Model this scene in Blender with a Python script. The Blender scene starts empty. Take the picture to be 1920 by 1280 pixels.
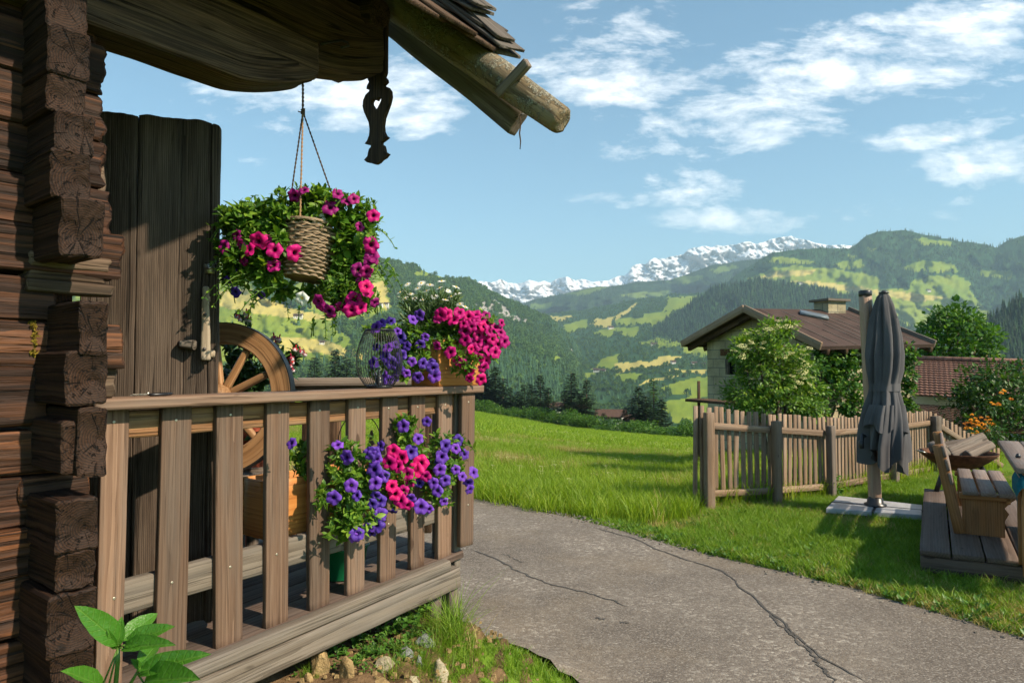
import bpy, math, random
import numpy as np
from mathutils import Vector, Matrix, Euler, noise as mnoise

# ------------------------------------------------------------------ camera, sky, sun, exposure
SC = bpy.context.scene
COL = SC.collection
TH = math.atan(45 / 1280); CZ = 1.65; F = 1280.0
cam = bpy.data.cameras.new("camera"); camo = bpy.data.objects.new("camera", cam); COL.objects.link(camo)
camo.location = (0, 0, CZ); camo.rotation_euler = (math.pi / 2 + TH, 0, 0)
cam.sensor_width = 36; cam.lens = 24; cam.clip_start = 0.05; cam.clip_end = 60000
cam.dof.use_dof = True; cam.dof.focus_distance = 3.3; cam.dof.aperture_fstop = 11.0
SC.camera = camo

SUN_AZ = math.radians(121)      # from +Y towards +X
SUN_EL = math.radians(40)
SDIR = Vector((math.sin(SUN_AZ) * math.cos(SUN_EL), math.cos(SUN_AZ) * math.cos(SUN_EL), math.sin(SUN_EL)))
sl = bpy.data.lights.new("sun", 'SUN'); slo = bpy.data.objects.new("sun", sl); COL.objects.link(slo)
sl.energy = 4.2; sl.angle = math.radians(1.0); sl.color = (1.0, 0.86, 0.66)
slo.rotation_euler = (-SDIR).to_track_quat('-Z', 'Y').to_euler()
slo.location = (20, -10, 30)

SC.view_settings.view_transform = 'Standard'; SC.view_settings.look = 'None'
SC.view_settings.exposure = 0.95; SC.view_settings.gamma = 1.0
SC.render.engine = 'CYCLES'
cy = SC.cycles
cy.use_denoising = True; cy.max_bounces = 6; cy.diffuse_bounces = 3; cy.glossy_bounces = 2
cy.transmission_bounces = 4; cy.transparent_max_bounces = 6; cy.volume_bounces = 0
cy.use_adaptive_sampling = True; cy.adaptive_threshold = 0.02
cy.caustics_reflective = False; cy.caustics_refractive = False

class NT:
    """short hand for building node trees"""
    def __init__(s, tree): s.t = tree
    def n(s, typ, **kw):
        x = s.t.nodes.new(typ)
        for k, v in kw.items():
            if k.startswith('i_'):
                x.inputs[int(k[2:])].default_value = v
            else: setattr(x, k, v)
        return x
    def l(s, a, b): s.t.links.new(a, b)
    def math(s, op, a, b=None, c=None, clamp=False):
        x = s.t.nodes.new('ShaderNodeMath'); x.operation = op; x.use_clamp = clamp
        for i, q in enumerate((a, b, c)):
            if q is None: continue
            if isinstance(q, (int, float)): x.inputs[i].default_value = q
            else: s.l(q, x.inputs[i])
        return x.outputs[0]
    def mix(s, fac, a, b, blend='MIX'):
        x = s.t.nodes.new('ShaderNodeMix'); x.data_type = 'RGBA'; x.blend_type = blend
        for sock, q in ((x.inputs[0], fac), (x.inputs[6], a), (x.inputs[7], b)):
            if isinstance(q, (int, float)): sock.default_value = q
            elif isinstance(q, (tuple, list)): sock.default_value = tuple(q) + ((1,) if len(q) == 3 else ())
            else: s.l(q, sock)
        return x.outputs[2]
    def ramp(s, fac, stops, interp='LINEAR'):
        x = s.t.nodes.new('ShaderNodeValToRGB'); x.color_ramp.interpolation = interp
        e = x.color_ramp.elements
        while len(e) < len(stops): e.new(0.5)
        for q, (p, c) in zip(e, stops):
            q.position = p
            q.color = (c, c, c, 1) if isinstance(c, (int, float)) else tuple(c) + (1,)
        s.l(fac, x.inputs[0]); return x.outputs[0]
    def mapping(s, vec, scale=(1, 1, 1), loc=(0, 0, 0)):
        x = s.t.nodes.new('ShaderNodeMapping'); x.inputs['Scale'].default_value = scale
        x.inputs['Location'].default_value = loc; s.l(vec, x.inputs[0]); return x.outputs[0]
    def noise(s, vec, scale, detail=3, rough=0.5, dist=0.0):
        x = s.t.nodes.new('ShaderNodeTexNoise'); x.inputs['Scale'].default_value = scale
        x.inputs['Detail'].default_value = detail; x.inputs['Roughness'].default_value = rough
        x.inputs['Distortion'].default_value = dist
        if vec is not None: s.l(vec, x.inputs['Vector'])
        return x.outputs[0]

def dirpix(u, v):
    x = (u - 960) / F; y = (640 - v) / F
    wy = math.cos(TH) - math.sin(TH) * y; wz = math.sin(TH) + math.cos(TH) * y
    return x / wy, wz / wy

# ---- world: Nishita sky with drifting clouds laid out by sky direction
W = bpy.data.worlds.new("World"); SC.world = W; W.use_nodes = True
wt = NT(W.node_tree); W.node_tree.nodes.clear()
sky = wt.n('ShaderNodeTexSky', sky_type='NISHITA', sun_disc=False)
sky.sun_elevation = SUN_EL; sky.sun_rotation = SUN_AZ; sky.air_density = 1.0; sky.dust_density = 0.8; sky.ozone_density = 3.0
sky.altitude = 900
tc = wt.n('ShaderNodeTexCoord'); sep = wt.n('ShaderNodeSeparateXYZ'); wt.l(tc.outputs['Generated'], sep.inputs[0])
yy = wt.math('MAXIMUM', sep.outputs[1], 0.03)
gx = wt.math('DIVIDE', sep.outputs[0], yy); gz_ = wt.math('DIVIDE', sep.outputs[2], yy)
cmb = wt.n('ShaderNodeCombineXYZ'); wt.l(gx, cmb.inputs[0]); wt.l(gz_, cmb.inputs[1])
# cloud banks: (u, v, half-width, half-height, tilt, strength) measured in the photograph, turned into sky directions
BANKS = [(1280, 145, 400, 62, -.02, 1.0), (1640, 120, 420, 90, -.20, 1.0), (1850, 80, 260, 84, -.16, 1.0),
         (640, 180, 260, 76, .02, 1.1), (800, 200, 160, 60, -.1, 1.0), (470, 185, 70, 40, .1, .6),
         (1200, 40, 150, 62, -.1, .8), (1880, 300, 130, 50, -.1, 1.1), (1790, 245, 150, 30, -.12, .8),
         (1350, 240, 230, 50, -.1, .95), (1240, 270, 120, 26, -.1, .8), (1450, 170, 260, 60, -.1, 1.0), (1290, 352, 150, 32, .05, .8), (1140, 372, 130, 22, -.05, .7), (1480, 400, 220, 30, -.06, .85),
         (1650, 395, 130, 18, .1, .5), (1830, 372, 60, 14, 0, .5), (450, 292, 60, 20, 0, .5), (740, 95, 60, 40, 0, .55),
         (1150, 220, 60, 20, -.1, .5), (1900, 435, 50, 14, -.4, .6), (1240, 260, 70, 22, .3, .5), (1710, 318, 60, 10, 0, .45), (1600, 180, 220, 30, -.1, .7)]
mask = None
for (u, v, hw, hh, tilt, st) in BANKS:
    cx, cyy = dirpix(u, v)
    dx = wt.math('SUBTRACT', gx, cx); dy = wt.math('SUBTRACT', gz_, cyy)
    # in the picture v grows downwards, so a negative tilt climbs to the right
    a = wt.math('MULTIPLY', dx, F / hw)
    b = wt.math('MULTIPLY', wt.math('MULTIPLY_ADD', dx, tilt, dy), F / hh)
    r2 = wt.math('ADD', wt.math('MULTIPLY', a, a), wt.math('MULTIPLY', b, b))
    q = wt.math('MULTIPLY', wt.math('SUBTRACT', 1.0, wt.math('MULTIPLY', r2, 0.5), clamp=True), st)
    mask = q if mask is None else wt.math('MAXIMUM', mask, q)
sv = wt.mapping(cmb.outputs[0], (1.0, 2.6, 1))
n1 = wt.noise(sv, 5.5, 7, 0.62, 0.35); n2 = wt.noise(sv, 19.0, 5, 0.65, 0.2)
nn = wt.math('ADD', wt.math('MULTIPLY', n1, 0.72), wt.math('MULTIPLY', n2, 0.28))
dens = wt.math('SUBTRACT', wt.math('ADD', wt.math('MULTIPLY', mask, 0.42), wt.math('MULTIPLY', nn, 2.3)), 1.36)
dens = wt.math('MULTIPLY', dens, 2.2, clamp=True)
dens = wt.math('MULTIPLY', dens, wt.math('GREATER_THAN', mask, 0.001))
dens = wt.math('MULTIPLY', dens, wt.math('MULTIPLY', mask, 2.5, clamp=True))
cc = wt.ramp(n1, [(0.35, (5.6, 5.7, 5.8)), (0.62, (7.7, 7.5, 7.2))])
skyc = wt.mix(1.0, sky.outputs[0], (0.66, 0.80, 0.70), 'MULTIPLY')
colr = wt.mix(wt.math('MULTIPLY', dens, 0.82), skyc, cc)
bg = wt.n('ShaderNodeBackground'); bg.inputs[1].default_value = 0.145
wt.l(colr, bg.inputs[0]); wo = wt.n('ShaderNodeOutputWorld'); wt.l(bg.outputs[0], wo.inputs[0])

# ------------------------------------------------------------------ helpers
def P(u, v, Y):
    a, b = dirpix(u, v); return Vector((a * Y, Y, CZ + b * Y))
def G(u, v, z):
    a, b = dirpix(u, v); Y = (z - CZ) / b; return Vector((a * Y, Y, z))
rng = np.random.default_rng(11); random.seed(11)

def V3(p): return np.array([p[0], p[1], p[2]], float)
def unit(a):
    a = np.asarray(a, float); return a / np.maximum(np.linalg.norm(a, axis=-1, keepdims=True), 1e-9)

def _h(ix, iy, seed):
    n = (ix.astype(np.int64) * 374761393 + iy.astype(np.int64) * 668265263 + seed * 1442695041) & 0x7fffffff
    n = ((n ^ (n >> 13)) * 1274126177) & 0x7fffffff
    return ((n ^ (n >> 16)) & 0xffff) / 65535.0
def vnoise(x, y, seed=0):
    x = np.asarray(x, float); y = np.asarray(y, float)
    ix = np.floor(x); iy = np.floor(y); fx = x - ix; fy = y - iy
    fx = fx * fx * (3 - 2 * fx); fy = fy * fy * (3 - 2 * fy)
    ix = ix.astype(np.int64); iy = iy.astype(np.int64)
    a = _h(ix, iy, seed); b = _h(ix + 1, iy, seed); c = _h(ix, iy + 1, seed); d = _h(ix + 1, iy + 1, seed)
    return (a + (b - a) * fx) * (1 - fy) + (c + (d - c) * fx) * fy
def fbm(x, y, seed=0, oct=4, gain=.5):
    s = 0; a = 1; t = 0
    for i in range(oct):
        s = s + a * vnoise(np.asarray(x) * 2 ** i, np.asarray(y) * 2 ** i, seed + i * 17); t += a; a *= gain
    return s / t * 2 - 1
def in_poly(x, y, poly):
    x = np.asarray(x, float); y = np.asarray(y, float); r = np.zeros(x.shape, bool); n = len(poly)
    for i in range(n):
        x0, y0 = poly[i]; x1, y1 = poly[(i + 1) % n]
        if y0 == y1: continue
        c = ((y0 > y) != (y1 > y)) & (x < (x1 - x0) * (y - y0) / (y1 - y0) + x0)
        r ^= c
    return r

OFF = {}
def offset_of(o):
    v = np.zeros(3)
    while o is not None:
        v += np.array(o.location); o = o.parent
    return v

class MB:
    """collects geometry and links it as ONE mesh object"""
    def __init__(s): s.v = []; s.f = []; s.g = []; s.a = []; s.n = 0
    def add(s, v, faces, g=None, a=None):
        v = np.asarray(v, float).reshape(-1, 3); k = len(v)
        for f in faces:
            f = np.asarray(f, np.int64)
            if f.size: s.f.append((f if f.ndim == 2 else f[None, :]) + s.n)
        s.v.append(v); s.g.append(np.asarray(g, float).reshape(-1, 3) if g is not None else v.copy())
        s.a.append(np.full(k, a, float) if np.isscalar(a) else (np.asarray(a, float) if a is not None else np.zeros(k)))
        s.n += k
    def build(s, name, mat, parent=None, smooth=True, label=None):
        me = bpy.data.meshes.new(name)
        v = np.concatenate(s.v) if s.v else np.zeros((0, 3))
        if parent is not None: v = v - offset_of(parent)
        me.vertices.add(len(v)); me.vertices.foreach_set('co', v.astype(np.float32).ravel())
        lv = np.concatenate([f.ravel() for f in s.f]); tot = np.concatenate([np.full(len(f), f.shape[1]) for f in s.f])
        st = np.concatenate([[0], np.cumsum(tot)[:-1]])
        me.loops.add(len(lv)); me.loops.foreach_set('vertex_index', lv.astype(np.int32))
        me.polygons.add(len(tot)); me.polygons.foreach_set('loop_start', st.astype(np.int32))
        me.polygons.foreach_set('use_smooth', np.full(len(tot), smooth, bool))
        at = me.attributes.new('gco', 'FLOAT_VECTOR', 'POINT'); at.data.foreach_set('vector', np.concatenate(s.g).astype(np.float32).ravel())
        at = me.attributes.new('lv', 'FLOAT', 'POINT'); at.data.foreach_set('value', np.concatenate(s.a).astype(np.float32))
        me.update(calc_edges=True); me.validate()
        if mat is not None: me.materials.append(mat)
        o = bpy.data.objects.new(name, me); COL.objects.link(o)
        if parent is not None: o.parent = parent
        if label: o['label'] = label
        return o

def tag(o, label, cat, group=None):
    o['label'] = label; o['category'] = cat
    if group: o['group'] = group
    return o
def thing(name, label, cat, loc=(0, 0, 0), group=None):
    o = bpy.data.objects.new(name, None); COL.objects.link(o); o.location = loc; o.empty_display_size = .1
    return tag(o, label, cat, group)
def struct(o, kind='structure'): o['kind'] = kind; return o
def copy_thing(root, loc, rz=0, sc=1.0, label=None, group=None):
    r = root.copy(); COL.objects.link(r); r.location = loc; r.rotation_euler = (0, 0, rz)
    r.scale = (sc, sc, sc) if np.isscalar(sc) else sc
    if label: r['label'] = label
    if group: r['group'] = group
    for ch in list(root.children):
        c = ch.copy(); COL.objects.link(c); c.parent = r
        for gch in list(ch.children):
            q = gch.copy(); COL.objects.link(q); q.parent = c
    return r

def frame(a, side):
    a = unit(a); b = np.asarray(side, float); b = unit(b - a * np.dot(a, b)); c = np.cross(a, b); return a, b, c

_pk = [0]
def plank(mb, p0, p1, w, t, side=(0, 0, 1), nx=6, ch=.004, ns=2, rough=0.0, freq=9.0, endrough=0.0, rnd=False, m=14,
          taper=(1, 1), pith=None, bend=None, lv=None, arch=None, strata=0.0):
    """a board, beam or pole from p0 to p1: w wide along side, t thick; gco carries the grain (x along)"""
    _pk[0] += 1; rr = random.Random(_pk[0] * 7 + 3)
    p0 = V3(p0); p1 = V3(p1); L = np.linalg.norm(p1 - p0); a, b, c = frame(p1 - p0, side)
    if rnd:
        th = np.linspace(0, 2 * math.pi, m, endpoint=False); sec = np.stack([np.cos(th) * w / 2, np.sin(th) * t / 2], 1)
    else:
        hw, ht = w / 2, t / 2; ch = min(ch, hw * .45, ht * .45); pts = []
        cor = [(hw, ht), (-hw, ht), (-hw, -ht), (hw, -ht)]
        for i in range(4):
            x0, y0 = cor[i]; x1, y1 = cor[(i + 1) % 4]; l = math.hypot(x1 - x0, y1 - y0); ux, uy = (x1 - x0) / l, (y1 - y0) / l
            for k in range(ns + 1):
                d = ch + (l - 2 * ch) * k / ns; pts.append((x0 + ux * d, y0 + uy * d))
        sec = np.array(pts)
    M = len(sec)
    xs = np.linspace(0, 1, nx + 1)
    rings = [(0, .90, 0.0)] + [(x, 1.0, None) for x in xs] + [(1, .90, 0.0)]
    ce = min(ch, .01) if not rnd else w * .04
    vs = []; gs = []; off = rr.uniform(-20, 20)
    if pith is None: pith = (rr.uniform(-.3, .3) * w, -t * rr.uniform(.6, 1.6)) if not rnd else (rr.uniform(-.1, .1) * w, rr.uniform(-.1, .1) * w)
    sd = Vector((rr.uniform(-50, 50), rr.uniform(-50, 50), rr.uniform(-50, 50)))
    def put(x01, sc, xo):
        tp = taper[0] + (taper[1] - taper[0]) * x01
        s2 = sec * tp * sc
        x = x01 * L + xo
        q = s2.copy(); dx = np.zeros(M)
        if rough:
            for i in range(M):
                nv = mnoise.fractal(Vector((x * freq * .35, s2[i, 0] * freq, s2[i, 1] * freq)) + sd, 1.0, 2.0, 3)
                nv2 = mnoise.noise(Vector((x * freq * .2, s2[i, 0] * 2, s2[i, 1] * 2)) - sd)
                q[i] += s2[i] / max(np.linalg.norm(s2[i]), 1e-6) * rough * (nv + nv2 * .8)
        if strata:
            for i in range(M):
                nv = mnoise.noise(Vector((x * 1.5, s2[i, 0] * 34, s2[i, 1] * 34)) + sd) + .5 * mnoise.noise(Vector((x * 7, s2[i, 0] * 80, s2[i, 1] * 80)) - sd)
                q[i] += s2[i] / max(np.linalg.norm(s2[i]), 1e-6) * strata * nv
        if endrough and (x01 <= 0 or x01 >= 1):
            for i in range(M):
                dx[i] = endrough * mnoise.fractal(Vector((s2[i, 0] * 22, s2[i, 1] * 22, 5 * x01)) + sd, 1.0, 2.0, 3)
        pos = p0 + np.outer(x + dx, a) + np.outer(q[:, 0], b) + np.outer(q[:, 1], c)
        if bend is not None: pos = pos + np.outer(np.full(M, math.sin(x01 * math.pi)), bend)
        if arch is not None: pos = pos + arch(x01, s2, b, c)
        vs.append(pos); gs.append(np.stack([np.full(M, x + off), s2[:, 0] - pith[0], s2[:, 1] - pith[1]], 1))
    capsc = [.35, .7] if endrough else []
    order = []
    for sc in capsc: order.append((0, sc, 0))
    order.append((0, 1 - ce / max(min(w, t) / 2, 1e-6) * .8, 0))
    for i, x in enumerate(xs):
        order.append((x, 1.0, ce * (1 if i == 0 else (-1 if i == nx else 0))))
    order.append((1, 1 - ce / max(min(w, t) / 2, 1e-6) * .8, 0))
    for sc in capsc[::-1]: order.append((1, sc, 0))
    for q in order: put(*q)
    R = len(order); base = np.arange(M); nxt = (base + 1) % M
    fs = []
    for i in range(R - 1): fs.append(np.stack([i * M + base, i * M + nxt, (i + 1) * M + nxt, (i + 1) * M + base], 1))
    fs = np.concatenate(fs)
    mb.add(np.concatenate(vs), [fs, np.arange(M)[::-1][None, :], ((R - 1) * M + np.arange(M))[None, :]], np.concatenate(gs),
           rr.random() if lv is None else lv)

def tube(mb, pts, rad, m=6, lv=0.0, closed=False):
    pts = np.asarray([V3(p) for p in pts]); n = len(pts)
    rad = np.full(n, rad) if np.isscalar(rad) else np.asarray(rad, float)
    tg = np.gradient(pts, axis=0) if not closed else np.roll(pts, -1, 0) - np.roll(pts, 1, 0)
    tg = unit(tg); up = np.array([0, 0, 1.0]) if abs(tg[0][2]) < .9 else np.array([1.0, 0, 0])
    th = np.linspace(0, 2 * math.pi, m, endpoint=False); vs = []; b = unit(up - tg[0] * np.dot(up, tg[0])); acc = 0; gs = []
    for i in range(n):
        b = unit(b - tg[i] * np.dot(b, tg[i])); c = np.cross(tg[i], b)
        vs.append(pts[i] + rad[i] * (np.outer(np.cos(th), b) + np.outer(np.sin(th), c)))
        if i: acc += np.linalg.norm(pts[i] - pts[i - 1])
        gs.append(np.stack([np.full(m, acc), np.cos(th) * rad[i], np.sin(th) * rad[i]], 1))
    base = np.arange(m); nxt = (base + 1) % m; fs = []
    for i in range(n - 1 + (1 if closed else 0)):
        j = (i + 1) % n; fs.append(np.stack([i * m + base, i * m + nxt, j * m + nxt, j * m + base], 1))
    caps = [] if closed else [base[::-1][None, :], ((n - 1) * m + base)[None, :]]
    mb.add(np.concatenate(vs), [np.concatenate(fs)] + caps, np.concatenate(gs), lv)

def lathe(mb, prof, center, m=24, lv=0.0, axis=None):
    """prof: list of (radius, z)"""
    th = np.linspace(0, 2 * math.pi, m, endpoint=False); vs = []; c = V3(center)
    for r, z in prof: vs.append(np.stack([np.cos(th) * r, np.sin(th) * r, np.full(m, z)], 1))
    v = np.concatenate(vs)
    g = v.copy()
    if axis is not None:
        q = Vector((0, 0, 1)).rotation_difference(Vector(axis)).to_matrix(); v = v @ np.array(q).T
    base = np.arange(m); nxt = (base + 1) % m
    fs = np.concatenate([np.stack([i * m + base, i * m + nxt, (i + 1) * m + nxt, (i + 1) * m + base], 1) for i in range(len(prof) - 1)])
    mb.add(v + c, [fs, base[::-1][None, :], ((len(prof) - 1) * m + base)[None, :]], g, lv)

def box(mb, lo, hi, lv=0.0):
    lo = V3(lo); hi = V3(hi)
    v = np.array([[(lo, hi)[i][0], (lo, hi)[j][1], (lo, hi)[k][2]] for k in (0, 1) for j in (0, 1) for i in (0, 1)])
    mb.add(v, [[[0, 2, 3, 1], [4, 5, 7, 6], [0, 1, 5, 4], [2, 6, 7, 3], [0, 4, 6, 2], [1, 3, 7, 5]]], None, lv)

def prism(mb, poly, origin, ax, ay, depth, lv=0.0, gperm=None):
    """extrude a 2D outline (in ax, ay) by the vector depth"""
    o = V3(origin); ax = V3(ax); ay = V3(ay); d = V3(depth); n = len(poly)
    p = np.array([o + ax * x + ay * y for x, y in poly]); v = np.concatenate([p, p + d])
    g = np.array([[y, x, 0.01] for x, y in poly] + [[y, x, 0.03] for x, y in poly])
    b = np.arange(n); nx = (b + 1) % n
    mb.add(v, [np.stack([b, nx, n + nx, n + b], 1), b[::-1][None, :], (n + b)[None, :]], g, lv)

def ribbon(mb, pts, half, z_off, lv=0.0):
    pass

# ---- leaves
def leaf_tpl(w=.5, fold=.12, droop=.25, rows=5, wav=0.0):
    ys = np.linspace(0, 1, rows + 1); vs = []
    for y in ys:
        hw = w / 2 * (math.sin(math.pi * min(1, (y * .94 + .03)) ** .8) ** .85)
        if y >= 1: hw = 0.004
        for k in (-1, 0, 1):
            vs.append((k * hw, y, abs(k) * hw * fold * 2 - droop * y * y + wav * math.sin(y * 9 + k)))
    fs = []
    for i in range(rows):
        for k in (0, 1): a = i * 3 + k; fs.append((a, a + 1, a + 4, a + 3))
    return np.array(vs), np.array(fs)
LEAF = leaf_tpl(); LEAF_W = leaf_tpl(.62, .10, .30); LEAF_N = leaf_tpl(.22, .1, .2, 3); LEAF_S = leaf_tpl(.5, .15, .2, 2)
CARD = (np.array([(0, 0, 0), (-.32, .45, .06), (0, 1, -.08), (.32, .45, .06)]), np.array([(0, 3, 2, 1)]))
def scatter(mb, tpl, pos, axis, up, size, lv=None):
    tv, tf = tpl; pos = np.asarray(pos, float); N = len(pos)
    if N == 0: return
    D = unit(axis); X = unit(np.cross(D, up) + 1e-5); Z = np.cross(X, D)
    size = np.broadcast_to(np.asarray(size, float), (N,))[:, None, None]
    v = pos[:, None, :] + size * (tv[None, :, 0, None] * X[:, None, :] + tv[None, :, 1, None] * D[:, None, :] + tv[None, :, 2, None] * Z[:, None, :])
    k = len(tv); f = (tf[None, :, :] + (np.arange(N) * k)[:, None, None]).reshape(-1, tf.shape[1])
    lv = rng.random(N) if lv is None else np.broadcast_to(lv, (N,))
    mb.add(v.reshape(-1, 3), [f], np.tile(tv, (N, 1)), np.repeat(lv, k))
def rand_dir(n):
    return unit(rng.normal(size=(n, 3)))
def ellipsoid_pts(c, r, n, shell=.55):
    d = rand_dir(n); k = shell + (1 - shell) * rng.random((n, 1)) ** .6
    return V3(c) + d * k * V3(r), d
# ------------------------------------------------------------------ materials
def newmat(name):
    m = bpy.data.materials.new(name); m.use_nodes = True; m.node_tree.nodes.clear(); t = NT(m.node_tree)
    out = t.n('ShaderNodeOutputMaterial'); return m, t, out
def bsdf(t, out, rough=.7, spec=.3):
    b = t.n('ShaderNodeBsdfPrincipled'); b.inputs['Roughness'].default_value = rough
    b.inputs['Specular IOR Level'].default_value = spec; t.l(b.outputs[0], out.inputs[0]); return b
def attr(t, name):
    return t.n('ShaderNodeAttribute', attribute_name=name)

def wood(name, dark, mid, light, grey=None, greyamt=0.4, ring=38, fiber=150, bump=.35, rough=.75, spec=.2, crack=.25, lvamt=.35, warpamt=.02, ringw=.32, ringdist=1.2):
    m, t, out = newmat(name); b = bsdf(t, out, rough, spec)
    g = attr(t, 'gco').outputs['Vector']; lv = attr(t, 'lv').outputs['Fac']
    wv = t.mapping(g, (.9, 9, 9)); wn = t.n('ShaderNodeTexNoise'); t.l(wv, wn.inputs['Vector']); wn.inputs['Scale'].default_value = 1.3; wn.inputs['Detail'].default_value = 2
    warp = t.n('ShaderNodeVectorMath', operation='MULTIPLY_ADD'); t.l(wn.outputs['Color'], warp.inputs[0]); warp.inputs[1].default_value = (0, warpamt, warpamt); t.l(g, warp.inputs[2])
    gm = t.mapping(warp.outputs[0], (.05, 1, 1))
    wa = t.n('ShaderNodeTexWave', wave_type='RINGS', rings_direction='X', wave_profile='SAW'); t.l(gm, wa.inputs['Vector'])
    wa.inputs['Scale'].default_value = ring; wa.inputs['Distortion'].default_value = ringdist; wa.inputs['Detail'].default_value = 3; wa.inputs['Detail Scale'].default_value = 2.5
    fib = t.noise(t.mapping(g, (4, fiber, fiber)), 1.0, 5, .68)
    big = t.noise(t.mapping(g, (1.6, 12, 12)), 1.0, 5, .65)
    f = t.math('ADD', t.math('MULTIPLY', wa.outputs['Fac'], ringw), t.math('MULTIPLY', fib, 1 - ringw))
    f = t.math('ADD', t.math('MULTIPLY', f, .7), t.math('MULTIPLY', big, .35))
    c = t.ramp(f, [(.28, dark), (.5, mid), (.78, light)])
    if grey is not None:
        gmask = t.ramp(t.noise(t.mapping(g, (1.3, 14, 14)), 1.0, 4, .65), [(.42, 0), (.68, 1)])
        c = t.mix(t.math('MULTIPLY', gmask, greyamt), c, t.mix(fib, tuple(x * .55 for x in grey), grey))
    br = t.math('MULTIPLY_ADD', lv, lvamt, 1 - lvamt * .5)
    sc = t.n('ShaderNodeVectorMath', operation='SCALE'); t.l(c, sc.inputs[0]); t.l(br, sc.inputs['Scale'])
    sg = t.n('ShaderNodeSeparateXYZ'); t.l(warp.outputs[0], sg.inputs[0])
    ang = t.math('ARCTAN2', sg.outputs[1], sg.outputs[2]); rad = t.math('SQRT', t.math('ADD', t.math('MULTIPLY', sg.outputs[1], sg.outputs[1]), t.math('MULTIPLY', sg.outputs[2], sg.outputs[2])))
    cv = t.n('ShaderNodeCombineXYZ'); t.l(t.math('MULTIPLY', ang, 5.5), cv.inputs[0]); t.l(t.math('MULTIPLY', sg.outputs[0], 1.7), cv.inputs[1]); t.l(t.math('MULTIPLY', rad, 9), cv.inputs[2])
    ck1 = t.ramp(t.noise(cv.outputs[0], 1.0, 3, .6), [(.33, 0), (.39, 1)])
    ck2 = t.ramp(t.noise(t.mapping(g, (1.3, 75, 75)), 1.0, 3, .6), [(.33, 0), (.40, 1)])
    ck = t.math('MULTIPLY', ck1, ck2)
    c = t.mix(crack, sc.outputs[0], t.mix(ck, tuple(x * .35 for x in dark), sc.outputs[0]))
    t.l(c, b.inputs['Base Color'])
    kn = t.ramp(t.noise(t.mapping(g, (7, 20, 20), (3.3, 1.1, 7.7)), 1.0, 1, .4), [(.735, 0), (.79, 1)])
    c = t.mix(t.math('MULTIPLY', kn, .7), c, tuple(x * .55 for x in dark)); t.l(c, b.inputs['Base Color'])
    h = t.math('ADD', t.math('MULTIPLY', f, .7), t.math('MULTIPLY', ck, .6))
    bp = t.n('ShaderNodeBump'); bp.inputs['Strength'].default_value = bump; bp.inputs['Distance'].default_value = .012
    t.l(h, bp.inputs['Height']); t.l(bp.outputs[0], b.inputs['Normal'])
    return m

def leafmat(name, a, b_, c, trans=.35, rough=.45, spec=.35, inst=False):
    m, t, out = newmat(name); b = t.n('ShaderNodeBsdfPrincipled'); b.inputs['Roughness'].default_value = rough; b.inputs['Specular IOR Level'].default_value = spec
    lv = attr(t, 'lv').outputs['Fac']
    if inst:
        oi = t.n('ShaderNodeObjectInfo'); lv = t.math('ADD', t.math('MULTIPLY', lv, .5), t.math('MULTIPLY', oi.outputs['Random'], .5))
    col = t.ramp(lv, [(0, a), (.55, b_), (1, c)])
    t.l(col, b.inputs['Base Color']); tr = t.n('ShaderNodeBsdfTranslucent')
    t.l(t.mix(1.0, col, (1.25, 1.2, .55), 'MULTIPLY'), tr.inputs[0])
    mx = t.n('ShaderNodeMixShader'); mx.inputs[0].default_value = trans; t.l(b.outputs[0], mx.inputs[1]); t.l(tr.outputs[0], mx.inputs[2]); t.l(mx.outputs[0], out.inputs[0])
    return m

def petal(name, throat, mid, edge, trans=.3):
    m, t, out = newmat(name); b = t.n('ShaderNodeBsdfPrincipled'); b.inputs['Roughness'].default_value = .5; b.inputs['Specular IOR Level'].default_value = .2
    r = attr(t, 'lv').outputs['Fac']; g = attr(t, 'gco').outputs['Vector']
    vein = t.noise(t.mapping(g, (9, 9, 9)), 1.0, 2); oi = t.n('ShaderNodeObjectInfo')
    col = t.ramp(t.math('ADD', r, t.math('MULTIPLY', t.math('SUBTRACT', vein, .5), .12)), [(.16, throat), (.36, mid), (.95, edge)])
    hs = t.n('ShaderNodeHueSaturation'); t.l(col, hs.inputs['Color']); t.l(t.math('MULTIPLY_ADD', oi.outputs['Random'], .5, .72), hs.inputs['Value'])
    t.l(t.math('MULTIPLY_ADD', oi.outputs['Random'], .03, .485), hs.inputs['Hue'])
    t.l(hs.outputs[0], b.inputs['Base Color']); tr = t.n('ShaderNodeBsdfTranslucent'); t.l(hs.outputs[0], tr.inputs[0])
    mx = t.n('ShaderNodeMixShader'); mx.inputs[0].default_value = trans; t.l(b.outputs[0], mx.inputs[1]); t.l(tr.outputs[0], mx.inputs[2]); t.l(mx.outputs[0], out.inputs[0])
    return m

def plain(name, col, rough=.6, spec=.3, metal=0.0, var=.25, nscale=6.0, bump=0.0, col2=None, bscale=None):
    m, t, out = newmat(name); b = bsdf(t, out, rough, spec); b.inputs['Metallic'].default_value = metal
    tcn = t.n('ShaderNodeTexCoord').outputs['Object']
    nz = t.noise(tcn, nscale, 5, .6)
    c2 = col2 if col2 is not None else tuple(x * (1 - var) for x in col)
    t.l(t.ramp(nz, [(.35, c2), (.65, col)]), b.inputs['Base Color'])
    if bump:
        bp = t.n('ShaderNodeBump'); bp.inputs['Strength'].default_value = bump; bp.inputs['Distance'].default_value = .02
        t.l(t.noise(tcn, bscale or nscale * 4, 5, .65), bp.inputs['Height']); t.l(bp.outputs[0], b.inputs['Normal'])
    return m

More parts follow.
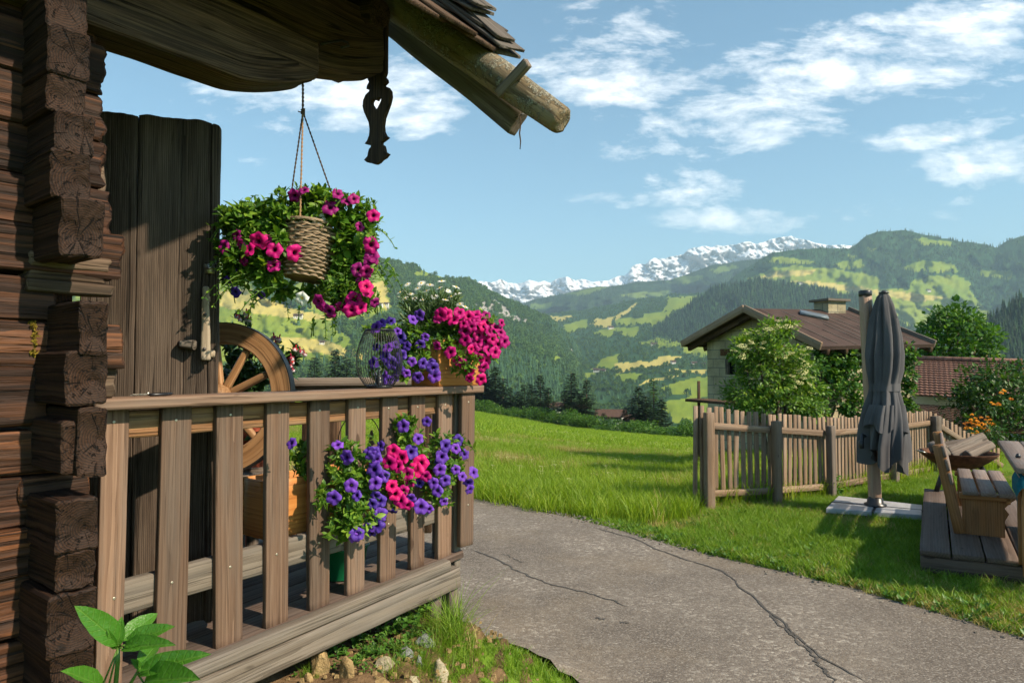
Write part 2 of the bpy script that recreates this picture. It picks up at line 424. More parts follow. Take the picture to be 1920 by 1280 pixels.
M = {}
M['dark_log'] = wood('dark_log', (.004, .0022, .0016), (.024, .010, .0055), (.130, .050, .022), (.08, .055, .042), .2, 34, 120, .9, .7, .25, .8)
M['orange_log'] = wood('orange_log', (.006, .003, .002), (.042, .017, .008), (.230, .085, .030), (.10, .07, .055), .3, 30, 120, .9, .65, .25, .7)
M['log_end_wood'] = wood('log_end_wood', (.004, .0025, .002), (.019, .0095, .006), (.062, .028, .014), (.055, .04, .032), .2, 46, 130, 1.0, .7, .2, .9, .35, .012, .45, 1.0)
M['beam'] = wood('beam', (.006, .004, .003), (.062, .036, .022), (.26, .155, .092), (.12, .10, .085), .25, 30, 190, .8, .8, .15, .8, .35, .01, .10, .6)
M['door_wood'] = wood('door_wood', (.012, .008, .006), (.060, .041, .029), (.165, .120, .088), (.11, .09, .072), .25, 44, 130, .8, .75, .2, .6)
M['rail_wood'] = wood('rail_wood', (.070, .038, .024), (.140, .084, .055), (.225, .143, .096), (.175, .140, .115), .6, 26, 150, .3, .72, .22, .45, .6)
M['rail_orange'] = wood('rail_orange', (.05, .022, .010), (.21, .10, .042), (.40, .22, .10), (.27, .21, .155), .6, 26, 90, .5, .7, .25, .5)  # orange tone holds the warm sunlit glow below the handrail
M['grey_wood'] = wood('grey_wood', (.065, .050, .038), (.165, .133, .104), (.27, .224, .18), (.225, .205, .185), .55, 24, 150, .35, .8, .15, .45)
M['bark_pole'] = wood('bark_pole', (.10, .075, .045), (.30, .225, .13), (.50, .41, .27), (.40, .37, .30), .55, 9, 40, .8, .8, .15, .5)
M['fence_wood'] = wood('fence_wood', (.080, .046, .028), (.205, .132, .084), (.34, .235, .155), (.26, .22, .185), .5, 22, 120, .25, .78, .15, .3, .5)
M['worn_log'] = wood('worn_log', (.020, .012, .008), (.078, .050, .033), (.19, .13, .09), (.17, .142, .118), .4, 24, 140, .6, .8, .15, .7)
M['post_wood'] = wood('post_wood', (.055, .040, .032), (.13, .10, .08), (.22, .175, .14), (.20, .18, .16), .5, 22, 120, .25, .8, .15, .3, .5)
M['box_wood'] = wood('box_wood', (.22, .075, .018), (.43, .165, .038), (.56, .26, .075), None, 0, 20, 140, .2, .5, .35, .12, .2)
M['wheel_wood'] = wood('wheel_wood', (.13, .060, .024), (.30, .155, .066), (.44, .25, .12), (.24, .18, .13), .2, 18, 110, .3, .55, .3, .3)
M['bench_wood'] = wood('bench_wood', (.13, .050, .016), (.29, .125, .042), (.40, .20, .078), (.25, .19, .14), .2, 18, 110, .25, .55, .3, .3)
M['deck_wood'] = wood('deck_wood', (.035, .022, .017), (.090, .060, .046), (.145, .102, .08), (.15, .128, .112), .35, 16, 110, .25, .7, .25, .35)  # dark stain, deepened in place of shade over the timber deck
M['slat_wood'] = wood('slat_wood', (.085, .052, .036), (.165, .112, .085), (.24, .178, .142), (.22, .195, .18), .5, 16, 110, .2, .65, .3, .25)
M['handle_wood'] = wood('handle_wood', (.15, .105, .065), (.29, .22, .145), (.42, .34, .245), (.42, .37, .30), .4, 20, 100, .25, .6, .25, .3)
M['shingle'] = wood('shingle', (.03, .024, .02), (.085, .07, .06), (.17, .145, .125), (.22, .20, .18), .5, 20, 110, .6, .85, .1, .5)
M['mast_wood'] = wood('mast_wood', (.25, .15, .10), (.34, .22, .155), (.42, .29, .21), None, 0, 12, 90, .08, .5, .3, .05)

M['petunia_leaf'] = leafmat('petunia_leaf', (.045, .115, .014), (.105, .23, .024), (.24, .37, .040), .42)
M['stem'] = leafmat('stem', (.06, .13, .02), (.10, .19, .03), (.16, .25, .05), .1)
M['fuchsia_leaf'] = leafmat('fuchsia_leaf', (.018, .048, .012), (.030, .080, .018), (.065, .14, .03), .25)
M['pepper_leaf'] = leafmat('pepper_leaf', (.055, .17, .018), (.085, .24, .025), (.12, .30, .035), .35, .28, .5)
M['daisy_leaf'] = leafmat('daisy_leaf', (.04, .085, .025), (.075, .14, .045), (.14, .20, .075), .2)
M['elder_leaf'] = leafmat('elder_leaf', (.045, .115, .014), (.12, .235, .024), (.30, .40, .05), .4)
M['maple_leaf'] = leafmat('maple_leaf', (.03, .09, .014), (.068, .17, .022), (.15, .28, .035), .35)
M['bush_leaf'] = leafmat('bush_leaf', (.020, .055, .010), (.042, .105, .016), (.095, .18, .028), .3)
M['ivy_leaf'] = leafmat('ivy_leaf', (.025, .08, .014), (.07, .17, .024), (.19, .32, .04), .3)
M['hedge_leaf'] = leafmat('hedge_leaf', (.035, .095, .012), (.080, .18, .020), (.16, .28, .034), .35)
M['weed_leaf'] = leafmat('weed_leaf', (.035, .10, .012), (.07, .17, .020), (.13, .26, .035), .3)
M['spruce_leaf'] = leafmat('spruce_leaf', (.006, .016, .006), (.012, .028, .008), (.026, .050, .012), .08, .6, .2)
M['larch_leaf'] = leafmat('larch_leaf', (.035, .085, .015), (.065, .14, .022), (.10, .19, .03), .2, .6, .2)
M['grass'] = leafmat('grass', (.085, .175, .012), (.165, .29, .020), (.30, .39, .045), .4, .5, .3, True)
M['meadow_grass'] = leafmat('meadow_grass', (.13, .22, .015), (.235, .36, .025), (.42, .46, .075), .5, .5, .3, True)
M['dry_grass'] = leafmat('dry_grass', (.25, .19, .07), (.40, .31, .12), (.50, .42, .2), .3, .6, .2, True)
M['far_conifer'] = leafmat('far_conifer', (.018, .046, .018), (.032, .074, .024), (.055, .110, .030), .1, .7, .1, True)
M['far_broad'] = leafmat('far_broad', (.045, .100, .018), (.075, .150, .024), (.13, .21, .034), .15, .7, .1, True)
M['light_conifer'] = leafmat('light_conifer', (.028, .072, .034), (.050, .112, .046), (.085, .165, .055), .1, .7, .1, True)
M['dark_conifer'] = leafmat('dark_conifer', (.009, .022, .012), (.015, .034, .016), (.026, .052, .020), .05, .7, .1, True)

M['magenta'] = petal('magenta', (.05, .001, .02), (.44, .004, .13), (.62, .012, .22))
M['plum'] = petal('plum', (.03, .001, .02), (.24, .006, .12), (.36, .015, .20))
M['violet'] = petal('violet', (.022, .003, .07), (.10, .030, .33), (.17, .065, .50))
M['indigo'] = petal('indigo', (.012, .004, .05), (.055, .022, .24), (.10, .045, .36))
M['white_petal'] = petal('white_petal', (.55, .48, .10), (.75, .74, .68), (.82, .82, .78))
M['fuchsia_red'] = petal('fuchsia_red', (.35, .01, .03), (.48, .012, .04), (.55, .02, .06))
M['fuchsia_skirt'] = petal('fuchsia_skirt', (.55, .40, .42), (.70, .58, .60), (.75, .66, .68))
M['daisy_eye'] = plain('daisy_eye', (.75, .48, .03), .7)
M['cream'] = plain('cream', (.58, .57, .26), .8, nscale=40)
M['azalea'] = petal('azalea', (.75, .22, .02), (.85, .32, .03), (.85, .40, .06))

M['wicker'] = wood('wicker', (.10, .062, .035), (.25, .17, .105), (.40, .30, .20), None, 0, 60, 200, .2, .6, .3, .2)
M['rope'] = wood('rope', (.035, .022, .014), (.085, .055, .035), (.14, .095, .06), None, 0, 60, 400, .5, .9, .1, .2)
M['rope_light'] = wood('rope_light', (.16, .09, .045), (.30, .18, .095), (.40, .26, .15), None, 0, 60, 400, .5, .9, .1, .2)
M['black_metal'] = plain('black_metal', (.018, .018, .02), .4, .5, .0, .3, 20)
M['iron'] = plain('iron', (.10, .09, .085), .5, .5, .7, .5, 25)
M['steel'] = plain('steel', (.50, .46, .38), .35, .5, .9, .4, 40)
M['screw'] = plain('screw', (.55, .5, .4), .4, .5, .8, .3, 60)
M['black_plastic'] = plain('black_plastic', (.015, .015, .018), .35, .5)
M['green_plastic'] = plain('green_plastic', (.006, .20, .075), .4, .5, 0, .15)
M['terracotta'] = plain('terracotta', (.36, .075, .035), .75, .2, 0, .3, 12)
M['soil'] = plain('soil', (.20, .125, .065), .95, .1, 0, .65, 9, .9, None, 40)
M['fabric'] = None
M['moss'] = plain('moss', (.30, .22, .03), .95, .1, 0, .4, 50, .8)
M['rust'] = plain('rust', (.13, .055, .028), .8, .3, .2, .6, 14, .3)
M['bark'] = plain('bark', (.16, .12, .085), .9, .1, 0, .5, 14, .6)
M['far_wall'] = plain('far_wall', (.70, .67, .60), .85, .1, 0, .1, 3)
M['far_timber'] = plain('far_timber', (.16, .075, .035), .8, .1, 0, .3, 3)
M['far_roof'] = plain('far_roof', (.105, .062, .046), .85, .1, 0, .3, 2)
M['gap_shade'] = plain('gap_shade', (.012, .011, .010), .9, .1)  # near black that paints the shade inside the vent
M['pane'] = plain('pane', (.02, .022, .025), .15, .6)
M['limestone'] = plain('limestone', (.50, .42, .29), .9, .15, 0, .45, 16, .8)
M['grey_rock'] = plain('grey_rock', (.33, .33, .33), .85, .2, 0, .55, 22, .7)
M['ochre_rock'] = plain('ochre_rock', (.44, .30, .14), .92, .1, 0, .5, 18, .9)
M['teal_cloth'] = plain('teal_cloth', (.01, .10, .13), .9, .1, 0, .3, 30)
M['flashing'] = plain('flashing', (.20, .23, .25), .45, .4, .5, .3, 20)
m, t, out = newmat('glass'); gl = t.n('ShaderNodeBsdfGlass'); gl.inputs['Roughness'].default_value = .0; gl.inputs['IOR'].default_value = 1.1; t.l(gl.outputs[0], out.inputs[0]); M['glass'] = m

# umbrella fabric
m, t, out = newmat('umbrella_fabric'); b = bsdf(t, out, .85, .15)
oc = t.n('ShaderNodeTexCoord').outputs['Object']
t.l(t.ramp(t.noise(oc, 3, 4), [(.35, (.070, .068, .073)), (.65, (.098, .095, .100))]), b.inputs['Base Color'])
bp = t.n('ShaderNodeBump'); bp.inputs['Strength'].default_value = .15; bp.inputs['Distance'].default_value = .003; t.l(t.noise(oc, 220, 2), bp.inputs['Height']); t.l(bp.outputs[0], b.inputs['Normal']); M['fabric'] = m

# asphalt
m, t, out = newmat('asphalt'); b = bsdf(t, out, .85, .25)
oc = t.n('ShaderNodeTexCoord').outputs['Object']
vo = t.n('ShaderNodeTexVoronoi'); vo.inputs['Scale'].default_value = 110; t.l(oc, vo.inputs['Vector'])
vo2 = t.n('ShaderNodeTexVoronoi'); vo2.inputs['Scale'].default_value = 55; t.l(oc, vo2.inputs['Vector'])
big = t.noise(oc, .9, 5, .6); mid = t.noise(oc, 5, 5, .6)
sepc = t.n('ShaderNodeSeparateColor'); t.l(vo.outputs['Color'], sepc.inputs[0])
sepd = t.n('ShaderNodeSeparateColor'); t.l(vo2.outputs['Color'], sepd.inputs[0])
c = t.ramp(sepc.outputs[0], [(.0, (.088, .071, .058)), (.55, (.128, .106, .087)), (.85, (.175, .147, .122)), (1.0, (.26, .23, .195))])
worn = t.ramp(t.math('ADD', t.math('MULTIPLY', big, .75), t.math('MULTIPLY', mid, .25)), [(.42, 0), (.62, 1)])
c2 = t.ramp(sepd.outputs[0], [(.0, (.125, .103, .086)), (.5, (.18, .15, .123)), (.85, (.25, .215, .178)), (1.0, (.37, .33, .28))])
c = t.mix(worn, c, c2)
dirt = t.ramp(t.noise(t.mapping(oc, (.7, .7, 1), (3, 1, 0)), 1.1, 5, .65), [(.52, 0), (.72, 1)])
c = t.mix(t.math('MULTIPLY', dirt, .35), c, (.22, .165, .105)); t.l(c, b.inputs['Base Color'])
bp = t.n('ShaderNodeBump'); bp.inputs['Strength'].default_value = .6; bp.inputs['Distance'].default_value = .006
t.l(t.math('ADD', t.math('MULTIPLY', vo.outputs['Distance'], -.6), t.math('MULTIPLY', vo2.outputs['Distance'], -.8)), bp.inputs['Height']); t.l(bp.outputs[0], b.inputs['Normal']); M['asphalt'] = m
M['tar'] = plain('tar', (.104, .090, .077), .7, .3, 0, .35, 30, .5)
M['gravel'] = plain('gravel', (.36, .32, .27), .95, .1, 0, .75, 60, 1.0)

# ground under the grass
m, t, out = newmat('ground'); b = bsdf(t, out, .95, .05)
oc = t.n('ShaderNodeTexCoord').outputs['Object']
c = t.mix(t.noise(oc, 1.2, 6, .65), (.075, .135, .016), (.15, .235, .026))
c = t.mix(t.math('MULTIPLY', t.ramp(t.noise(oc, 7, 5, .65), [(.5, 0), (.7, 1)]), .35), c, (.19, .17, .06)); t.l(c, b.inputs['Base Color'])
bp = t.n('ShaderNodeBump'); bp.inputs['Strength'].default_value = .7; bp.inputs['Distance'].default_value = .04; t.l(t.noise(oc, 25, 4), bp.inputs['Height']); t.l(bp.outputs[0], b.inputs['Normal']); M['ground'] = m

# hills: 'gco' = (meadow amount, hay amount, rock amount)
def hillmat(name, forest, meadow, hay, rock=(.30, .28, .25), sc=.01):
    m, t, out = newmat(name); b = bsdf(t, out, .95, .0)
    g = attr(t, 'gco').outputs['Vector']; s = t.n('ShaderNodeSeparateXYZ'); t.l(g, s.inputs[0])
    oc = t.n('ShaderNodeTexCoord').outputs['Object']
    n1 = t.noise(oc, sc, 6, .6); n2 = t.noise(oc, sc * 6, 5, .6)
    mc = t.mix(t.ramp(n1, [(.35, 0), (.65, 1)]), meadow, tuple(x * q for x, q in zip(meadow, (1.35, 1.12, 1.05))))
    mc = t.mix(s.outputs[1], mc, hay)
    mc = t.mix(t.math('MULTIPLY', n2, .35), mc, tuple(x * .7 for x in meadow))
    fc = t.mix(n2, tuple(x * .6 for x in forest), tuple(x * 1.4 for x in forest))
    c = t.mix(t.ramp(t.math('ADD', s.outputs[0], t.math('MULTIPLY', t.math('SUBTRACT', n2, .5), .3)), [(.44, 0), (.56, 1)]), fc, mc)
    c = t.mix(t.ramp(t.math('ADD', s.outputs[2], t.math('MULTIPLY', t.math('SUBTRACT', n2, .5), .8)), [(.45, 0), (.6, 1)]), c, rock)
    t.l(c, b.inputs['Base Color'])
    return m
M['hill'] = hillmat('hill', (.035, .080, .032), (.165, .235, .032), (.50, .40, .12))
M['far_hill'] = hillmat('far_hill', (.025, .048, .020), (.11, .17, .035), (.20, .20, .06), sc=.003)
m, t, out = newmat('snow_rock'); b = bsdf(t, out, .9, .1)
oc = t.n('ShaderNodeTexCoord').outputs['Object']; ge = t.n('ShaderNodeNewGeometry'); s = t.n('ShaderNodeSeparateXYZ'); t.l(ge.outputs['Normal'], s.inputs[0])
lvv = attr(t, 'lv').outputs['Fac']
nz = t.noise(oc, .008, 7, .72); nz2 = t.noise(t.mapping(oc, (1, 1, .35)), .024, 6, .72)
f = t.math('ADD', t.math('ADD', t.math('MULTIPLY', s.outputs[2], .5), t.math('MULTIPLY', lvv, .45)), t.math('MULTIPLY', t.math('SUBTRACT', nz, .5), 1.3))
f = t.math('ADD', f, t.math('MULTIPLY', t.math('SUBTRACT', nz2, .5), .9))
c = t.mix(t.ramp(f, [(.52, 0), (.72, 1)]), t.mix(nz2, (.20, .20, .215), (.42, .41, .41)), (.86, .87, .90)); t.l(c, b.inputs['Base Color']); M['snow'] = m

m, t, out = newmat('pepper_leaf'); b = t.n('ShaderNodeBsdfPrincipled'); b.inputs['Roughness'].default_value = .32; b.inputs['Specular IOR Level'].default_value = .45
g = attr(t, 'gco').outputs['Vector']; sp = t.n('ShaderNodeSeparateXYZ'); t.l(g, sp.inputs[0]); ax_n = t.math('ABSOLUTE', sp.outputs[0])
vv_ = t.math('SINE', t.math('MULTIPLY', t.math('SUBTRACT', sp.outputs[1], t.math('MULTIPLY', ax_n, 1.1)), 52)); vein = t.ramp(vv_, [(.80, 0), (.97, 1)]); mid_ = t.ramp(ax_n, [(.0, 1), (.018, 0)])
ve = t.math('MAXIMUM', t.math('MULTIPLY', vein, .55), mid_); lv = attr(t, 'lv').outputs['Fac']
col = t.ramp(t.math('ADD', t.math('MULTIPLY', lv, .6), t.math('MULTIPLY', t.noise(t.mapping(g, (7, 7, 7)), 1.0, 4), .4)), [(0, (.035, .125, .012)), (.5, (.065, .20, .018)), (1, (.11, .28, .03))])
col = t.mix(t.math('MULTIPLY', ve, .55), col, (.17, .33, .06)); t.l(col, b.inputs['Base Color'])
bp = t.n('ShaderNodeBump'); bp.inputs['Strength'].default_value = .6; bp.inputs['Distance'].default_value = .004; t.l(t.math('ADD', t.math('MULTIPLY', ve, -.8), t.noise(t.mapping(g, (16, 16, 16)), 1.0, 3)), bp.inputs['Height']); t.l(bp.outputs[0], b.inputs['Normal'])
tr = t.n('ShaderNodeBsdfTranslucent'); t.l(t.mix(1.0, col, (1.25, 1.2, .55), 'MULTIPLY'), tr.inputs[0]); mx = t.n('ShaderNodeMixShader'); mx.inputs[0].default_value = .35; t.l(b.outputs[0], mx.inputs[1]); t.l(tr.outputs[0], mx.inputs[2]); t.l(mx.outputs[0], out.inputs[0]); M['pepper_leaf'] = m

# lichen crusted pole
m = wood('bark_pole', (.07, .050, .030), (.21, .155, .092), (.36, .285, .185), (.30, .275, .225), .5, 9, 50, .8, .85, .12, .6); t = NT(m.node_tree)
b = [n for n in m.node_tree.nodes if n.type == 'BSDF_PRINCIPLED'][0]; src = b.inputs['Base Color'].links[0].from_socket; g = attr(t, 'gco').outputs['Vector']
lc = t.ramp(t.math('ADD', t.math('MULTIPLY', t.noise(t.mapping(g, (45, 45, 45)), 1.0, 4, .7), .6), t.math('MULTIPLY', t.noise(t.mapping(g, (6, 9, 9)), 1.0, 3), .45)), [(.53, 0), (.58, 1)])
sp = t.ramp(t.noise(t.mapping(g, (150, 150, 150)), 1.0, 3, .7), [(.35, (.06, .05, .035)), (.6, (.42, .39, .30))]); t.l(t.mix(t.math('MULTIPLY', lc, .85), src, sp), b.inputs['Base Color'])
bn = [n for n in m.node_tree.nodes if n.type == 'BUMP'][0]; hs_ = bn.inputs['Height'].links[0].from_socket; t.l(t.math('ADD', hs_, t.math('MULTIPLY', t.math('MULTIPLY', lc, t.noise(t.mapping(g, (120, 120, 120)), 1.0, 3, .7)), 1.6)), bn.inputs['Height']); M['bark_pole'] = m
# ------------------------------------------------------------------ ground, road, hills
Qx, Qy = -1.43, 2.03
dv = unit(np.array([.6112, .7915, 0])); nv = np.array([dv[1], -dv[0], 0])
def Wp(s, a, z): return np.array([Qx, Qy, 0]) + dv * s + nv * a + np.array([0, 0, z])
def sa(x, y): return (x - Qx) * dv[0] + (y - Qy) * dv[1], (x - Qx) * nv[0] + (y - Qy) * nv[1]
def s_at(u, a, vref=700):
    r = dirpix(u, vref)[0]; x0 = Qx + nv[0] * a; y0 = Qy + nv[1] * a
    return (r * y0 - x0) / (dv[0] - r * dv[1])
def sstep(a, b, x):
    t_ = np.clip((x - a) / (b - a), 0, 1); return t_ * t_ * (3 - 2 * t_)
def edgeY(x, y):
    r = x / np.maximum(y, 1); return np.clip(110 - (r + .055) / .32 * 42, 58, 125)
def gz(x, y):
    x = np.asarray(x, float); y = np.asarray(y, float)
    r = x / np.maximum(y, 1.0)
    sl_ = np.interp(r, [-1, -.3, -.055, .086, .266, .5, 1], [.02, .045, .0596, .0812, .0965, .105, .11])
    y0_ = np.interp(r, [-1, -.3, -.06, .25, .33, .6, 1], [13, 10, 8.3, 8.0, 11, 12.5, 13.5])
    z = -np.logaddexp(0, sl_ * (y - y0_) * 9) / 9
    z = np.where(y > 0, z, -.05)
    e = edgeY(x, y); dd = np.maximum(y - e, 0); z = z - .35 * dd * dd / (dd + 2.5)
    z = np.maximum(z, -95 + .02 * np.sqrt(x * x + y * y) * 0)
    s, a = sa(x, y)
    bank = .36 * (1 - sstep(.0, .72, a)) * (1 - sstep(1.75, 2.5, s)) * sstep(-6, -3, s) * (1 - sstep(.5, 3, -a) * .6)
    z = z + bank + .012 * fbm(x * 1.3, y * 1.3, 3, 3) * (np.abs(y) < 60)
    far = sstep(15, 60, y)
    return z + far * .35 * fbm(x * .05, y * .05, 9, 3)
def gz1(x, y): return float(gz(np.array([x]), np.array([y]))[0])
def GG(u, v):
    z = 0.0
    for _ in range(25):
        p = G(u, v, z); z = .6 * z + .4 * gz1(p.x, p.y)
    p = G(u, v, z); return Vector((p.x, p.y, gz1(p.x, p.y)))

def grid_mesh(mb, X, Y, Z, g=None, a=None):
    n, k = X.shape; i = np.arange(n - 1)[:, None] * k + np.arange(k - 1)[None, :]
    f = np.stack([i, i + 1, i + k + 1, i + k], -1).reshape(-1, 4)
    mb.add(np.stack([X, Y, Z], -1).reshape(-1, 3), [f], g, a)

t1 = np.linspace(-1, 1, 341)
gxs = 2 + 2.2 * np.sinh(7.0 * t1); gys = 5 + 2.2 * np.sinh(7.0 * t1)
GX, GY = np.meshgrid(gxs, gys)
mb = MB(); grid_mesh(mb, GX, GY, gz(GX, GY)); ground = struct(mb.build('ground', M['ground'])); ground['label'] = 'green grassy ground and meadow'

# road: between a right and a left edge
R_R = [(8.5, .2), (5.4, 2.4)] + [tuple(G(u, v, 0).xy) for u, v in [(1920, 1195), (1760, 1150), (1600, 1105), (1450, 1068), (1300, 1032), (1190, 1003), (1100, 978), (1000, 957), (890, 935)]] + [(-2.4, 8.95), (-4.5, 9.7), (-8, 10.6), (-14, 12)]
R_L = [(2.9, -.6), (1.75, 1.55)] + [tuple(G(u, v, .02).xy) for u, v in [(1130, 1310), (1060, 1280), (1005, 1250), (950, 1228), (905, 1205), (880, 1185)]] + [(-.35, 4.45), (-.8, 5.0), (-1.6, 5.5), (-3, 6.0), (-5, 6.5), (-9, 7.5), (-15, 9)]
def resample(pts, n):
    p = np.array(pts, float); d = np.r_[0, np.cumsum(np.linalg.norm(np.diff(p, axis=0), axis=1))]
    q = np.linspace(0, d[-1], n); return np.stack([np.interp(q, d, p[:, 0]), np.interp(q, d, p[:, 1])], 1)
# match both edges by their share of length, separately for the near and the far half
ER = resample(R_R, 260); EL = resample(R_L, 260)
jr = fbm(np.arange(260) * .35, np.zeros(260), 5, 4) * .05; jl = fbm(np.arange(260) * .35, np.ones(260), 6, 4) * .05
nr = unit(np.gradient(ER, axis=0))[:, ::-1] * np.array([1, -1]); nl = unit(np.gradient(EL, axis=0))[:, ::-1] * np.array([1, -1])
ER = ER + nr * jr[:, None]; EL = EL + nl * jl[:, None]
k = np.linspace(0, 1, 28)
RX = ER[:, None, 0] * (1 - k) + EL[:, None, 0] * k; RY = ER[:, None, 1] * (1 - k) + EL[:, None, 1] * k
ROADPOLY = [tuple(p) for p in ER] + [tuple(p) for p in EL[::-1]]
# the sheet lies over the ground's own triangles
def gtri(x, y):
    ix = np.clip(np.searchsorted(gxs, x) - 1, 0, len(gxs) - 2); iy = np.clip(np.searchsorted(gys, y) - 1, 0, len(gys) - 2)
    z = [gz(gxs[ix + i], gys[iy + j]) for j in (0, 1) for i in (0, 1)]
    return np.maximum(np.maximum(z[0], z[1]), np.maximum(z[2], z[3]))
mb = MB(); grid_mesh(mb, RX[:, ::-1], RY[:, ::-1], np.maximum(gtri(RX, RY)[:, ::-1], 0 * RX) + .006)
road = struct(mb.build('road', M['asphalt'])); road['label'] = 'grey cracked asphalt lane'
def road_z(x, y): return float(np.maximum(gtri(np.array([x]), np.array([y])), 0)[0]) + .006
# tar seams and cracks: thin strips on the asphalt
def seam(name, pix, w, seed, label):
    mb = MB(); p = np.array([tuple(G(u, v, .008).xy) for u, v in pix]); p = resample(p, 90)
    tn = unit(np.gradient(p, axis=0)); nn_ = np.stack([tn[:, 1], -tn[:, 0]], 1); q = np.arange(90)
    p = p + nn_ * (fbm(q * .25, q * 0, seed, 4) * .03)[:, None]
    hw = w * (.55 + .45 * fbm(q * .5, q * 0 + 4, seed + 2, 4)) * np.clip(np.minimum(q, 89 - q) / 8, .15, 1)
    a = p + nn_ * hw[:, None]; b = p - nn_ * hw[:, None]
    z = np.array([max(road_z(*c), road_z(*e)) for c, e in zip(a, b)]) + .004
    grid_mesh(mb, np.stack([a[:, 0], b[:, 0]], 1), np.stack([a[:, 1], b[:, 1]], 1), np.stack([z, z], 1))
    o = struct(mb.build(name, M['tar'])); o['label'] = label
seam('tar_seam', [(882, 1030), (930, 1048), (990, 1080), (1040, 1096), (1110, 1112), (1190, 1140)], .012, 3, 'dark tar seam across the asphalt')
seam('tar_seam', [(1100, 985), (1180, 1006), (1240, 1032), (1300, 1052), (1356, 1070), (1400, 1110), (1450, 1155), (1490, 1190), (1540, 1235), (1640, 1290)], .015, 9, 'dark cracked tar seam running down the asphalt')
seam('tar_seam', [(1440, 1150), (1480, 1190), (1520, 1225), (1545, 1255), (1570, 1285)], .017, 15, 'dark branching tar seam on the asphalt')
seam('road_crack', [(938, 1038), (955, 1042), (975, 1052), (985, 1054)], .008, 21, 'short crack in the asphalt')
seam('tar_spot', [(1116, 1158), (1128, 1159), (1136, 1160)], .022, 31, 'small dark tar spot')
seam('tar_spot', [(1162, 1166), (1172, 1167), (1180, 1167)], .020, 37, 'small dark tar spot')
# gravel along the right edge
mb = MB(); n = 5200
ii = rng.integers(40, 235, n); off = np.abs(rng.normal(0, .075, n)) * np.where(rng.random(n) < .75, 1, -1)
p = ER[ii] + nr[ii] * off[:, None] + rng.normal(0, .02, (n, 2)); sz = rng.gamma(2.2, .0042, n).clip(.003, .028)
cube = np.array([[-1, -1, -.7], [1, -1, -.6], [1, 1, -.7], [-1, 1, -.6], [-.7, -.6, .6], [.6, -.7, .7], [.7, .6, .6], [-.6, .7, .5]])
cf = np.array([[0, 3, 2, 1], [4, 5, 6, 7], [0, 1, 5, 4], [1, 2, 6, 5], [2, 3, 7, 6], [3, 0, 4, 7]])
ang = rng.random(n) * 6.28; ca, sa_ = np.cos(ang), np.sin(ang); st = .6 + .7 * rng.random((n, 3))
cv = cube[None] * st[:, None, :] * (sz * .5)[:, None, None]
cv = np.stack([cv[..., 0] * ca[:, None] - cv[..., 1] * sa_[:, None], cv[..., 0] * sa_[:, None] + cv[..., 1] * ca[:, None], cv[..., 2]], -1)
pz = np.maximum(gz(p[:, 0], p[:, 1]), 0) + .006 + sz * .2
cv = cv + np.stack([p[:, 0], p[:, 1], pz], 1)[:, None, :]
mb.add(cv.reshape(-1, 3), [(cf[None] + (np.arange(n) * 8)[:, None, None]).reshape(-1, 4)])
o = struct(mb.build('gravel', M['gravel'], smooth=False), 'stuff'); o['label'] = 'loose gravel along the edge of the lane'
# soil bank below the porch
S_, A_ = np.meshgrid(np.linspace(-1.2, 2.25, 90), np.linspace(-.7, .62, 44))
BX = Qx + dv[0] * S_ + nv[0] * A_; BY = Qy + dv[1] * S_ + nv[1] * A_
edge = np.minimum(sstep(0, .12, .38 - .22 * sstep(1.2, 1.95, S_) + .07 * fbm(S_ * 4, A_ * 4, 8, 3) - A_), sstep(0, .2, 2.1 - S_))
BZ = gtri(BX, BY) + .012 + .035 * fbm(BX * 5, BY * 5, 12, 5) * edge - .06 * (1 - edge)
mb = MB(); grid_mesh(mb, BX, BY, BZ); o = struct(mb.build('soil_bank', M['soil'])); o['label'] = 'brown soil bank below the porch'

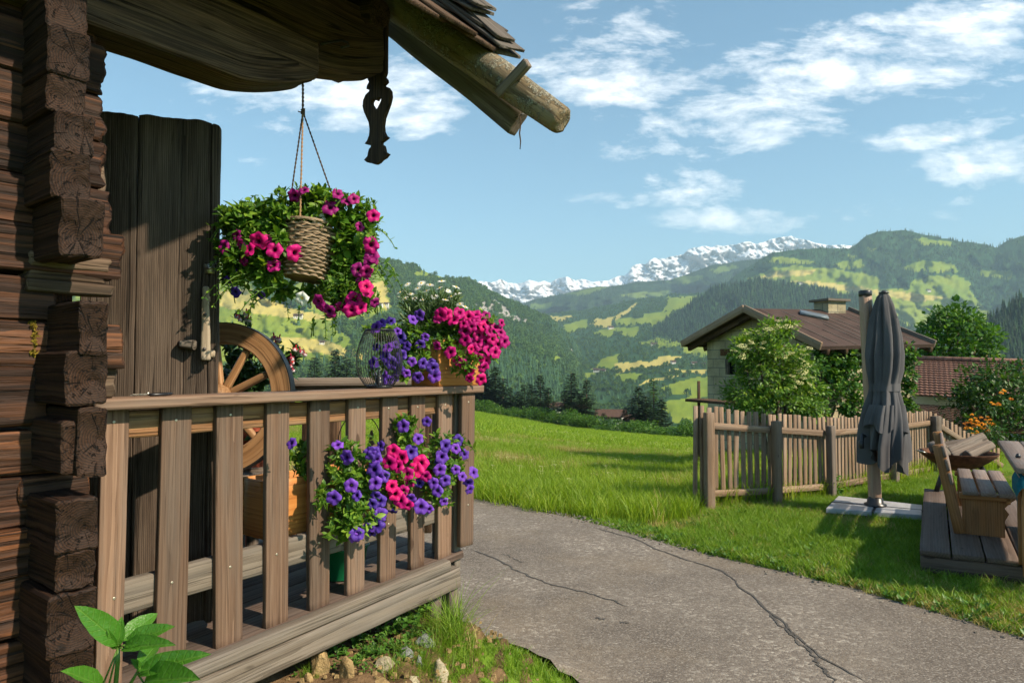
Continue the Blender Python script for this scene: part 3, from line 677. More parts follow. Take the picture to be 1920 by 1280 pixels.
# ---- hills: curved sheets at their own distances
def interp(pts, u):
    p = np.array(pts, float); return np.interp(u, p[:, 0], p[:, 1])
FORESTS = []
def hill(name, mat, u0, u1, du, crest, foot, r0, r1, rows, seed, amp, meadows=(), hays=(), rocks=(), cj=3.0, back=6, label='', nsc=1.0, power=1.0):
    us = np.arange(u0, u1 + du, du); tt = np.linspace(0, 1, rows)
    vc = interp(crest, us) + cj * fbm(us * .03, us * 0, seed, 4); vf = interp(foot, us)
    U, T = np.meshgrid(us, tt); Vv = vf[None] + (vc - vf)[None] * T
    Y = r0 * (r1 / r0) ** (T ** power)
    env = np.clip(np.minimum(T, 1 - T) * 6, 0, 1) * .8 + .2
    Y = Y * (1 + amp * env * (fbm(U * .012 * nsc, Vv * .02 * nsc, seed + 1, 5) + .35 * fbm(U * .06 * nsc, Vv * .07 * nsc, seed + 2, 3)))
    ax = (U - 960) / F; ay = (640 - Vv) / F
    wy = math.cos(TH) - math.sin(TH) * ay; wz = math.sin(TH) + math.cos(TH) * ay
    X = ax / wy * Y; Z = CZ + wz / wy * Y
    ju = U + 7 * fbm(U * .05, Vv * .09, seed + 5, 3); jv = Vv + 4 * fbm(U * .06, Vv * .1, seed + 6, 3)
    def cov(polys):
        c = np.zeros(U.shape)
        for p in polys: c = np.maximum(c, in_poly(ju, jv, p).astype(float))
        return c
    me = cov(meadows); ha = cov(hays); ro = cov(rocks); me = np.maximum(me, ha)
    # far side
    bx = []; 
    for i in range(1, back + 1):
        kk = 1 + .06 * i; bx.append((X[-1] * kk, Y[-1] * kk, Z[-1] - (Y[-1] * .06 * i) * .35))
    XX = np.vstack([X] + [b[0][None] for b in bx]); YY = np.vstack([Y] + [b[1][None] for b in bx]); ZZ = np.vstack([Z] + [b[2][None] for b in bx])
    pad = lambda q: np.vstack([q, np.zeros((back, q.shape[1]))])
    gg = np.stack([pad(me), pad(ha), pad(ro)], -1).reshape(-1, 3)
    hl = vnoise(XX * .01, YY * .01, seed)
    mb = MB(); grid_mesh(mb, XX, YY, ZZ, gg, np.vstack([T, np.ones((back, T.shape[1]))]).ravel())
    o = struct(mb.build(name, mat)); o['label'] = label
    return dict(X=X, Y=Y, Z=Z, me=me, ro=ro, U=U, V=Vv, T=T, back=bx)

SNOW = [(600, 560), (800, 545), (880, 535), (902, 528), (922, 530), (939, 522), (952, 529), (968, 531), (980, 529), (992, 524), (1010, 529), (1020, 527), (1031, 531), (1045, 523), (1062, 518), (1078, 526), (1090, 523), (1099, 524), (1110, 528), (1125, 526), (1141, 525), (1150, 520), (1161, 517), (1170, 518), (1178, 512), (1185, 501), (1192, 497), (1200, 496), (1211, 496), (1218, 487), (1226, 482), (1236, 484), (1248, 483), (1256, 480), (1265, 480), (1282, 476), (1290, 467), (1299, 463), (1310, 462), (1321, 460), (1335, 463), (1344, 460), (1355, 461), (1366, 459), (1380, 457), (1394, 453), (1405, 452), (1418, 457), (1431, 455), (1445, 449), (1458, 447), (1470, 446), (1484, 442), (1495, 446), (1507, 448), (1525, 455), (1549, 459), (1570, 458), (1588, 460), (1640, 462), (1800, 480), (2100, 500)]
SN = hill('mountain', M['snow'], 560, 2000, 2.0, SNOW, [(560, 640), (2000, 640)], 4900, 5700, 120, 41, .035, cj=3.2, nsc=2.6, label='snow covered rocky mountain range on the horizon')
# sharpen the rock faces
me_ = bpy.data.objects['mountain'].data
co = np.zeros(len(me_.vertices) * 3, np.float32); me_.vertices.foreach_get('co', co); co = co.reshape(-1, 3).astype(float)
rx = co[:, 0]; rz = co[:, 2]
ridge = 1 - np.abs(fbm(rx * .0052 + rz * .0018, rz * .0025, 77, 5)) * 2
ridge2 = 1 - np.abs(fbm(rx * .017 + rz * .005, rz * .008, 79, 4)) * 2
kk = 1 - .022 * (ridge - .5) - .010 * (ridge2 - .5)
co[:, 0] *= kk; co[:, 1] *= kk; co[:, 2] = CZ + (co[:, 2] - CZ) * kk
me_.vertices.foreach_set('co', co.astype(np.float32).ravel()); me_.update()

FARM = hill('mountain', M['far_hill'], 880, 1720, 4, [(880, 590), (940, 580), (980, 569), (1000, 561), (1050, 551), (1099, 541), (1113, 538), (1141, 538), (1197, 528), (1254, 524), (1282, 514), (1310, 505), (1355, 493), (1380, 490), (1400, 487), (1500, 478), (1720, 470)],
     [(880, 660), (1720, 660)], 2600, 3500, 60, 51, .10,
     meadows=[[(989, 570), (1037, 566), (1034, 580), (992, 577)], [(1060, 554), (1100, 541), (1140, 540), (1090, 553)], [(1276, 519), (1320, 516), (1300, 532), (1250, 530)], [(1160, 552), (1250, 545), (1250, 555), (1180, 560)], [(1330, 505), (1380, 496), (1385, 503), (1345, 512)]], nsc=.8, label='blue green forested mountain below the snow range')
VALM = [[(1054, 625), (1060, 610), (1099, 601), (1105, 614), (1066, 626)], [(1155, 597), (1217, 596), (1214, 608), (1155, 610)],
        [(1206, 587), (1260, 585), (1244, 611), (1216, 611)], [(1254, 557), (1315, 554), (1295, 574), (1262, 586), (1240, 584)], [(1110, 626), (1130, 616), (1200, 612), (1190, 634), (1158, 622), (1140, 634)],
        [(1197, 645), (1234, 633), (1282, 638), (1290, 650), (1225, 652)], [(1107, 690), (1127, 673), (1165, 663), (1158, 682), (1141, 693)], [(1147, 700), (1208, 700), (1185, 719), (1147, 710)],
        [(1076, 707), (1113, 698), (1120, 706), (1085, 716)], [(1228, 730), (1290, 709), (1340, 706), (1340, 745), (1290, 742)], [(1276, 647), (1340, 652), (1340, 672), (1282, 664)], [(1240, 755), (1300, 742), (1340, 750), (1340, 800), (1260, 790)]]
VALH = [[(1017, 594), (1085, 593), (1040, 606), (1040, 616)], [(1116, 599), (1150, 596), (1145, 613), (1112, 614)], [(1155, 680), (1222, 676), (1237, 666), (1280, 668), (1254, 684), (1220, 690), (1155, 698)],
        [(1186, 720), (1226, 709), (1282, 704), (1226, 716)], [(1100, 610), (1160, 590), (1190, 568), (1200, 566), (1160, 600)], [(1258, 690), (1340, 692), (1340, 700), (1258, 697)]]
VAL = hill('valley', M['hill'], 830, 1620, 3, [(830, 640), (1000, 592), (1080, 583), (1200, 560), (1260, 552), (1330, 548), (1400, 540), (1620, 540)], [(830, 830), (1620, 830)], 430, 2500, 110, 61, .05, VALM, VALH, nsc=.9, power=1.0, label='green valley floor with hay fields and woods')
LHM = [[(-260, 500), (300, 480), (470, 470), (520, 500), (476, 522), (476, 560), (545, 576), (620, 600), (660, 640), (690, 680), (640, 690), (560, 690), (420, 700), (-260, 700)],
       [(676, 525), (690, 512), (722, 515), (735, 560), (735, 590), (700, 600), (680, 585)], [(545, 560), (560, 520), (600, 515), (640, 560), (700, 602), (660, 612), (600, 590)], [(755, 520), (790, 507), (845, 520), (851, 530), (800, 524)], [(1028, 676), (1046, 664), (1056, 680), (1044, 685)]]
LHH = [[(410, 545), (470, 540), (500, 560), (560, 580), (600, 588), (640, 600), (560, 598), (470, 585), (410, 575)], [(420, 640), (520, 632), (600, 636), (690, 665), (690, 690), (600, 660), (500, 660)], [(690, 530), (720, 525), (730, 580), (700, 560)]]
LHR = [[(880, 576), (925, 560), (960, 585), (950, 600), (905, 590)], [(930, 585), (985, 594), (1000, 610), (960, 608)], [(1062, 650), (1085, 660), (1082, 670), (1060, 660)], [(985, 612), (1040, 640), (1010, 632)]]
LH = hill('hill', M['hill'], -260, 1108, 3, [(-260, 500), (150, 480), (412, 478), (560, 480), (687, 487), (740, 492), (780, 501), (805, 512), (850, 523), (872, 526), (900, 538), (939, 560), (972, 572), (1000, 586), (1029, 600), (1051, 619), (1074, 642), (1093, 670), (1108, 690)],
     [(-260, 790), (150, 790), (600, 790), (900, 800), (1108, 800)], 480, 1500, 110, 71, .10, LHM, LHH, LHR, label='steep hill with sunny meadows on the left and forest on its flank')
EM = [[(1402, 523), (1440, 505), (1492, 497), (1560, 502), (1613, 512), (1650, 521), (1644, 538), (1703, 541), (1712, 524), (1746, 516), (1796, 517), (1819, 532), (1824, 557), (1866, 594), (1850, 612), (1740, 622), (1680, 612), (1650, 590), (1600, 565), (1480, 532)],
      [(1437, 493), (1445, 484), (1475, 482), (1537, 490), (1500, 496)], [(1560, 494), (1613, 486), (1625, 502), (1580, 504)], [(1686, 502), (1720, 490), (1785, 494), (1800, 512), (1712, 510)], [(1835, 506), (1900, 508), (1900, 525), (1835, 516)], [(1712, 447), (1780, 452), (1782, 462), (1730, 458)], [(1622, 464), (1646, 464), (1640, 472)], [(1590, 476), (1610, 478), (1600, 490)]]
EH = [[(1478, 527), (1537, 529), (1633, 541), (1717, 549), (1779, 560), (1717, 566), (1633, 552), (1537, 538)], [(1410, 521), (1470, 508), (1530, 504), (1520, 514), (1440, 524)]]
EHILL = hill('hill', M['hill'], 1300, 2160, 3, [(1300, 560), (1365, 527), (1380, 515), (1410, 497), (1450, 474), (1480, 468), (1560, 465), (1592, 464), (1605, 457), (1625, 442), (1650, 434), (1690, 432), (1735, 439), (1760, 445), (1800, 452), (1850, 460), (1870, 462), (1890, 450), (1920, 442), (2160, 430)],
     [(1300, 730), (2160, 760)], 1850, 2500, 100, 81, .045, EM, EH, label='big rounded hill with fields and dark forest on the right')
FH = hill('hill', M['hill'], 1150, 1760, 3, [(1150, 665), (1196, 640), (1220, 622), (1250, 602), (1300, 567), (1340, 543), (1400, 530), (1440, 528), (1480, 533), (1560, 548), (1620, 560), (1680, 600), (1760, 640)],
     [(1150, 690), (1200, 678), (1300, 690), (1400, 720), (1760, 790)], 1250, 1700, 50, 91, .05, label='dark spruce forested knoll behind the stone hut')
HH = hill('hill', M['hill'], 1700, 2200, 4, [(1700, 690), (1800, 640), (1850, 602), (1880, 580), (1920, 557), (2000, 520), (2200, 480)], [(1700, 850), (2200, 850)], 400, 700, 40, 101, .05, label='dark forested slope at the right')

# ---- forests: too many trees to count, instanced on the hills
def src_tree(name, kind, mat):
    mb = MB(); r = random.Random(hash(kind) % 97)
    if kind.startswith('con'):
        wd = .15 if kind == 'con' else .125
        lev = [(.06, .42, 1.0), (.24, .62, .78), (.44, .80, .55), (.62, 1.0, .34)]
        m = 7
        for (z0, z1, sc) in lev:
            th = np.linspace(0, 2 * math.pi, m, endpoint=False) + r.random()
            rad = wd * sc * np.array([.75 + .5 * r.random() for _ in range(m)])
            v = np.stack([np.cos(th) * rad, np.sin(th) * rad, z0 + np.array([r.uniform(-.03, .03) for _ in range(m)])], 1)
            v = np.vstack([v, [[0, 0, z1]]]); b_ = np.arange(m)
            mb.add(v, [np.stack([b_, (b_ + 1) % m, np.full(m, m)], 1)], None, np.r_[np.array([r.random() for _ in range(m)]), .6])
    else:
        for c_, rr_ in (((0, 0, .55), .36), ((.2, .05, .42), .24), ((-.2, .1, .5), .24), ((0, -.18, .62), .24), ((.05, .1, .78), .2)):
            p, d_ = ellipsoid_pts(c_, (rr_, rr_, rr_), 34, .8)
            scatter(mb, CARD, p, unit(d_ * .6 + rand_dir(len(p)) * .7), d_, .26)
    me = mb.build(name, mat); COL.objects.unlink(me); return me
SRC = {'con': src_tree('conifer_source', 'con', M['far_conifer']), 'con2': src_tree('slim_conifer_source', 'con2', M['far_conifer']),
       'light': src_tree('light_conifer_source', 'con', M['light_conifer']), 'light2': src_tree('light_slim_source', 'con2', M['light_conifer']), 'dark': src_tree('dark_conifer_source', 'con', M['dark_conifer']), 'broad': src_tree('broadleaf_source', 'broad', M['far_broad'])}

def instancer(name, pts, scale, rotz, srcs, idx, label, tilt=None):
    n = len(pts); me = bpy.data.meshes.new(name); me.vertices.add(n); me.vertices.foreach_set('co', np.asarray(pts, np.float32).ravel())
    at = me.attributes.new('sc', 'FLOAT_VECTOR', 'POINT'); scale = np.asarray(scale, float)
    if scale.ndim == 1: scale = np.repeat(scale[:, None], 3, 1)
    at.data.foreach_set('vector', scale.astype(np.float32).ravel())
    rot = np.zeros((n, 3), np.float32); rot[:, 2] = rotz
    if tilt is not None: rot[:, :2] = tilt
    at = me.attributes.new('rot', 'FLOAT_VECTOR', 'POINT'); at.data.foreach_set('vector', rot.ravel())
    at = me.attributes.new('ix', 'INT', 'POINT'); at.data.foreach_set('value', np.asarray(idx, np.int32))
    o = bpy.data.objects.new(name, me); COL.objects.link(o)
    ng = bpy.data.node_groups.new(name, 'GeometryNodeTree')
    ng.interface.new_socket('Geometry', in_out='INPUT', socket_type='NodeSocketGeometry'); ng.interface.new_socket('Geometry', in_out='OUTPUT', socket_type='NodeSocketGeometry')
    N = ng.nodes; L = ng.links
    gi = N.new('NodeGroupInput'); go = N.new('NodeGroupOutput'); ip = N.new('GeometryNodeInstanceOnPoints'); jn = N.new('GeometryNodeJoinGeometry')
    for s_ in reversed(srcs):
        oi = N.new('GeometryNodeObjectInfo'); oi.inputs['Object'].default_value = s_; oi.inputs['As Instance'].default_value = True
        L.new(oi.outputs['Geometry'], jn.inputs[0])
    def na(nm, dt):
        x = N.new('GeometryNodeInputNamedAttribute'); x.data_type = dt; x.inputs['Name'].default_value = nm
        return [q for q in x.outputs if q.enabled and q.name == 'Attribute'][0]
    L.new(gi.outputs[0], ip.inputs['Points']); L.new(jn.outputs[0], ip.inputs['Instance']); ip.inputs['Pick Instance'].default_value = True
    L.new(na('ix', 'INT'), ip.inputs['Instance Index']); L.new(na('sc', 'FLOAT_VECTOR'), ip.inputs['Scale'])
    er = N.new('FunctionNodeEulerToRotation'); L.new(na('rot', 'FLOAT_VECTOR'), er.inputs[0]); L.new(er.outputs[0], ip.inputs['Rotation'])
    L.new(ip.outputs[0], go.inputs[0])
    md = o.modifiers.new('scatter', 'NODES'); md.node_group = ng
    struct(o, 'stuff'); o['label'] = label
    return o

def forest(hd, n, name, srcs, weights, hmin, hmax, label, seed, copse=0.0, tmin=0.0, broadmask=None, vmax=None, crest=1.0, rockp=.15):
    X, Y, Z, me, T = hd['X'], hd['Y'], hd['Z'], hd['me'], hd['T']
    Pm = np.stack([X, Y, Z], -1)
    e1 = Pm[1:, :-1] - Pm[:-1, :-1]; e2 = Pm[:-1, 1:] - Pm[:-1, :-1]; ar = np.linalg.norm(np.cross(e1, e2), axis=-1)
    w = ar * (1 - me[:-1, :-1]) * np.where(hd['ro'][:-1, :-1] > .5, rockp, 1.0)
    if copse: 
        cp = fbm(X * .006, Y * .006, seed + 3, 4)[:-1, :-1]; w = w + ar * me[:-1, :-1] * np.where(cp > .28, copse, copse * .03)
    w[T[:-1, :-1] < tmin] = 0
    if vmax is not None: w[hd['V'][:-1, :-1] > vmax] = 0
    w = w / w.sum(); r_ = np.random.default_rng(seed)
    k = r_.choice(w.size, n, p=w.ravel()); i, j = np.divmod(k, w.shape[1]); fi = r_.random((n, 1)); fj = r_.random((n, 1))
    p = Pm[i, j] * (1 - fi) * (1 - fj) + Pm[i + 1, j] * fi * (1 - fj) + Pm[i, j + 1] * (1 - fi) * fj + Pm[i + 1, j + 1] * fi * fj
    h = r_.uniform(hmin, hmax, n) * np.where(r_.random(n) < .1, 1.25, 1)
    p[:, 2] -= h * .05
    ix = r_.choice(len(srcs), n, p=np.array(weights) / sum(weights))
    if broadmask is not None:
        bm = fbm(p[:, 0] * .004, p[:, 1] * .004, seed + 8, 4) > broadmask; ix = np.where(bm & (r_.random(n) < .7), len(srcs) - 1, ix)
    isb = ix == len(srcs) - 1 if srcs[-1] is SRC['broad'] else np.zeros(n, bool)
    sc = np.stack([h * np.where(isb, .75, 1.15)] * 2 + [np.where(isb, h * .72, h)], 1)
    return instancer(name, p, sc, r_.random(n) * 6.28, srcs, ix, label)
forest(LH, 15000, 'hillside_forest', [SRC['light'], SRC['light2'], SRC['broad']], [.55, .3, .15], 9, 15, 'spruce forest on the steep left hill', 5, copse=.10, broadmask=.05)
forest(EHILL, 14000, 'hillside_forest', [SRC['con'], SRC['con2'], SRC['broad']], [.6, .33, .07], 9, 16, 'dark forest on the big rounded hill at the right', 6, copse=.02, broadmask=.45)
forest(FH, 8500, 'hillside_forest', [SRC['con'], SRC['dark']], [.4, .6], 13, 20, 'dense dark spruce wood on the knoll behind the stone hut', 7)
forest(HH, 2500, 'hillside_forest', [SRC['dark'], SRC['con2']], [.7, .3], 9, 14, 'dark spruce wood on the slope at the right edge', 8)
forest(VAL, 15000, 'valley_wood', [SRC['light'], SRC['con2'], SRC['broad']], [.35, .2, .45], 5, 9, 'woods and hedgerows between the valley fields', 9, copse=.03, broadmask=.0, vmax=815)
forest(FARM, 9000, 'hillside_forest', [SRC['con'], SRC['dark']], [.6, .4], 9, 15, 'far blue forest below the snow range', 10)

# ---- grass
def tuft(name, n, rad, h0, h1, w, mat, lean=.5, seed=1):
    r_ = np.random.default_rng(seed); mb = MB()
    a = r_.random(n) * 6.28; rr_ = rad * np.sqrt(r_.random(n)); h = r_.uniform(h0, h1, n); ln = r_.normal(0, lean, (n, 2)) * h[:, None]
    yaw = r_.random(n) * 6.28; sx = np.stack([np.cos(yaw), np.sin(yaw)], 1) * w
    ts = [0, .4, .75, 1.0]; ws = [1, .85, .55, .05]; V = []
    for t_, q in zip(ts, ws):
        c = np.stack([np.cos(a) * rr_ + ln[:, 0] * t_ ** 2, np.sin(a) * rr_ + ln[:, 1] * t_ ** 2, h * (t_ - .12 * t_ * t_)], 1)
        o_ = np.concatenate([sx * q / 2 * (.7 + .6 * r_.random((n, 1))), np.zeros((n, 1))], 1)
        V += [c - o_, c + o_]
    V = np.stack(V, 1); f = []
    for i in range(3): f.append([i * 2, i * 2 + 1, i * 2 + 3, i * 2 + 2])
    f = (np.array(f)[None] + (np.arange(n) * 8)[:, None, None]).reshape(-1, 4)
    mb.add(V.reshape(-1, 3), [f], None, np.repeat(r_.random(n), 8))
    o = mb.build(name, mat); COL.objects.unlink(o); return o
def weedtuft(name, n, size, mat, seed):
    r_ = np.random.default_rng(seed); mb = MB(); a = r_.random(n) * 6.28; el = r_.uniform(.2, 1.1, n)
    d_ = np.stack([np.cos(a) * np.cos(el), np.sin(a) * np.cos(el), np.sin(el)], 1); p = d_ * size * .3 * r_.random((n, 1)) + np.stack([r_.normal(0, size * .5, n), r_.normal(0, size * .5, n), np.full(n, .01)], 1)
    scatter(mb, LEAF_S, p, d_, np.tile([0, 0, 1.0], (n, 1)), size * r_.uniform(.6, 1.2, n)); o = mb.build(name, mat); COL.objects.unlink(o); return o
LT = [tuft('lawn_tuft_%s' % c, 26, .055, .035, .10, .0048, M['grass'], .55, i) for i, c in enumerate('abc')] + [tuft('lawn_dry', 14, .06, .03, .09, .0045, M['dry_grass'], .9, 8)]
MT = [tuft('meadow_tuft_%s' % c, 34, .14, .12, .30, .008, M['meadow_grass'], .38, 20 + i) for i, c in enumerate('abc')] + [tuft('meadow_dry', 18, .12, .15, .34, .005, M['dry_grass'], .35, 28)]
FTf = [tuft('far_tuft_%s' % c, 40, .5, .14, .30, .03, M['meadow_grass'], .3, 30 + i) for i, c in enumerate('ab')]
WT = [weedtuft('weed_a', 14, .034, M['weed_leaf'], 3), weedtuft('weed_b', 10, .048, M['weed_leaf'], 4)]
def pts_where(n, lo, hi, cond):
    x = rng.uniform(lo[0], hi[0], n); y = rng.uniform(lo[1], hi[1], n); k = cond(x, y); x, y = x[k], y[k]
    return np.stack([x, y, gz(x, y) - .004], 1)
def in_view(x, y, m=.12): return (y > 1.2) & (np.abs(x) < (.75 + m) * y)
def off_road(x, y): return ~in_poly(x, y, ROADPOLY)
def bank_edge(s): return .33 - .22 * sstep(1.2, 1.95, s)
def off_bank(x, y):
    s, a = sa(x, y); return ~((a < bank_edge(s) + .07 * fbm(x * 4, y * 4, 2, 2)) & (s < 2.15 + .2 * fbm(x * 3, y * 3, 4, 2)))
DECKP = []   # filled by the deck's outline
dk0 = G(1725, 1030, .18); dk1 = G(1733, 915, .18)
dkd = unit(np.array([dk1.x - dk0.x, dk1.y - dk0.y])); dkn = np.array([dkd[1], -dkd[0]])
DK0 = np.array([dk0.x, dk0.y]); DK1 = np.array([dk1.x, dk1.y])
DECKP = [tuple(DK0), tuple(DK1), tuple(DK1 + dkn * 3.2), tuple(DK0 + dkn * 3.2)]
FPOST = [GG(1327, 955), GG(1452, 943), GG(1553, 931), GG(1672, 906), GG(1752, 888)]
FENCELINE = [(p.x, p.y) for p in FPOST]
def behind_fence(x, y):
    fx = [FENCELINE[0][0] - .25] + [p[0] for p in FENCELINE] + [20]; fy = [FENCELINE[0][1] - .1] + [p[1] for p in FENCELINE] + [11]
    return (y > np.interp(x, fx, fy) + .05) & (x > fx[0] - .2) | (x <= FENCELINE[0][0] - .25) & (y > 7.5 + .45 * (x - 1.0) * 0 + .5 * fbm(x, y, 1, 2))
def lawn(x, y): return in_view(x, y) & off_road(x, y) & off_bank(x, y) & ~in_poly(x, y, DECKP) & ~behind_fence(x, y)
p1_ = pts_where(50000, (-.5, 2.6), (8.5, 11), lawn)
keep = rng.random(len(p1_)) < np.clip(1.3 - p1_[:, 1] / 14, .35, 1); p1_ = p1_[keep]
n = len(p1_); dry = fbm(p1_[:, 0] * 1.1, p1_[:, 1] * 1.1, 14, 3) + rng.normal(0, .25, n)
er_d = np.min(np.linalg.norm(p1_[:, None, :2] - ER[None, ::4, :], axis=2), axis=1); el_d = np.min(np.linalg.norm(p1_[:, None, :2] - EL[None, ::4, :], axis=2), axis=1)
dry = dry + np.where((er_d < .22), .35, 0) + np.where(el_d < .12, .5, 0)
sc = rng.uniform(.55, 1.15, n) * (1 + .3 * fbm(p1_[:, 0] * 2, p1_[:, 1] * 2, 31, 3)); sc = np.where(el_d < .9, sc * .62, sc)
instancer('lawn', p1_, sc, rng.random(n) * 6.28, LT, np.where(dry > .42, 3, rng.integers(0, 3, n)), 'short green lawn grass beside the lane')
p2_ = pts_where(90000, (-14, 6.5), (14, 26), lambda x, y: in_view(x, y, -.05) & off_road(x, y) & behind_fence(x, y))
keep = rng.random(len(p2_)) < np.clip(9.0 / p2_[:, 1], .2, 1); p2_ = p2_[keep]; n = len(p2_)
instancer('meadow_grass', p2_, rng.uniform(.7, 1.25, n) * (1 + .2 * fbm(p2_[:, 0] * .7, p2_[:, 1] * .7, 33, 3)), rng.random(n) * 6.28, MT, np.where(fbm(p2_[:, 0] * .6, p2_[:, 1] * .6, 35, 3) + rng.normal(0, .25, n) > .42, 3, rng.integers(0, 3, n)), 'tall sunlit meadow grass')
p3_ = pts_where(60000, (-45, 24), (42, 125), lambda x, y: (np.abs(x / y + .0) < .45) & (y < edgeY(x, y) + 4))
keep = rng.random(len(p3_)) < np.clip(30.0 / p3_[:, 1], .2, 1); p3_ = p3_[keep]; n = len(p3_)
instancer('meadow_grass', p3_, rng.uniform(.7, 1.3, n), rng.random(n) * 6.28, FTf, rng.integers(0, 2, n), 'distant meadow grass sloping away to the hedge')
# weeds along the road edge
ii = rng.integers(50, 225, 1500); p = ER[ii] + nr[ii] * np.abs(rng.normal(.12, .16, 1500))[:, None]
k = off_road(p[:, 0], p[:, 1]) & (p[:, 1] > 2.5); p = p[k]
q = pts_where(2500, (.5, 3), (8, 10), lawn); q = q[fbm(q[:, 0] * 1.6, q[:, 1] * 1.6, 44, 3) > .2]
p = np.vstack([np.stack([p[:, 0], p[:, 1], gz(p[:, 0], p[:, 1])], 1), q])
instancer('lawn_weeds', p, rng.uniform(.6, 1.2, len(p)), rng.random(len(p)) * 6.28, WT, rng.integers(0, 2, len(p)), 'broad leaved weeds in the verge and lawn')

# white umbels in the meadow
mb = MB(); th = rng.random(26) * 6.28; rr_ = .05 * np.sqrt(rng.random(26)); scatter(mb, CARD, np.stack([np.cos(th) * rr_, np.sin(th) * rr_, .30 + .01 * rng.random(26)], 1), np.stack([np.cos(th * 3), np.sin(th * 3), np.full(26, .3)], 1), np.tile([0, 0, 1.0], (26, 1)), .018)
tube(mb, [(0, 0, 0), (.01, 0, .3)], .002, 4); MF = mb.build('umbel', M['cream']); COL.objects.unlink(MF)
q = pts_where(9000, (-1.5, 9), (9, 45), lambda x, y: behind_fence(x, y) & (x < 2.3 + .0 * y + (y > 12) * 40) & (np.abs(x / y) < .4)); n_ = fbm(q[:, 0] * .35, q[:, 1] * .35, 91, 3); q = q[(n_ > .1) & (rng.random(len(q)) < .28)]
instancer('meadow_flowers', q, rng.uniform(.5, 1.0, len(q)), rng.random(len(q)) * 6.28, [MF], np.zeros(len(q), int), 'tiny white flowers dotted in the meadow')
# ------------------------------------------------------------------ the log cabin
def PW(u, v, a):
    s = s_at(u, a, v); q = Wp(s, a, 0); return P(u, v, q[1])
def zpx(v, Y): return CZ + dirpix(960, v)[1] * Y
UP = np.array([0, 0, 1.0])
cabin = thing('log_cabin', 'old dark log cabin with interlocked log corner and overhanging roof', 'cabin', tuple(Wp(0, 0, .3)))
# wall logs along the lane side: the seams were read at u = 30
seams = [.10, .25, .40, .545, .69, .844, 1.0375, 1.177, 1.33, 1.463, 1.642, 1.783, 1.92, 2.07, 2.22, 2.37, 2.52, 2.68, 2.85, 3.0]
s_end = [.05, .06, .05, .06, .04, .12, .03, .10, .16, .05, .26, .06, .245, .215, .20, .19, .18, .17, .17, .16]
for i in range(len(seams) - 1):
    z0, z1 = seams[i], seams[i + 1]; mb = MB()
    proud = random.uniform(-.012, .010)
    plank(mb, Wp(-1.8, proud - .075, (z0 + z1) / 2), Wp(s_end[i] if .05 < s_end[i] else .055, proud - .075 + random.uniform(-.01, .01), (z0 + z1) / 2 + random.uniform(-.008, .008)), (z1 - z0) - .004, .15,
          side=UP, nx=90, ch=.008, ns=16, rough=.005, freq=7, endrough=.02, strata=.006)
    mb.build('wall_log', M['orange_log' if i in (10, 8, 5, 3, 6) else 'dark_log'], cabin, smooth=False)
# the weathered pieces of the same wall showing past the crossing logs
for (v0, v1, u1, mt, a_) in [(487, 512, 210, 'worn_log', .02), (514, 534, 203, 'worn_log', .012), (535, 556, 214, 'worn_log', .02), (652, 745, 219, 'worn_log', -.03), (305, 368, 199, 'worn_log', -.06), (372, 405, 202, 'worn_log', -.07), (884, 935, 168, 'orange_log', .0)]:
    Y = Wp(s_at(u1, a_, v0), a_, 0)[1]; z1 = zpx(v0, Y); z0 = zpx(v1, Y); mb = MB()
    s1 = s_at(u1, a_, v0)
    plank(mb, Wp(-.02, a_ - .03, (z0 + z1) / 2), Wp(s1, a_ - .03, (z0 + z1) / 2), (z1 - z0), .06, side=UP, nx=14, ch=.006, ns=4, rough=.006, freq=14, endrough=.012)
    mb.build('weathered_log', M[mt], cabin)
# log ends of the cross wall, pointing at the lane
for (v0, v1, u0, u1, a_) in [(-40, 56, 70, 150, .20), (55, 141, 74, 156, .21), (141, 212, 76, 150, .20), (213, 287, 92, 168, .21), (284, 373, 86, 163, .21), (372, 480, 108, 190, .225),
                             (566, 664, 148, 202, .245), (660, 758, 124, 202, .235), (766, 893, 150, 204, .235), (790, 888, 118, 160, .215), (937, 1032, 112, 190, .225), (1034, 1102, 114, 188, .215), (1112, 1225, 100, 190, .22), (1222, 1330, 108, 187, .21)]:
    sA, sB = s_at(u0, a_, 700), s_at(u1, a_, 700); Y = Wp((sA + sB) / 2, a_, 0)[1]; z1, z0 = zpx(v0, Y), zpx(v1, Y); mb = MB()
    plank(mb, Wp((sA + sB) / 2, -.5, (z0 + z1) / 2), Wp((sA + sB) / 2, a_, (z0 + z1) / 2), (z1 - z0) + .004, sB - sA, side=UP, nx=44, ch=.006, ns=14, rough=.004, freq=16, endrough=.005, strata=.0045, pith=(random.uniform(-.03, .03), random.uniform(-.02, .03)))
    mb.build('log_end', M['log_end_wood'], cabin, smooth=False)
mb = MB()
p = np.stack([np.full(40, 0.0)] * 3, 1)
for (u, v) in [(60, 610), (64, 640), (62, 660), (66, 628)]:
    c = PW(u, v, .0); pp, d_ = ellipsoid_pts(c, (.008, .008, .014), 60, .3); scatter(mb, CARD, pp, rand_dir(60), d_, .012)
mb.build('moss_caulking', M['moss'], cabin)
mb = MB()
for i in range(14): plank(mb, Wp(.085, -2.2, .12 + i * .2), Wp(.085, -.16, .12 + i * .2), .196, .16, side=UP, nx=6, ch=.006, rough=.003)
mb.build('cross_wall', M['dark_log'], cabin)
# wall boarding over the beams
mb = MB()
for i in range(5):
    plank(mb, Wp(-1.6, -.19 + .004 * (i % 2), 3.06 + .17 * i), Wp(1.28, -.19 + .004 * (i % 2), 3.06 + .17 * i), .168, .05, side=UP, nx=14, ch=.006, ns=2, rough=.003)
mb.build('gable_boarding', M['beam'], cabin)
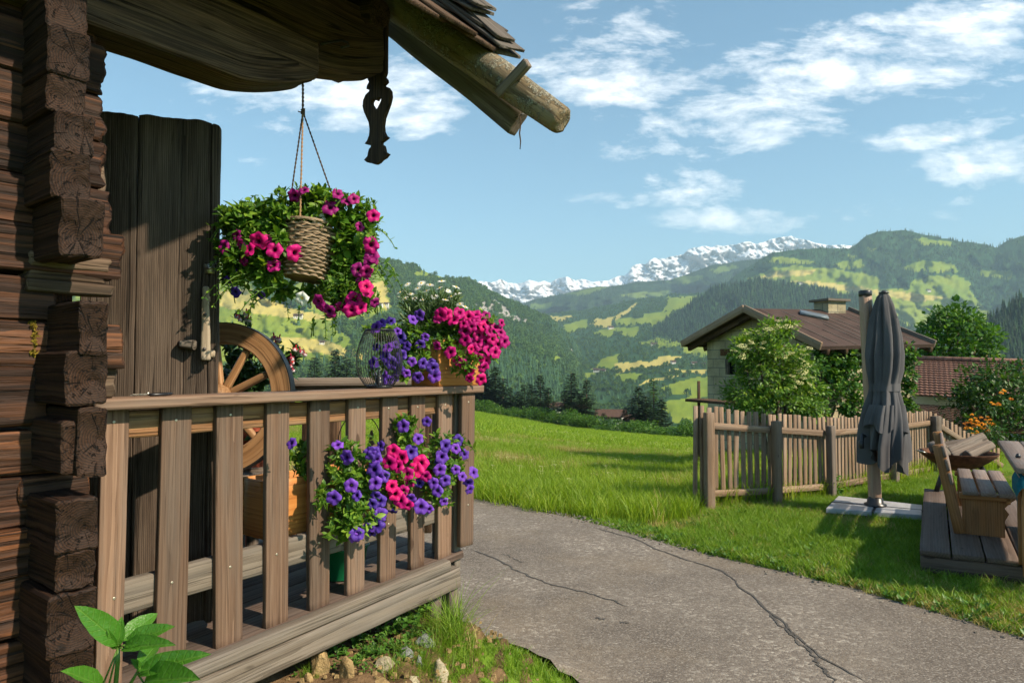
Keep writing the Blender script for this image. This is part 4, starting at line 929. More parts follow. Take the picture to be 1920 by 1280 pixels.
# cantilevered beams
def arch1(x01, s2, b, c):
    s_ = -.6 + x01 * 1.575; r = .115 * np.clip((s_ - .62) / .355, 0, 1) ** 1.5
    return np.outer(np.where(s2[:, 0] < 0, 1, 0) * r, b)
mb = MB(); plank(mb, Wp(-.6, -.02, 2.845), Wp(.965, -.02, 2.845), .27, .17, side=UP, nx=80, ch=.008, ns=12, rough=.006, freq=8, endrough=.008, arch=arch1, strata=.004)
beam1 = mb.build('roof_beam', M['beam'], cabin, smooth=False)
def arch2(x01, s2, b, c):
    s_ = .2 + x01 * 1.18; r = .10 * np.clip((s_ - .95) / .43, 0, 1) ** 1.8
    return np.outer(np.where(s2[:, 0] < 0, 1, 0) * r, b)
mb = MB(); plank(mb, Wp(.2, -.085, 3.085), Wp(1.38, -.085, 3.085), .36, .15, side=UP, nx=60, ch=.008, ns=12, rough=.006, freq=8, endrough=.008, arch=arch2, strata=.004)
beam2 = mb.build('roof_beam', M['beam'], cabin, smooth=False)
mb = MB(); c = PW(632, 78, .0)
tube(mb, [PW(600, 84, .004), PW(615, 80, .014), PW(640, 76, .020), PW(652, 80, .018), PW(654, 86, .012), PW(640, 90, .016)], .0055, 6); mb.build('iron_hook', M['black_metal'], beam2)
for u in (590, 610):
    mb = MB(); plank(mb, PW(u, 118, -.06), PW(u, 134, -.06), .010, .010, side=dv, nx=1); mb.build('wooden_pin', M['beam'], beam2)
mb = MB(); plank(mb, Wp(1.26, -.5, 3.36), Wp(1.30, .05, 3.24), .13, .13, side=UP, nx=12, rnd=True, m=14, rough=.006, endrough=.006, pith=(0, 0)); mb.build('purlin_end', M['beam'], cabin)

# carved pendant board on the beam's end: back face seen, light edge at the right
def mirror(h): return h + [(-x, y) for x, y in reversed(h) if x > 1e-6]
prof = [(18, -125), (18, 0), (17, 3), (15, 8), (19, 14), (20, 20), (14, 24), (15, 27), (22, 31), (27, 40), (28, 52), (25, 64), (20, 76), (15, 88), (13, 102), (14, 114), (18, 123), (23, 128), (15, 132), (10, 134), (10, 138), (14, 141), (16, 148), (17, 154), (24, 160), (18, 166), (11, 168), (6, 172), (0, 174)]
heart = [(0, 70), (-6.5, 60), (-10, 54), (-10.6, 49), (-8, 45), (-4, 45), (0, 49.5), (4, 45), (8, 45), (10.6, 49), (10, 54), (6.5, 60)]
pz0 = zpx(130, 3.11); pxm = 3.11 / F; wx = 1.42
def pend_pt(x, y): return (x * pxm * wx, -y * pxm)
import bmesh
bm = bmesh.new(); outl = mirror(prof)
sP = 1.388; o3 = Wp(sP, -.075, pz0)
def bmv(pts): return [bm.verts.new(Vector(o3 + nv * pend_pt(x, y)[0] + UP * pend_pt(x, y)[1])) for x, y in pts]
lo_ = bmv(outl); hi_ = bmv(heart)
ed = [bm.edges.new((l[i], l[(i + 1) % len(l)])) for l in (lo_, hi_) for i in range(len(l))]
bmesh.ops.triangle_fill(bm, use_beauty=True, edges=ed)
ex = bmesh.ops.extrude_face_region(bm, geom=bm.faces[:]); vs_ = [g_ for g_ in ex['geom'] if isinstance(g_, bmesh.types.BMVert)]
bmesh.ops.translate(bm, verts=vs_, vec=Vector(dv * .020)); bmesh.ops.recalc_face_normals(bm, faces=bm.faces[:])
mb = MB(); bm.verts.index_update()
vv = np.array([v_.co[:] for v_ in bm.verts]); tri = [[v_.index for v_ in f_.verts] for f_ in bm.faces]
gg = np.stack([vv[:, 2], (vv - o3) @ nv + .03, (vv - o3) @ dv + .04], 1)
mb.add(vv, [[t_ for t_ in tri if len(t_) == 3]] + [[t_ for t_ in tri if len(t_) == 4]], gg, .3)
mb.build('carved_pendant', M['beam'], cabin, smooth=False); bm.free()

# verge pole, rafter, peg, shingles, roof boards
E_ = V3(P(1054, 226, 2.75)); S_p = V3(P(690, -30, 3.30)); S2 = S_p + (S_p - E_) * .6
mb = MB(); plank(mb, S2, E_, .205, .205, side=UP, nx=70, rnd=True, m=22, rough=.007, freq=7, endrough=.010, taper=(1.06, .56), pith=(0, 0))
mb.build('verge_pole', M['bark_pole'], cabin)
R0 = V3(P(690, 12, 3.52)); R1 = V3(P(973, 232, 2.98)); mb = MB()
plank(mb, R0 + (R0 - R1) * .7, R1, .115, .055, side=UP, nx=30, ch=.004, ns=5, rough=.004, endrough=.006); raf = mb.build('rafter', M['post_wood'], cabin)
mb = MB(); tube(mb, [P(965, 222, 2.95), P(975, 216, 2.95), P(986, 210, 2.95)], .0022, 5); tube(mb, [P(966, 216, 2.95), P(984, 214, 2.95)], .0018, 5); mb.build('nail', M['black_metal'], raf)
mb = MB(); tube(mb, [P(975, 218, 2.94), P(976, 235, 2.94), P(974, 250, 2.94), P(976, 265, 2.94), P(975, 280, 2.94)], [.0025, .003, .0035, .003, .002], 5); mb.build('string', M['rope'], raf)
mb = MB(); plank(mb, P(935, 178, 2.86), P(990, 117, 2.74), .042, .030, side=nv, nx=8, ch=.003, ns=3, rough=.003); mb.build('wooden_peg', M['post_wood'], cabin)
pd = unit(E_ - S_p)
mb = MB()
for (ua, va, ub, vb, Y0, Y1, w) in [(690, -90, 905, 22, 3.3, 2.98, .16), (720, -85, 930, 55, 3.3, 2.98, .18), (735, -80, 962, 92, 3.25, 2.93, .17), (740, -70, 955, 104, 3.28, 2.97, .17), (760, -95, 912, 14, 3.2, 2.95, .14), (725, -60, 940, 92, 3.31, 3.0, .18), (770, -85, 950, 74, 3.2, 2.92, .12), (700, -60, 900, 40, 3.32, 3.03, .18)]:
    plank(mb, P(ua, va, Y0), P(ub, vb, Y1), w, .013, side=dv + UP * .25, nx=12, ch=.002, ns=4, rough=.006, freq=10, endrough=.014)
mb.build('shingles', M['shingle'], cabin)
mb = MB()
for i in range(16):
    o_ = -dv * (.12 + i * .17); a_ = S2 + UP * .125 + o_; b_ = S_p + (E_ - S_p) * .70 + UP * .105 + o_
    plank(mb, a_ - pd * 1.2 + UP * .02 * (i % 2), b_ + pd * random.uniform(0, .08) + UP * .02 * (i % 2), .215, .018, side=dv, nx=8, ch=.003)
mb.build('roof_boards', M['beam'], cabin)
mb = MB()
for sgn in range(3): plank(mb, Wp(-1.9, -.5 - .45 * sgn, 3.55 + .3 * sgn), Wp(1.5, -.5 - .45 * sgn, 3.55 + .3 * sgn), .14, .12, side=UP, nx=4)
mb.build('purlins', M['beam'], cabin)

# open door
def door_pt(u, v): return P(u, v, 2.66 + (u - 180) / 228 * .14)
dl = V3(door_pt(150, 700)); dr = V3(door_pt(405, 700)); dax = unit((dr - dl) * [1, 1, 0]); dn = np.cross(UP, dax)
zt = zpx(226, 2.76); zb = .63
def DX(u): return V3(door_pt(u, 700)) * [1, 1, 0]
mb = MB()
for (ua, ub, dz, lvv) in [(150, 252, .004, .25), (253.5, 391, 0, .5)]:
    c = (DX(ua) + DX(ub)) / 2; w = np.linalg.norm(DX(ub) - DX(ua))
    plank(mb, c + UP * zb, c + UP * (zt - dz), w, .045, side=dax, nx=50, ch=.005, ns=16, rough=.0022, freq=16, endrough=.006, lv=lvv, pith=(random.uniform(-.05, .05), -.02))
c = (DX(390) + DX(408)) / 2 - dn * .0
plank(mb, c + UP * zb, c + UP * (zt - .006), np.linalg.norm(DX(408) - DX(390)), .056, side=dax, nx=50, ch=.010, ns=3, rough=.005, freq=14, endrough=.012, lv=.75)
door = mb.build('door', M['door_wood'], cabin)
fr = -dn if np.dot(dn, [0, -1, 0]) < 0 else dn
def DF(u, v, off): return V3(door_pt(u, v)) + fr * off
mb = MB(); plank(mb, DF(389, 676, .062), DF(389, 540, .062), .036, .026, side=dax, nx=22, ch=.008, ns=3, rough=.004, freq=18, taper=(1, .72))
plank(mb, DF(386, 655, .02), DF(386, 655, .065), .03, .03, side=UP, nx=2); plank(mb, DF(390, 562, .02), DF(390, 562, .06), .025, .025, side=UP, nx=2)
plank(mb, DF(396, 663, .03), DF(402, 664, .05), .028, .02, side=UP, nx=3, rough=.003)
mb.build('handle', M['handle_wood'], door)
for (u, v) in ((388, 592), (387, 655)):
    mb = MB(); lathe(mb, [(.007, 0), (.006, .004), (.002, .006)], DF(u, v, .076), 10, axis=fr); mb.build('rivet', M['iron'], door)
mb = MB(); plank(mb, DF(336, 645, .045), DF(371, 647, .055), .038, .045, side=UP, nx=10, ch=.012, ns=4, rough=.005, freq=20, taper=(.72, 1)); mb.build('wooden_knob', M['grey_wood'], door)
mb = MB(); plank(mb, DF(384, 505, .028), DF(404, 505, .028), .042, .008, side=UP, nx=2, ch=.002); tube(mb, [DF(386, 505, .036), DF(402, 504, .038)], .006, 8)
for (u, v) in ((387, 499), (401, 499), (387, 511), (401, 511)): lathe(mb, [(.0035, 0), (.0035, .004)], DF(u, v, .033), 8, axis=fr)
mb.build('door_bolt', M['steel'], door)
mb = MB(); tube(mb, [P(178, 424, 2.3), P(196, 422, 2.28), P(199, 419, 2.28), P(199, 427, 2.28)], .0025, 6); mb.build('bent_nail', M['screw'], cabin)

# ------------------------------------------------------------------ the porch floor and railing
def zf(s): return .555 + .056 * s
porch = thing('porch_floor', 'weathered plank porch floor with pale edge board on short posts', 'porch', tuple(Wp(1.0, -.5, .3)))
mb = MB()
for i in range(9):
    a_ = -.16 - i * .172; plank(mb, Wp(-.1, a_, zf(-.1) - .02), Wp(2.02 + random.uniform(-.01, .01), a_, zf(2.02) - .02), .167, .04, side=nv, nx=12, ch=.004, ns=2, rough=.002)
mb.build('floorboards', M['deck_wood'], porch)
mb = MB(); plank(mb, Wp(-.1, -.046, zf(-.1) - .024), Wp(1.86, -.046, zf(1.86) - .024), .062, .052, side=nv, nx=40, ch=.008, ns=4, rough=.004, freq=9, endrough=.008); mb.build('edge_board', M['grey_wood'], porch)
mb = MB(); plank(mb, Wp(-.1, -.045, zf(-.1) - .104), Wp(1.93, -.045, zf(1.93) - .104), .105, .062, side=UP, nx=40, ch=.006, ns=4, rough=.003, freq=9, endrough=.006); mb.build('sill_beam', M['grey_wood'], porch)
for (s_, a_, w) in [(1.80, -.10, .075), (1.905, -.07, .07)]:
    mb = MB(); q = Wp(s_, a_, 0); plank(mb, q + UP * (gz1(q[0], q[1]) - .1), q + UP * (zf(s_) - .07), w, w, side=dv, nx=14, ch=.006, ns=3, rough=.004, freq=12); mb.build('post', M['post_wood'], porch)
mb = MB(); q = Wp(.5, -.9, 0); plank(mb, q + UP * .1, q + UP * (zf(.5) - .05), .1, .1, side=dv, nx=4); q = Wp(1.6, -1.4, 0); plank(mb, q + UP * .0, q + UP * (zf(1.6) - .05), .1, .1, side=dv, nx=4); mb.build('post', M['post_wood'], porch)

railing = thing('porch_railing', 'brown wooden porch railing with vertical pickets in front of the cabin door', 'railing', tuple(Wp(1.1, -.1, .6)))
mb = MB(); plank(mb, Wp(.185, -.09, 1.523), Wp(2.125, -.09, 1.523), .135, .040, side=nv, nx=40, ch=.005, ns=4, rough=.0015, freq=6, endrough=.003); mb.build('handrail', M['rail_wood'], railing)
mb = MB(); plank(mb, Wp(.2, -.132, 1.447), Wp(2.02, -.132, 1.447), .095, .042, side=UP, nx=40, ch=.005, ns=5, rough=.004, freq=10); mb.build('upper_rail', M['rail_orange'], railing)
mb = MB(); plank(mb, Wp(.2, -.132, .855), Wp(2.02, -.132, .90), .115, .042, side=UP, nx=40, ch=.005, ns=5, rough=.002); mb.build('lower_rail', M['grey_wood'], railing)
PK = [(189, 243, 1300), (300, 360, 1236), (406, 460, 1213), (499, 545, 1172), (580, 621, 1141), (651, 687, 1112), (713, 746, 1087), (768, 798, 1063), (819, 848, 1046), (862, 890, 1022)]
for i, (u0, u1, vb) in enumerate(PK):
    aF = -.085 if i < 9 else -.045
    s0, s1 = s_at(u0 + 4, aF, 700), s_at(u1, aF, 700); sm = (s0 + s1) / 2; q = Wp(sm, aF - .014, 0); zb_ = zpx(vb, q[1])
    mb = MB(); lean = random.uniform(-.006, .006); lz = dv * lean
    plank(mb, q - lz + UP * zb_, q + lz + UP * 1.502, s1 - s0, .028, side=dv, nx=24, ch=.003, ns=3, rough=.0012, freq=8, endrough=.002)
    pk = mb.build('picket', M['rail_wood'], railing)
    f_ = Wp(sm, aF, 0)
    for z_ in (1.452 + random.uniform(-.01, .01), .87 + .02 * sm):
        if z_ > zb_ + .05:
            mb = MB(); lathe(mb, [(.0052, -.001), (.005, .0012), (.002, .0006)], f_ + dv * random.uniform(-.008, .008) + UP * z_, 10, axis=nv); mb.build('screw', M['screw'], pk)
for (s_, a_, w, z0, mt) in [(1.94, -.165, .08, .62, 'post_wood'), (1.995, -.118, .045, .55, 'grey_wood')]:
    mb = MB(); q = Wp(s_, a_, 0); plank(mb, q + UP * z0, q + UP * 1.502, w, w, side=dv, nx=16, ch=.006, ns=3, rough=.004, freq=12); mb.build('post', M[mt], railing)
# railing on the far side of the porch
far = thing('back_railing', 'dark back railing of the porch seen behind the lantern', 'railing', tuple(P(640, 1000, 4.2)))
mb = MB(); plank(mb, P(520, 716, 4.1), P(840, 714, 4.5), .10, .05, side=(0, 1, 0), nx=6); mb.build('handrail', M['post_wood'], far)
mb = MB(); plank(mb, P(520, 732, 4.15), P(840, 728, 4.55), .09, .03, side=UP, nx=6); mb.build('rail', M['post_wood'], far)
for u in (580, 628, 800):
    p = V3(P(u, 730, 4.2 + (u - 520) / 320 * .4)); mb = MB(); plank(mb, np.array([p[0], p[1], .55]), p, .075, .05, side=(1, 0, 0), nx=6); mb.build('post', M['beam'], far)
# ------------------------------------------------------------------ things on the porch
def petunia_mesh(name, mat, R, seed):
    r_ = np.random.default_rng(seed); n = 30; th = np.linspace(0, 2 * math.pi, n, endpoint=False)
    rings = [(.07, -1.05), (.10, -.75), (.16, -.42), (.27, -.20), (.45, -.06), (.68, .0), (.88, -.03), (1.0, -.10)]
    ph = r_.random() * 6; vs = []; lv = []; g = []
    for k, (r, z) in enumerate(rings):
        w = max(0, (r - .3)) ** 1.5
        rad = r * (1 + w * (.13 * np.cos(5 * th + ph) + .03 * np.cos(11 * th + ph * 2)))
        zz = z + w * (.26 * np.cos(5 * th + ph + 1.5) + .12 * np.sin(9 * th + ph) + .09 * np.sin(14 * th + ph * 3) + .05 * r_.normal(0, .4, n)) - .22 * w * (1 + np.cos(th - ph))
        vs.append(np.stack([np.cos(th) * rad, np.sin(th) * rad, zz], 1) * R); lv += [min(1, r)] * n; g.append(np.stack([np.cos(th) * 2, np.sin(th) * 2, np.full(n, seed * 1.0)], 1))
    v = np.concatenate(vs); b_ = np.arange(n); nx_ = (b_ + 1) % n
    f = np.concatenate([np.stack([i * n + b_, i * n + nx_, (i + 1) * n + nx_, (i + 1) * n + b_], 1) for i in range(len(rings) - 1)])
    mb = MB(); mb.add(v, [f], np.concatenate(g), np.array(lv)); o = mb.build(name, mat); COL.objects.unlink(o); return o
PET = {k: [petunia_mesh('flower', M[k], .036, 3 + i * 5 + j) for i in range(4)] for j, k in enumerate(('magenta', 'plum', 'violet', 'indigo', 'white_petal'))}
def put_flower(kind, pos, facing, parent, size=1.0, name='flower'):
    o = random.choice(PET[kind]).copy(); COL.objects.link(o); o.name = name
    f = (Vector(facing).normalized() + Vector((random.gauss(0, .22), random.gauss(0, .12), random.gauss(0, .2)))).normalized(); q = f.to_track_quat('Z', 'Y'); q = q @ Euler((0, 0, random.uniform(0, 6.28))).to_quaternion()
    o.rotation_euler = q.to_euler(); o.location = Vector(pos) - Vector(offset_of(parent)); k = size * .84 * random.uniform(.72, 1.15); o.scale = (k * random.uniform(.88, 1.1), k, k * random.uniform(.8, 1.25)); o.parent = parent
    return o
def sprigs(mbl, mbs, pos, dirs, nleaf=6, size=.04, stem=.05, spread=.8, tpl=None):
    tpl = tpl or LEAF; pos = np.asarray(pos); N = len(pos); dirs = unit(dirs)
    side = unit(np.cross(dirs, rand_dir(N))); oth = np.cross(dirs, side)
    for k in range(nleaf):
        an = k * 2.4 + rng.random(N) * .8; el = spread * (.35 + .65 * (1 - k / nleaf)) + rng.normal(0, .12, N)
        rad = side * np.cos(an)[:, None] + oth * np.sin(an)[:, None]
        ax = unit(dirs * np.cos(el)[:, None] + rad * np.sin(el)[:, None])
        p = pos - dirs * (stem * (1 - k / nleaf))[..., None] if np.ndim(stem) else pos - dirs * stem * (1 - k / nleaf)
        scatter(mbl, tpl, p, ax, unit(dirs * .8 + np.array([0, 0, .6]) - rad * .2), size * rng.uniform(.6, 1.25, N) * (1 if k < nleaf - 2 else .6))
    if mbs is not None:
        for i in range(N): tube(mbs, [pos[i] - dirs[i] * (stem + .03) + rng.normal(0, .004, 3), pos[i] - dirs[i] * stem * .5, pos[i]], [.0022, .0018, .0012], 4, rng.random())
def blobs(spec, Yf, dens, mbl, mbs, size=.04, nleaf=6, upb=.5, shell=.45, tpl=None, camb=.25):
    """spec: (u, v, ru, rv, depth radius m, dY)"""
    for (u, v, ru, rv, rd, dY) in spec:
        Y = Yf(u, v) + dY; c = V3(P(u, v, Y)); k = Y / F; r = np.array([ru * k, rd, rv * k])
        n = max(3, int(dens * ru * rv / 100)); p, d_ = ellipsoid_pts(c, r, n, shell); k_ = rng.random(n) < .16; p[k_] = c + (p[k_] - c) * rng.uniform(1.1, 1.45, (k_.sum(), 1))
        sprigs(mbl, mbs, p, unit(d_ * .9 + UP * upb + np.array([.15, -1, 0]) * camb + rng.normal(0, .3, (n, 3))), nleaf, size, .04, .95, tpl)

# ---- hanging basket
HY = 2.72
hc = V3(P(580, 474, HY)); kpx = HY / F
hang = thing('hanging_basket', 'wicker hanging basket of trailing pink petunias under the roof beam', 'hanging basket', tuple(hc))
tilt = unit(np.array([.10, .12, 1.0])); tq = np.array(Vector((0, 0, 1)).rotation_difference(Vector(tilt)).to_matrix())
def TB(p): return hc + tq @ np.asarray(p)
r_top, r_bot, hh = 52 * kpx, 38 * kpx, 98 * kpx
mb = MB(); ns_ = 15
for j in range(ns_):
    t_ = j / (ns_ - 1); z = hh * (.5 - t_); rr_ = r_top + (r_bot - r_top) * t_ ** 1.4; n = 132; th = np.linspace(0, 2 * math.pi, n, endpoint=False)
    rad = rr_ + .0050 * np.sin(13 * th + math.pi * j) ; zz = z + .0012 * np.sin(7 * th + j)
    for dz in (-.0019, .0019):
        tube(mb, [TB((a, b, c_ + dz)) for a, b, c_ in zip(np.cos(th) * rad, np.sin(th) * rad, zz)], .0027, 5, rng.random(), True)
for j in range(26):
    th = (j + .5) / 26 * 2 * math.pi; tube(mb, [TB((math.cos(th) * (r_top + (r_bot - r_top) * t_ ** 1.4), math.sin(th) * (r_top + (r_bot - r_top) * t_ ** 1.4), hh * (.5 - t_))) for t_ in np.linspace(-.02, 1.02, 8)], .0028, 5, rng.random())
th = np.linspace(0, 2 * math.pi, 80, endpoint=False)
for q in range(3): tube(mb, [TB((math.cos(a) * (r_top + .003 + .003 * math.sin(20 * a + q * 2.1)), math.sin(a) * (r_top + .003), hh * .5 + .004 + .003 * math.cos(20 * a + q * 2.1))) for a in th], .0035, 5, rng.random(), True)
lathe(mb, [(.001, -hh * .5), (r_bot - .002, -hh * .5), (r_top - .006, hh * .44), (.002, hh * .46)], (0, 0, 0), 32)
mb.v[-1] = (tq @ mb.v[-1].T).T + hc
pot = mb.build('wicker_pot', M['wicker'], hang)
mb = MB(); knot = V3(P(568, 210, HY)); top = V3(P(568, 146, HY + .02))
def rope(a, b, r0, mb, tw=90):
    n = 40; a, b = V3(a), V3(b); t_ = np.linspace(0, 1, n); L_ = np.linalg.norm(b - a); ax, e1, e2 = frame(b - a, (1, .3, .1))
    for ph in (0, math.pi):
        tube(mb, [a + (b - a) * q + (e1 * math.cos(q * L_ * 400 / 2.2 * 1.0 + ph) + e2 * math.sin(q * L_ * 400 / 2.2 + ph)) * r0 * .55 for q in np.linspace(0, 1, max(20, int(L_ * 300)))], r0 * .7, 5, rng.random())
rope(top, knot, .0042, mb)
rope(knot, TB((-r_top * .86, .02, hh * .5)) + np.array([-.015, 0, .03]), .003, mb); rope(knot, TB((r_top * .86, r_top * .4, hh * .5)) + np.array([.02, 0, .02]), .003, mb)
tube(mb, [knot + np.array([.006 * math.cos(a * 5), .006 * math.sin(a * 5), .012 - a * .006]) for a in np.linspace(0, 4, 30)], .0035, 5, .9)
tube(mb, [knot + np.array([-.002, -.006, -.004]), knot + np.array([-.012, -.010, -.004]), knot + np.array([-.016, -.010, -.001])], .0025, 5, .9)
mb.build('rope', M['rope'], hang)
mb = MB(); rope(knot, TB((-.02, -r_top * .98, hh * .5)), .0034, mb); mb.build('rope', M['rope_light'], hang)
mbl, mbs = MB(), MB(); HYf = lambda u, v: HY
blobs([(470, 425, 58, 46, .10, .0), (555, 385, 60, 36, .12, .0), (640, 395, 58, 34, .11, .0), (452, 480, 38, 40, .09, -.02), (505, 500, 45, 36, .06, -.05), (668, 470, 30, 62, .08, .0), (655, 540, 42, 36, .07, -.03), (688, 425, 22, 48, .06, .02),
       (590, 545, 46, 14, .07, .05), (430, 445, 20, 46, .07, .03), (480, 455, 50, 30, .06, -.06), (530, 540, 30, 16, .05, .04), (610, 405, 50, 16, .08, -.02), (520, 430, 34, 36, .08, -.03), (645, 455, 24, 50, .08, .0), (450, 400, 40, 24, .1, .0), (490, 395, 40, 24, .1, 0), (600, 370, 40, 18, .1, .02), (440, 510, 30, 26, .06, -.02), (640, 500, 26, 36, .06, .0), (670, 560, 34, 24, .05, 0), (528, 450, 10, 30, .04, -.08), (560, 408, 24, 7, .04, -.06), (610, 408, 26, 7, .04, -.06)], HYf, 4.0, mbl, mbs, .043, 6)
# the long bright trailing shoots
for i in range(70):
    p0 = V3(P(random.uniform(612, 690), random.uniform(505, 560), HY - random.uniform(.02, .1))); d_ = unit(np.array([random.uniform(-.8, .8), random.uniform(-1, 0), random.uniform(-.5, .8)]))
    sprigs(mbl, mbs, p0[None], d_[None], 7, .034, .06, 1.0, LEAF_N)
for i in range(46):
    u0, v0 = random.choice([(430, 470), (460, 520), (500, 545), (660, 560), (690, 500), (560, 560), (620, 575), (440, 420), (480, 380), (700, 430)]); L_ = random.uniform(.05, .13)
    c0 = V3(P(u0 + random.gauss(0, 16), v0 + random.gauss(0, 10), HY - random.uniform(-.06, .08))); out_ = np.array([(u0 - 575) / 150 + random.gauss(0, .3), random.gauss(-.2, .3), .1]); pts_ = [c0 + out_ * L_ * q + UP * (-L_ * 1.1 * q * q + .02 * q) for q in np.linspace(0, 1, 7)]
    tube(mbs, pts_, [.002] * 6 + [.001], 4, random.random())
    for q in range(2, 7): sprigs(mbl, None, pts_[q][None], unit(pts_[q] - pts_[q - 1])[None], 3, .026 if q < 6 else .022, .012, 1.1)
for (u, v) in [(452, 375), (462, 380), (485, 372), (500, 378), (530, 352), (565, 350), (575, 345), (590, 352), (690, 370), (697, 375), (420, 385), (415, 400), (705, 555), (712, 550), (590, 600), (520, 350)]:
    c = V3(P(u, v, HY - random.uniform(-.05, .05))); sprigs(mbl, mbs, c[None] + rng.normal(0, .004, (2, 3)), np.array([[random.uniform(-.4, .4), -.3, 1]] * 2), 7, .026, .05, .9)
mbl.build('foliage', M['petunia_leaf'], hang); mbs.build('stems', M['stem'], hang)
def fl(lst, kind, Yf, parent, size=1.0, dep=.05):
    for (u, v, *fc) in lst:
        Y = Yf(u, v) - dep - random.uniform(0, .03); fdir = Vector((fc[0], -1, fc[1])) if fc else Vector((random.uniform(-.5, .6), -1, random.uniform(-.35, .4)))
        put_flower(kind, P(u, v, Y), fdir, parent, size)
fl([(514, 468, .2, .1), (512, 496, .2, 0), (498, 449, 0, .5), (466, 467, -.4, .3), (555, 474, .9, .2), (700, 403, .3, .1), (664, 563, .3, .1), (676, 575, .1, -.1), (690, 545, .6, 0), (697, 460, .8, -.2), (687, 536, .5, .2), (483, 452), (660, 580, .2, -.3)], 'magenta', HYf, hang, 1.02, .10)
fl([(619, 388, .2, .5), (634, 362, .4, .6), (650, 376, .3, .6), (664, 372, .7, .6), (676, 425, .6, 0), (604, 575, -.2, -.4), (596, 566, -.4, -.2), (616, 584, 0, -.5), (696, 452, .8, -.3), (688, 510, .8, -.2), (672, 505, .5, -.2), (704, 568, .7, -.2), (640, 578, 0, -.6), (570, 355, 0, .7), (552, 368), (455, 490, -.5, -.3), (442, 440, -.6, 0), (418, 462, -.7, 0), (450, 458, -.4, .2), (680, 528, .6, -.2), (696, 490, .9, -.3), (697, 478, .6, .2), (690, 445, .7, .2)], 'plum', HYf, hang, .9, .07)
fl([(426, 528, -.2, -.3), (434, 512, -.4, 0), (440, 548, -.2, -.5), (505, 520, 0, -.7), (430, 500, -.5, -.2), (486, 552, 0, -.9), (438, 524, .3, -.5)], 'indigo', HYf, hang, .95, .02)
fl([(598, 408, .2, .3), (565, 560, 0, -.4)], 'white_petal', HYf, hang, .8, .06)

# ---- planter box on the end of the handrail
def planter(name, label, s0, s1, a0, a1, z0, z1, loc):
    t_ = thing(name, label, 'planter', tuple(loc)); th_ = .018
    mb = MB(); am = (a0 + a1) / 2; zm = (z0 + z1) / 2; h = z1 - z0
    plank(mb, Wp(s0, a1 - th_ / 2, zm), Wp(s1, a1 - th_ / 2, zm), h, th_, side=UP, nx=8, ch=.002, ns=3, pith=(.05, .1)); mb.build('long_side', M['box_wood'], t_)
    mb = MB(); plank(mb, Wp(s0, a0 + th_ / 2, zm), Wp(s1, a0 + th_ / 2, zm), h, th_, side=UP, nx=8, ch=.002); mb.build('long_side', M['box_wood'], t_)
    for s_ in (s0 + th_ / 2 + .001, s1 - th_ / 2 - .001):
        mb = MB(); plank(mb, Wp(s_, a0 + th_ + .001, zm - .002), Wp(s_, a1 - th_ - .001, zm - .002), h - .004, th_, side=UP, nx=4, ch=.002, ns=3); mb.build('end_board', M['box_wood'], t_)
    mb = MB(); c0 = Wp((s0 + s1) / 2, am, z1 - .03); S2_, A2_ = np.meshgrid(np.linspace(s0 + .02, s1 - .02, 14), np.linspace(a0 + .02, a1 - .02, 8))
    grid_mesh(mb, Qx + dv[0] * S2_ + nv[0] * A2_, Qy + dv[1] * S2_ + nv[1] * A2_, z1 - .03 + .012 * fbm(S2_ * 20, A2_ * 20, 3, 3)); mb.build('potting_soil', M['soil'], t_)
    return t_
sb = s_at(823, -.035, 690); Yb = Wp(sb, -.035, 0)[1]; zb1 = zpx(634, Yb)
rbox = planter('flower_box', 'orange wooden flower box on the end of the handrail, full of pink petunias and daisies', sb, sb + .32, -.235, -.035, 1.5445, zb1, Wp(sb + .2, -.13, 1.5445))
RYf = lambda u, v: float(np.interp(u, [690, 820, 950], [3.33, 3.5, 3.62]))
mbl, mbs = MB(), MB()
blobs([(880, 610, 48, 40, .10, .0), (905, 640, 38, 45, .08, -.03), (850, 600, 40, 30, .1, .02), (870, 670, 30, 36, .06, -.08), (770, 630, 40, 36, .08, .0), (740, 640, 40, 40, .07, .05), (785, 660, 22, 36, .06, -.02), (830, 640, 22, 20, .05, -.05), (760, 690, 36, 24, .06, -.02), (710, 690, 24, 30, .05, .05), (710, 618, 36, 20, .06, .05)], RYf, 3.4, mbl, mbs, .036, 6)
mbl.build('petunia_foliage', M['petunia_leaf'], rbox); mbs.build('stems', M['stem'], rbox)
mbl, mbs = MB(), MB()
for i in range(420):
    b_ = V3(P(random.uniform(790, 850), 632, 3.58 + random.uniform(-.06, .06))); tip = V3(P(random.uniform(752, 862), random.uniform(545, 620), 3.58 + random.uniform(-.12, .1)))
    ax = unit(tip - b_); p = tip - ax * np.linspace(0, .09, 7)[:, None]
    dirs = unit(ax + rng.normal(0, .55, (7, 3))); scatter(mbl, LEAF_N, p, dirs, rand_dir(7), rng.uniform(.022, .042, 7))
    if i % 3 == 0: tube(mbs, [b_, (b_ + tip) / 2 + rng.normal(0, .01, 3), tip], .0016, 4, rng.random())
mbl.build('daisy_foliage', M['daisy_leaf'], rbox); mbs.build('daisy_stems', M['daisy_leaf'], rbox)
def daisy_mesh():
    mb = MB(); n = 15; a = np.linspace(0, 2 * math.pi, n, endpoint=False); d_ = np.stack([np.cos(a), np.sin(a), np.full(n, .12)], 1)
    scatter(mb, LEAF_N, d_ * .004, d_, np.tile([0, 0, 1.0], (n, 1)), .020, np.full(n, .9)); o = mb.build('daisy', M['white_petal']); COL.objects.unlink(o)
    mb = MB(); lathe(mb, [(.0055, 0), (.005, .003), (.0025, .0048)], (0, 0, 0), 10); e = mb.build('eye', M['daisy_eye']); COL.objects.unlink(e); return o, e
DZ = daisy_mesh()
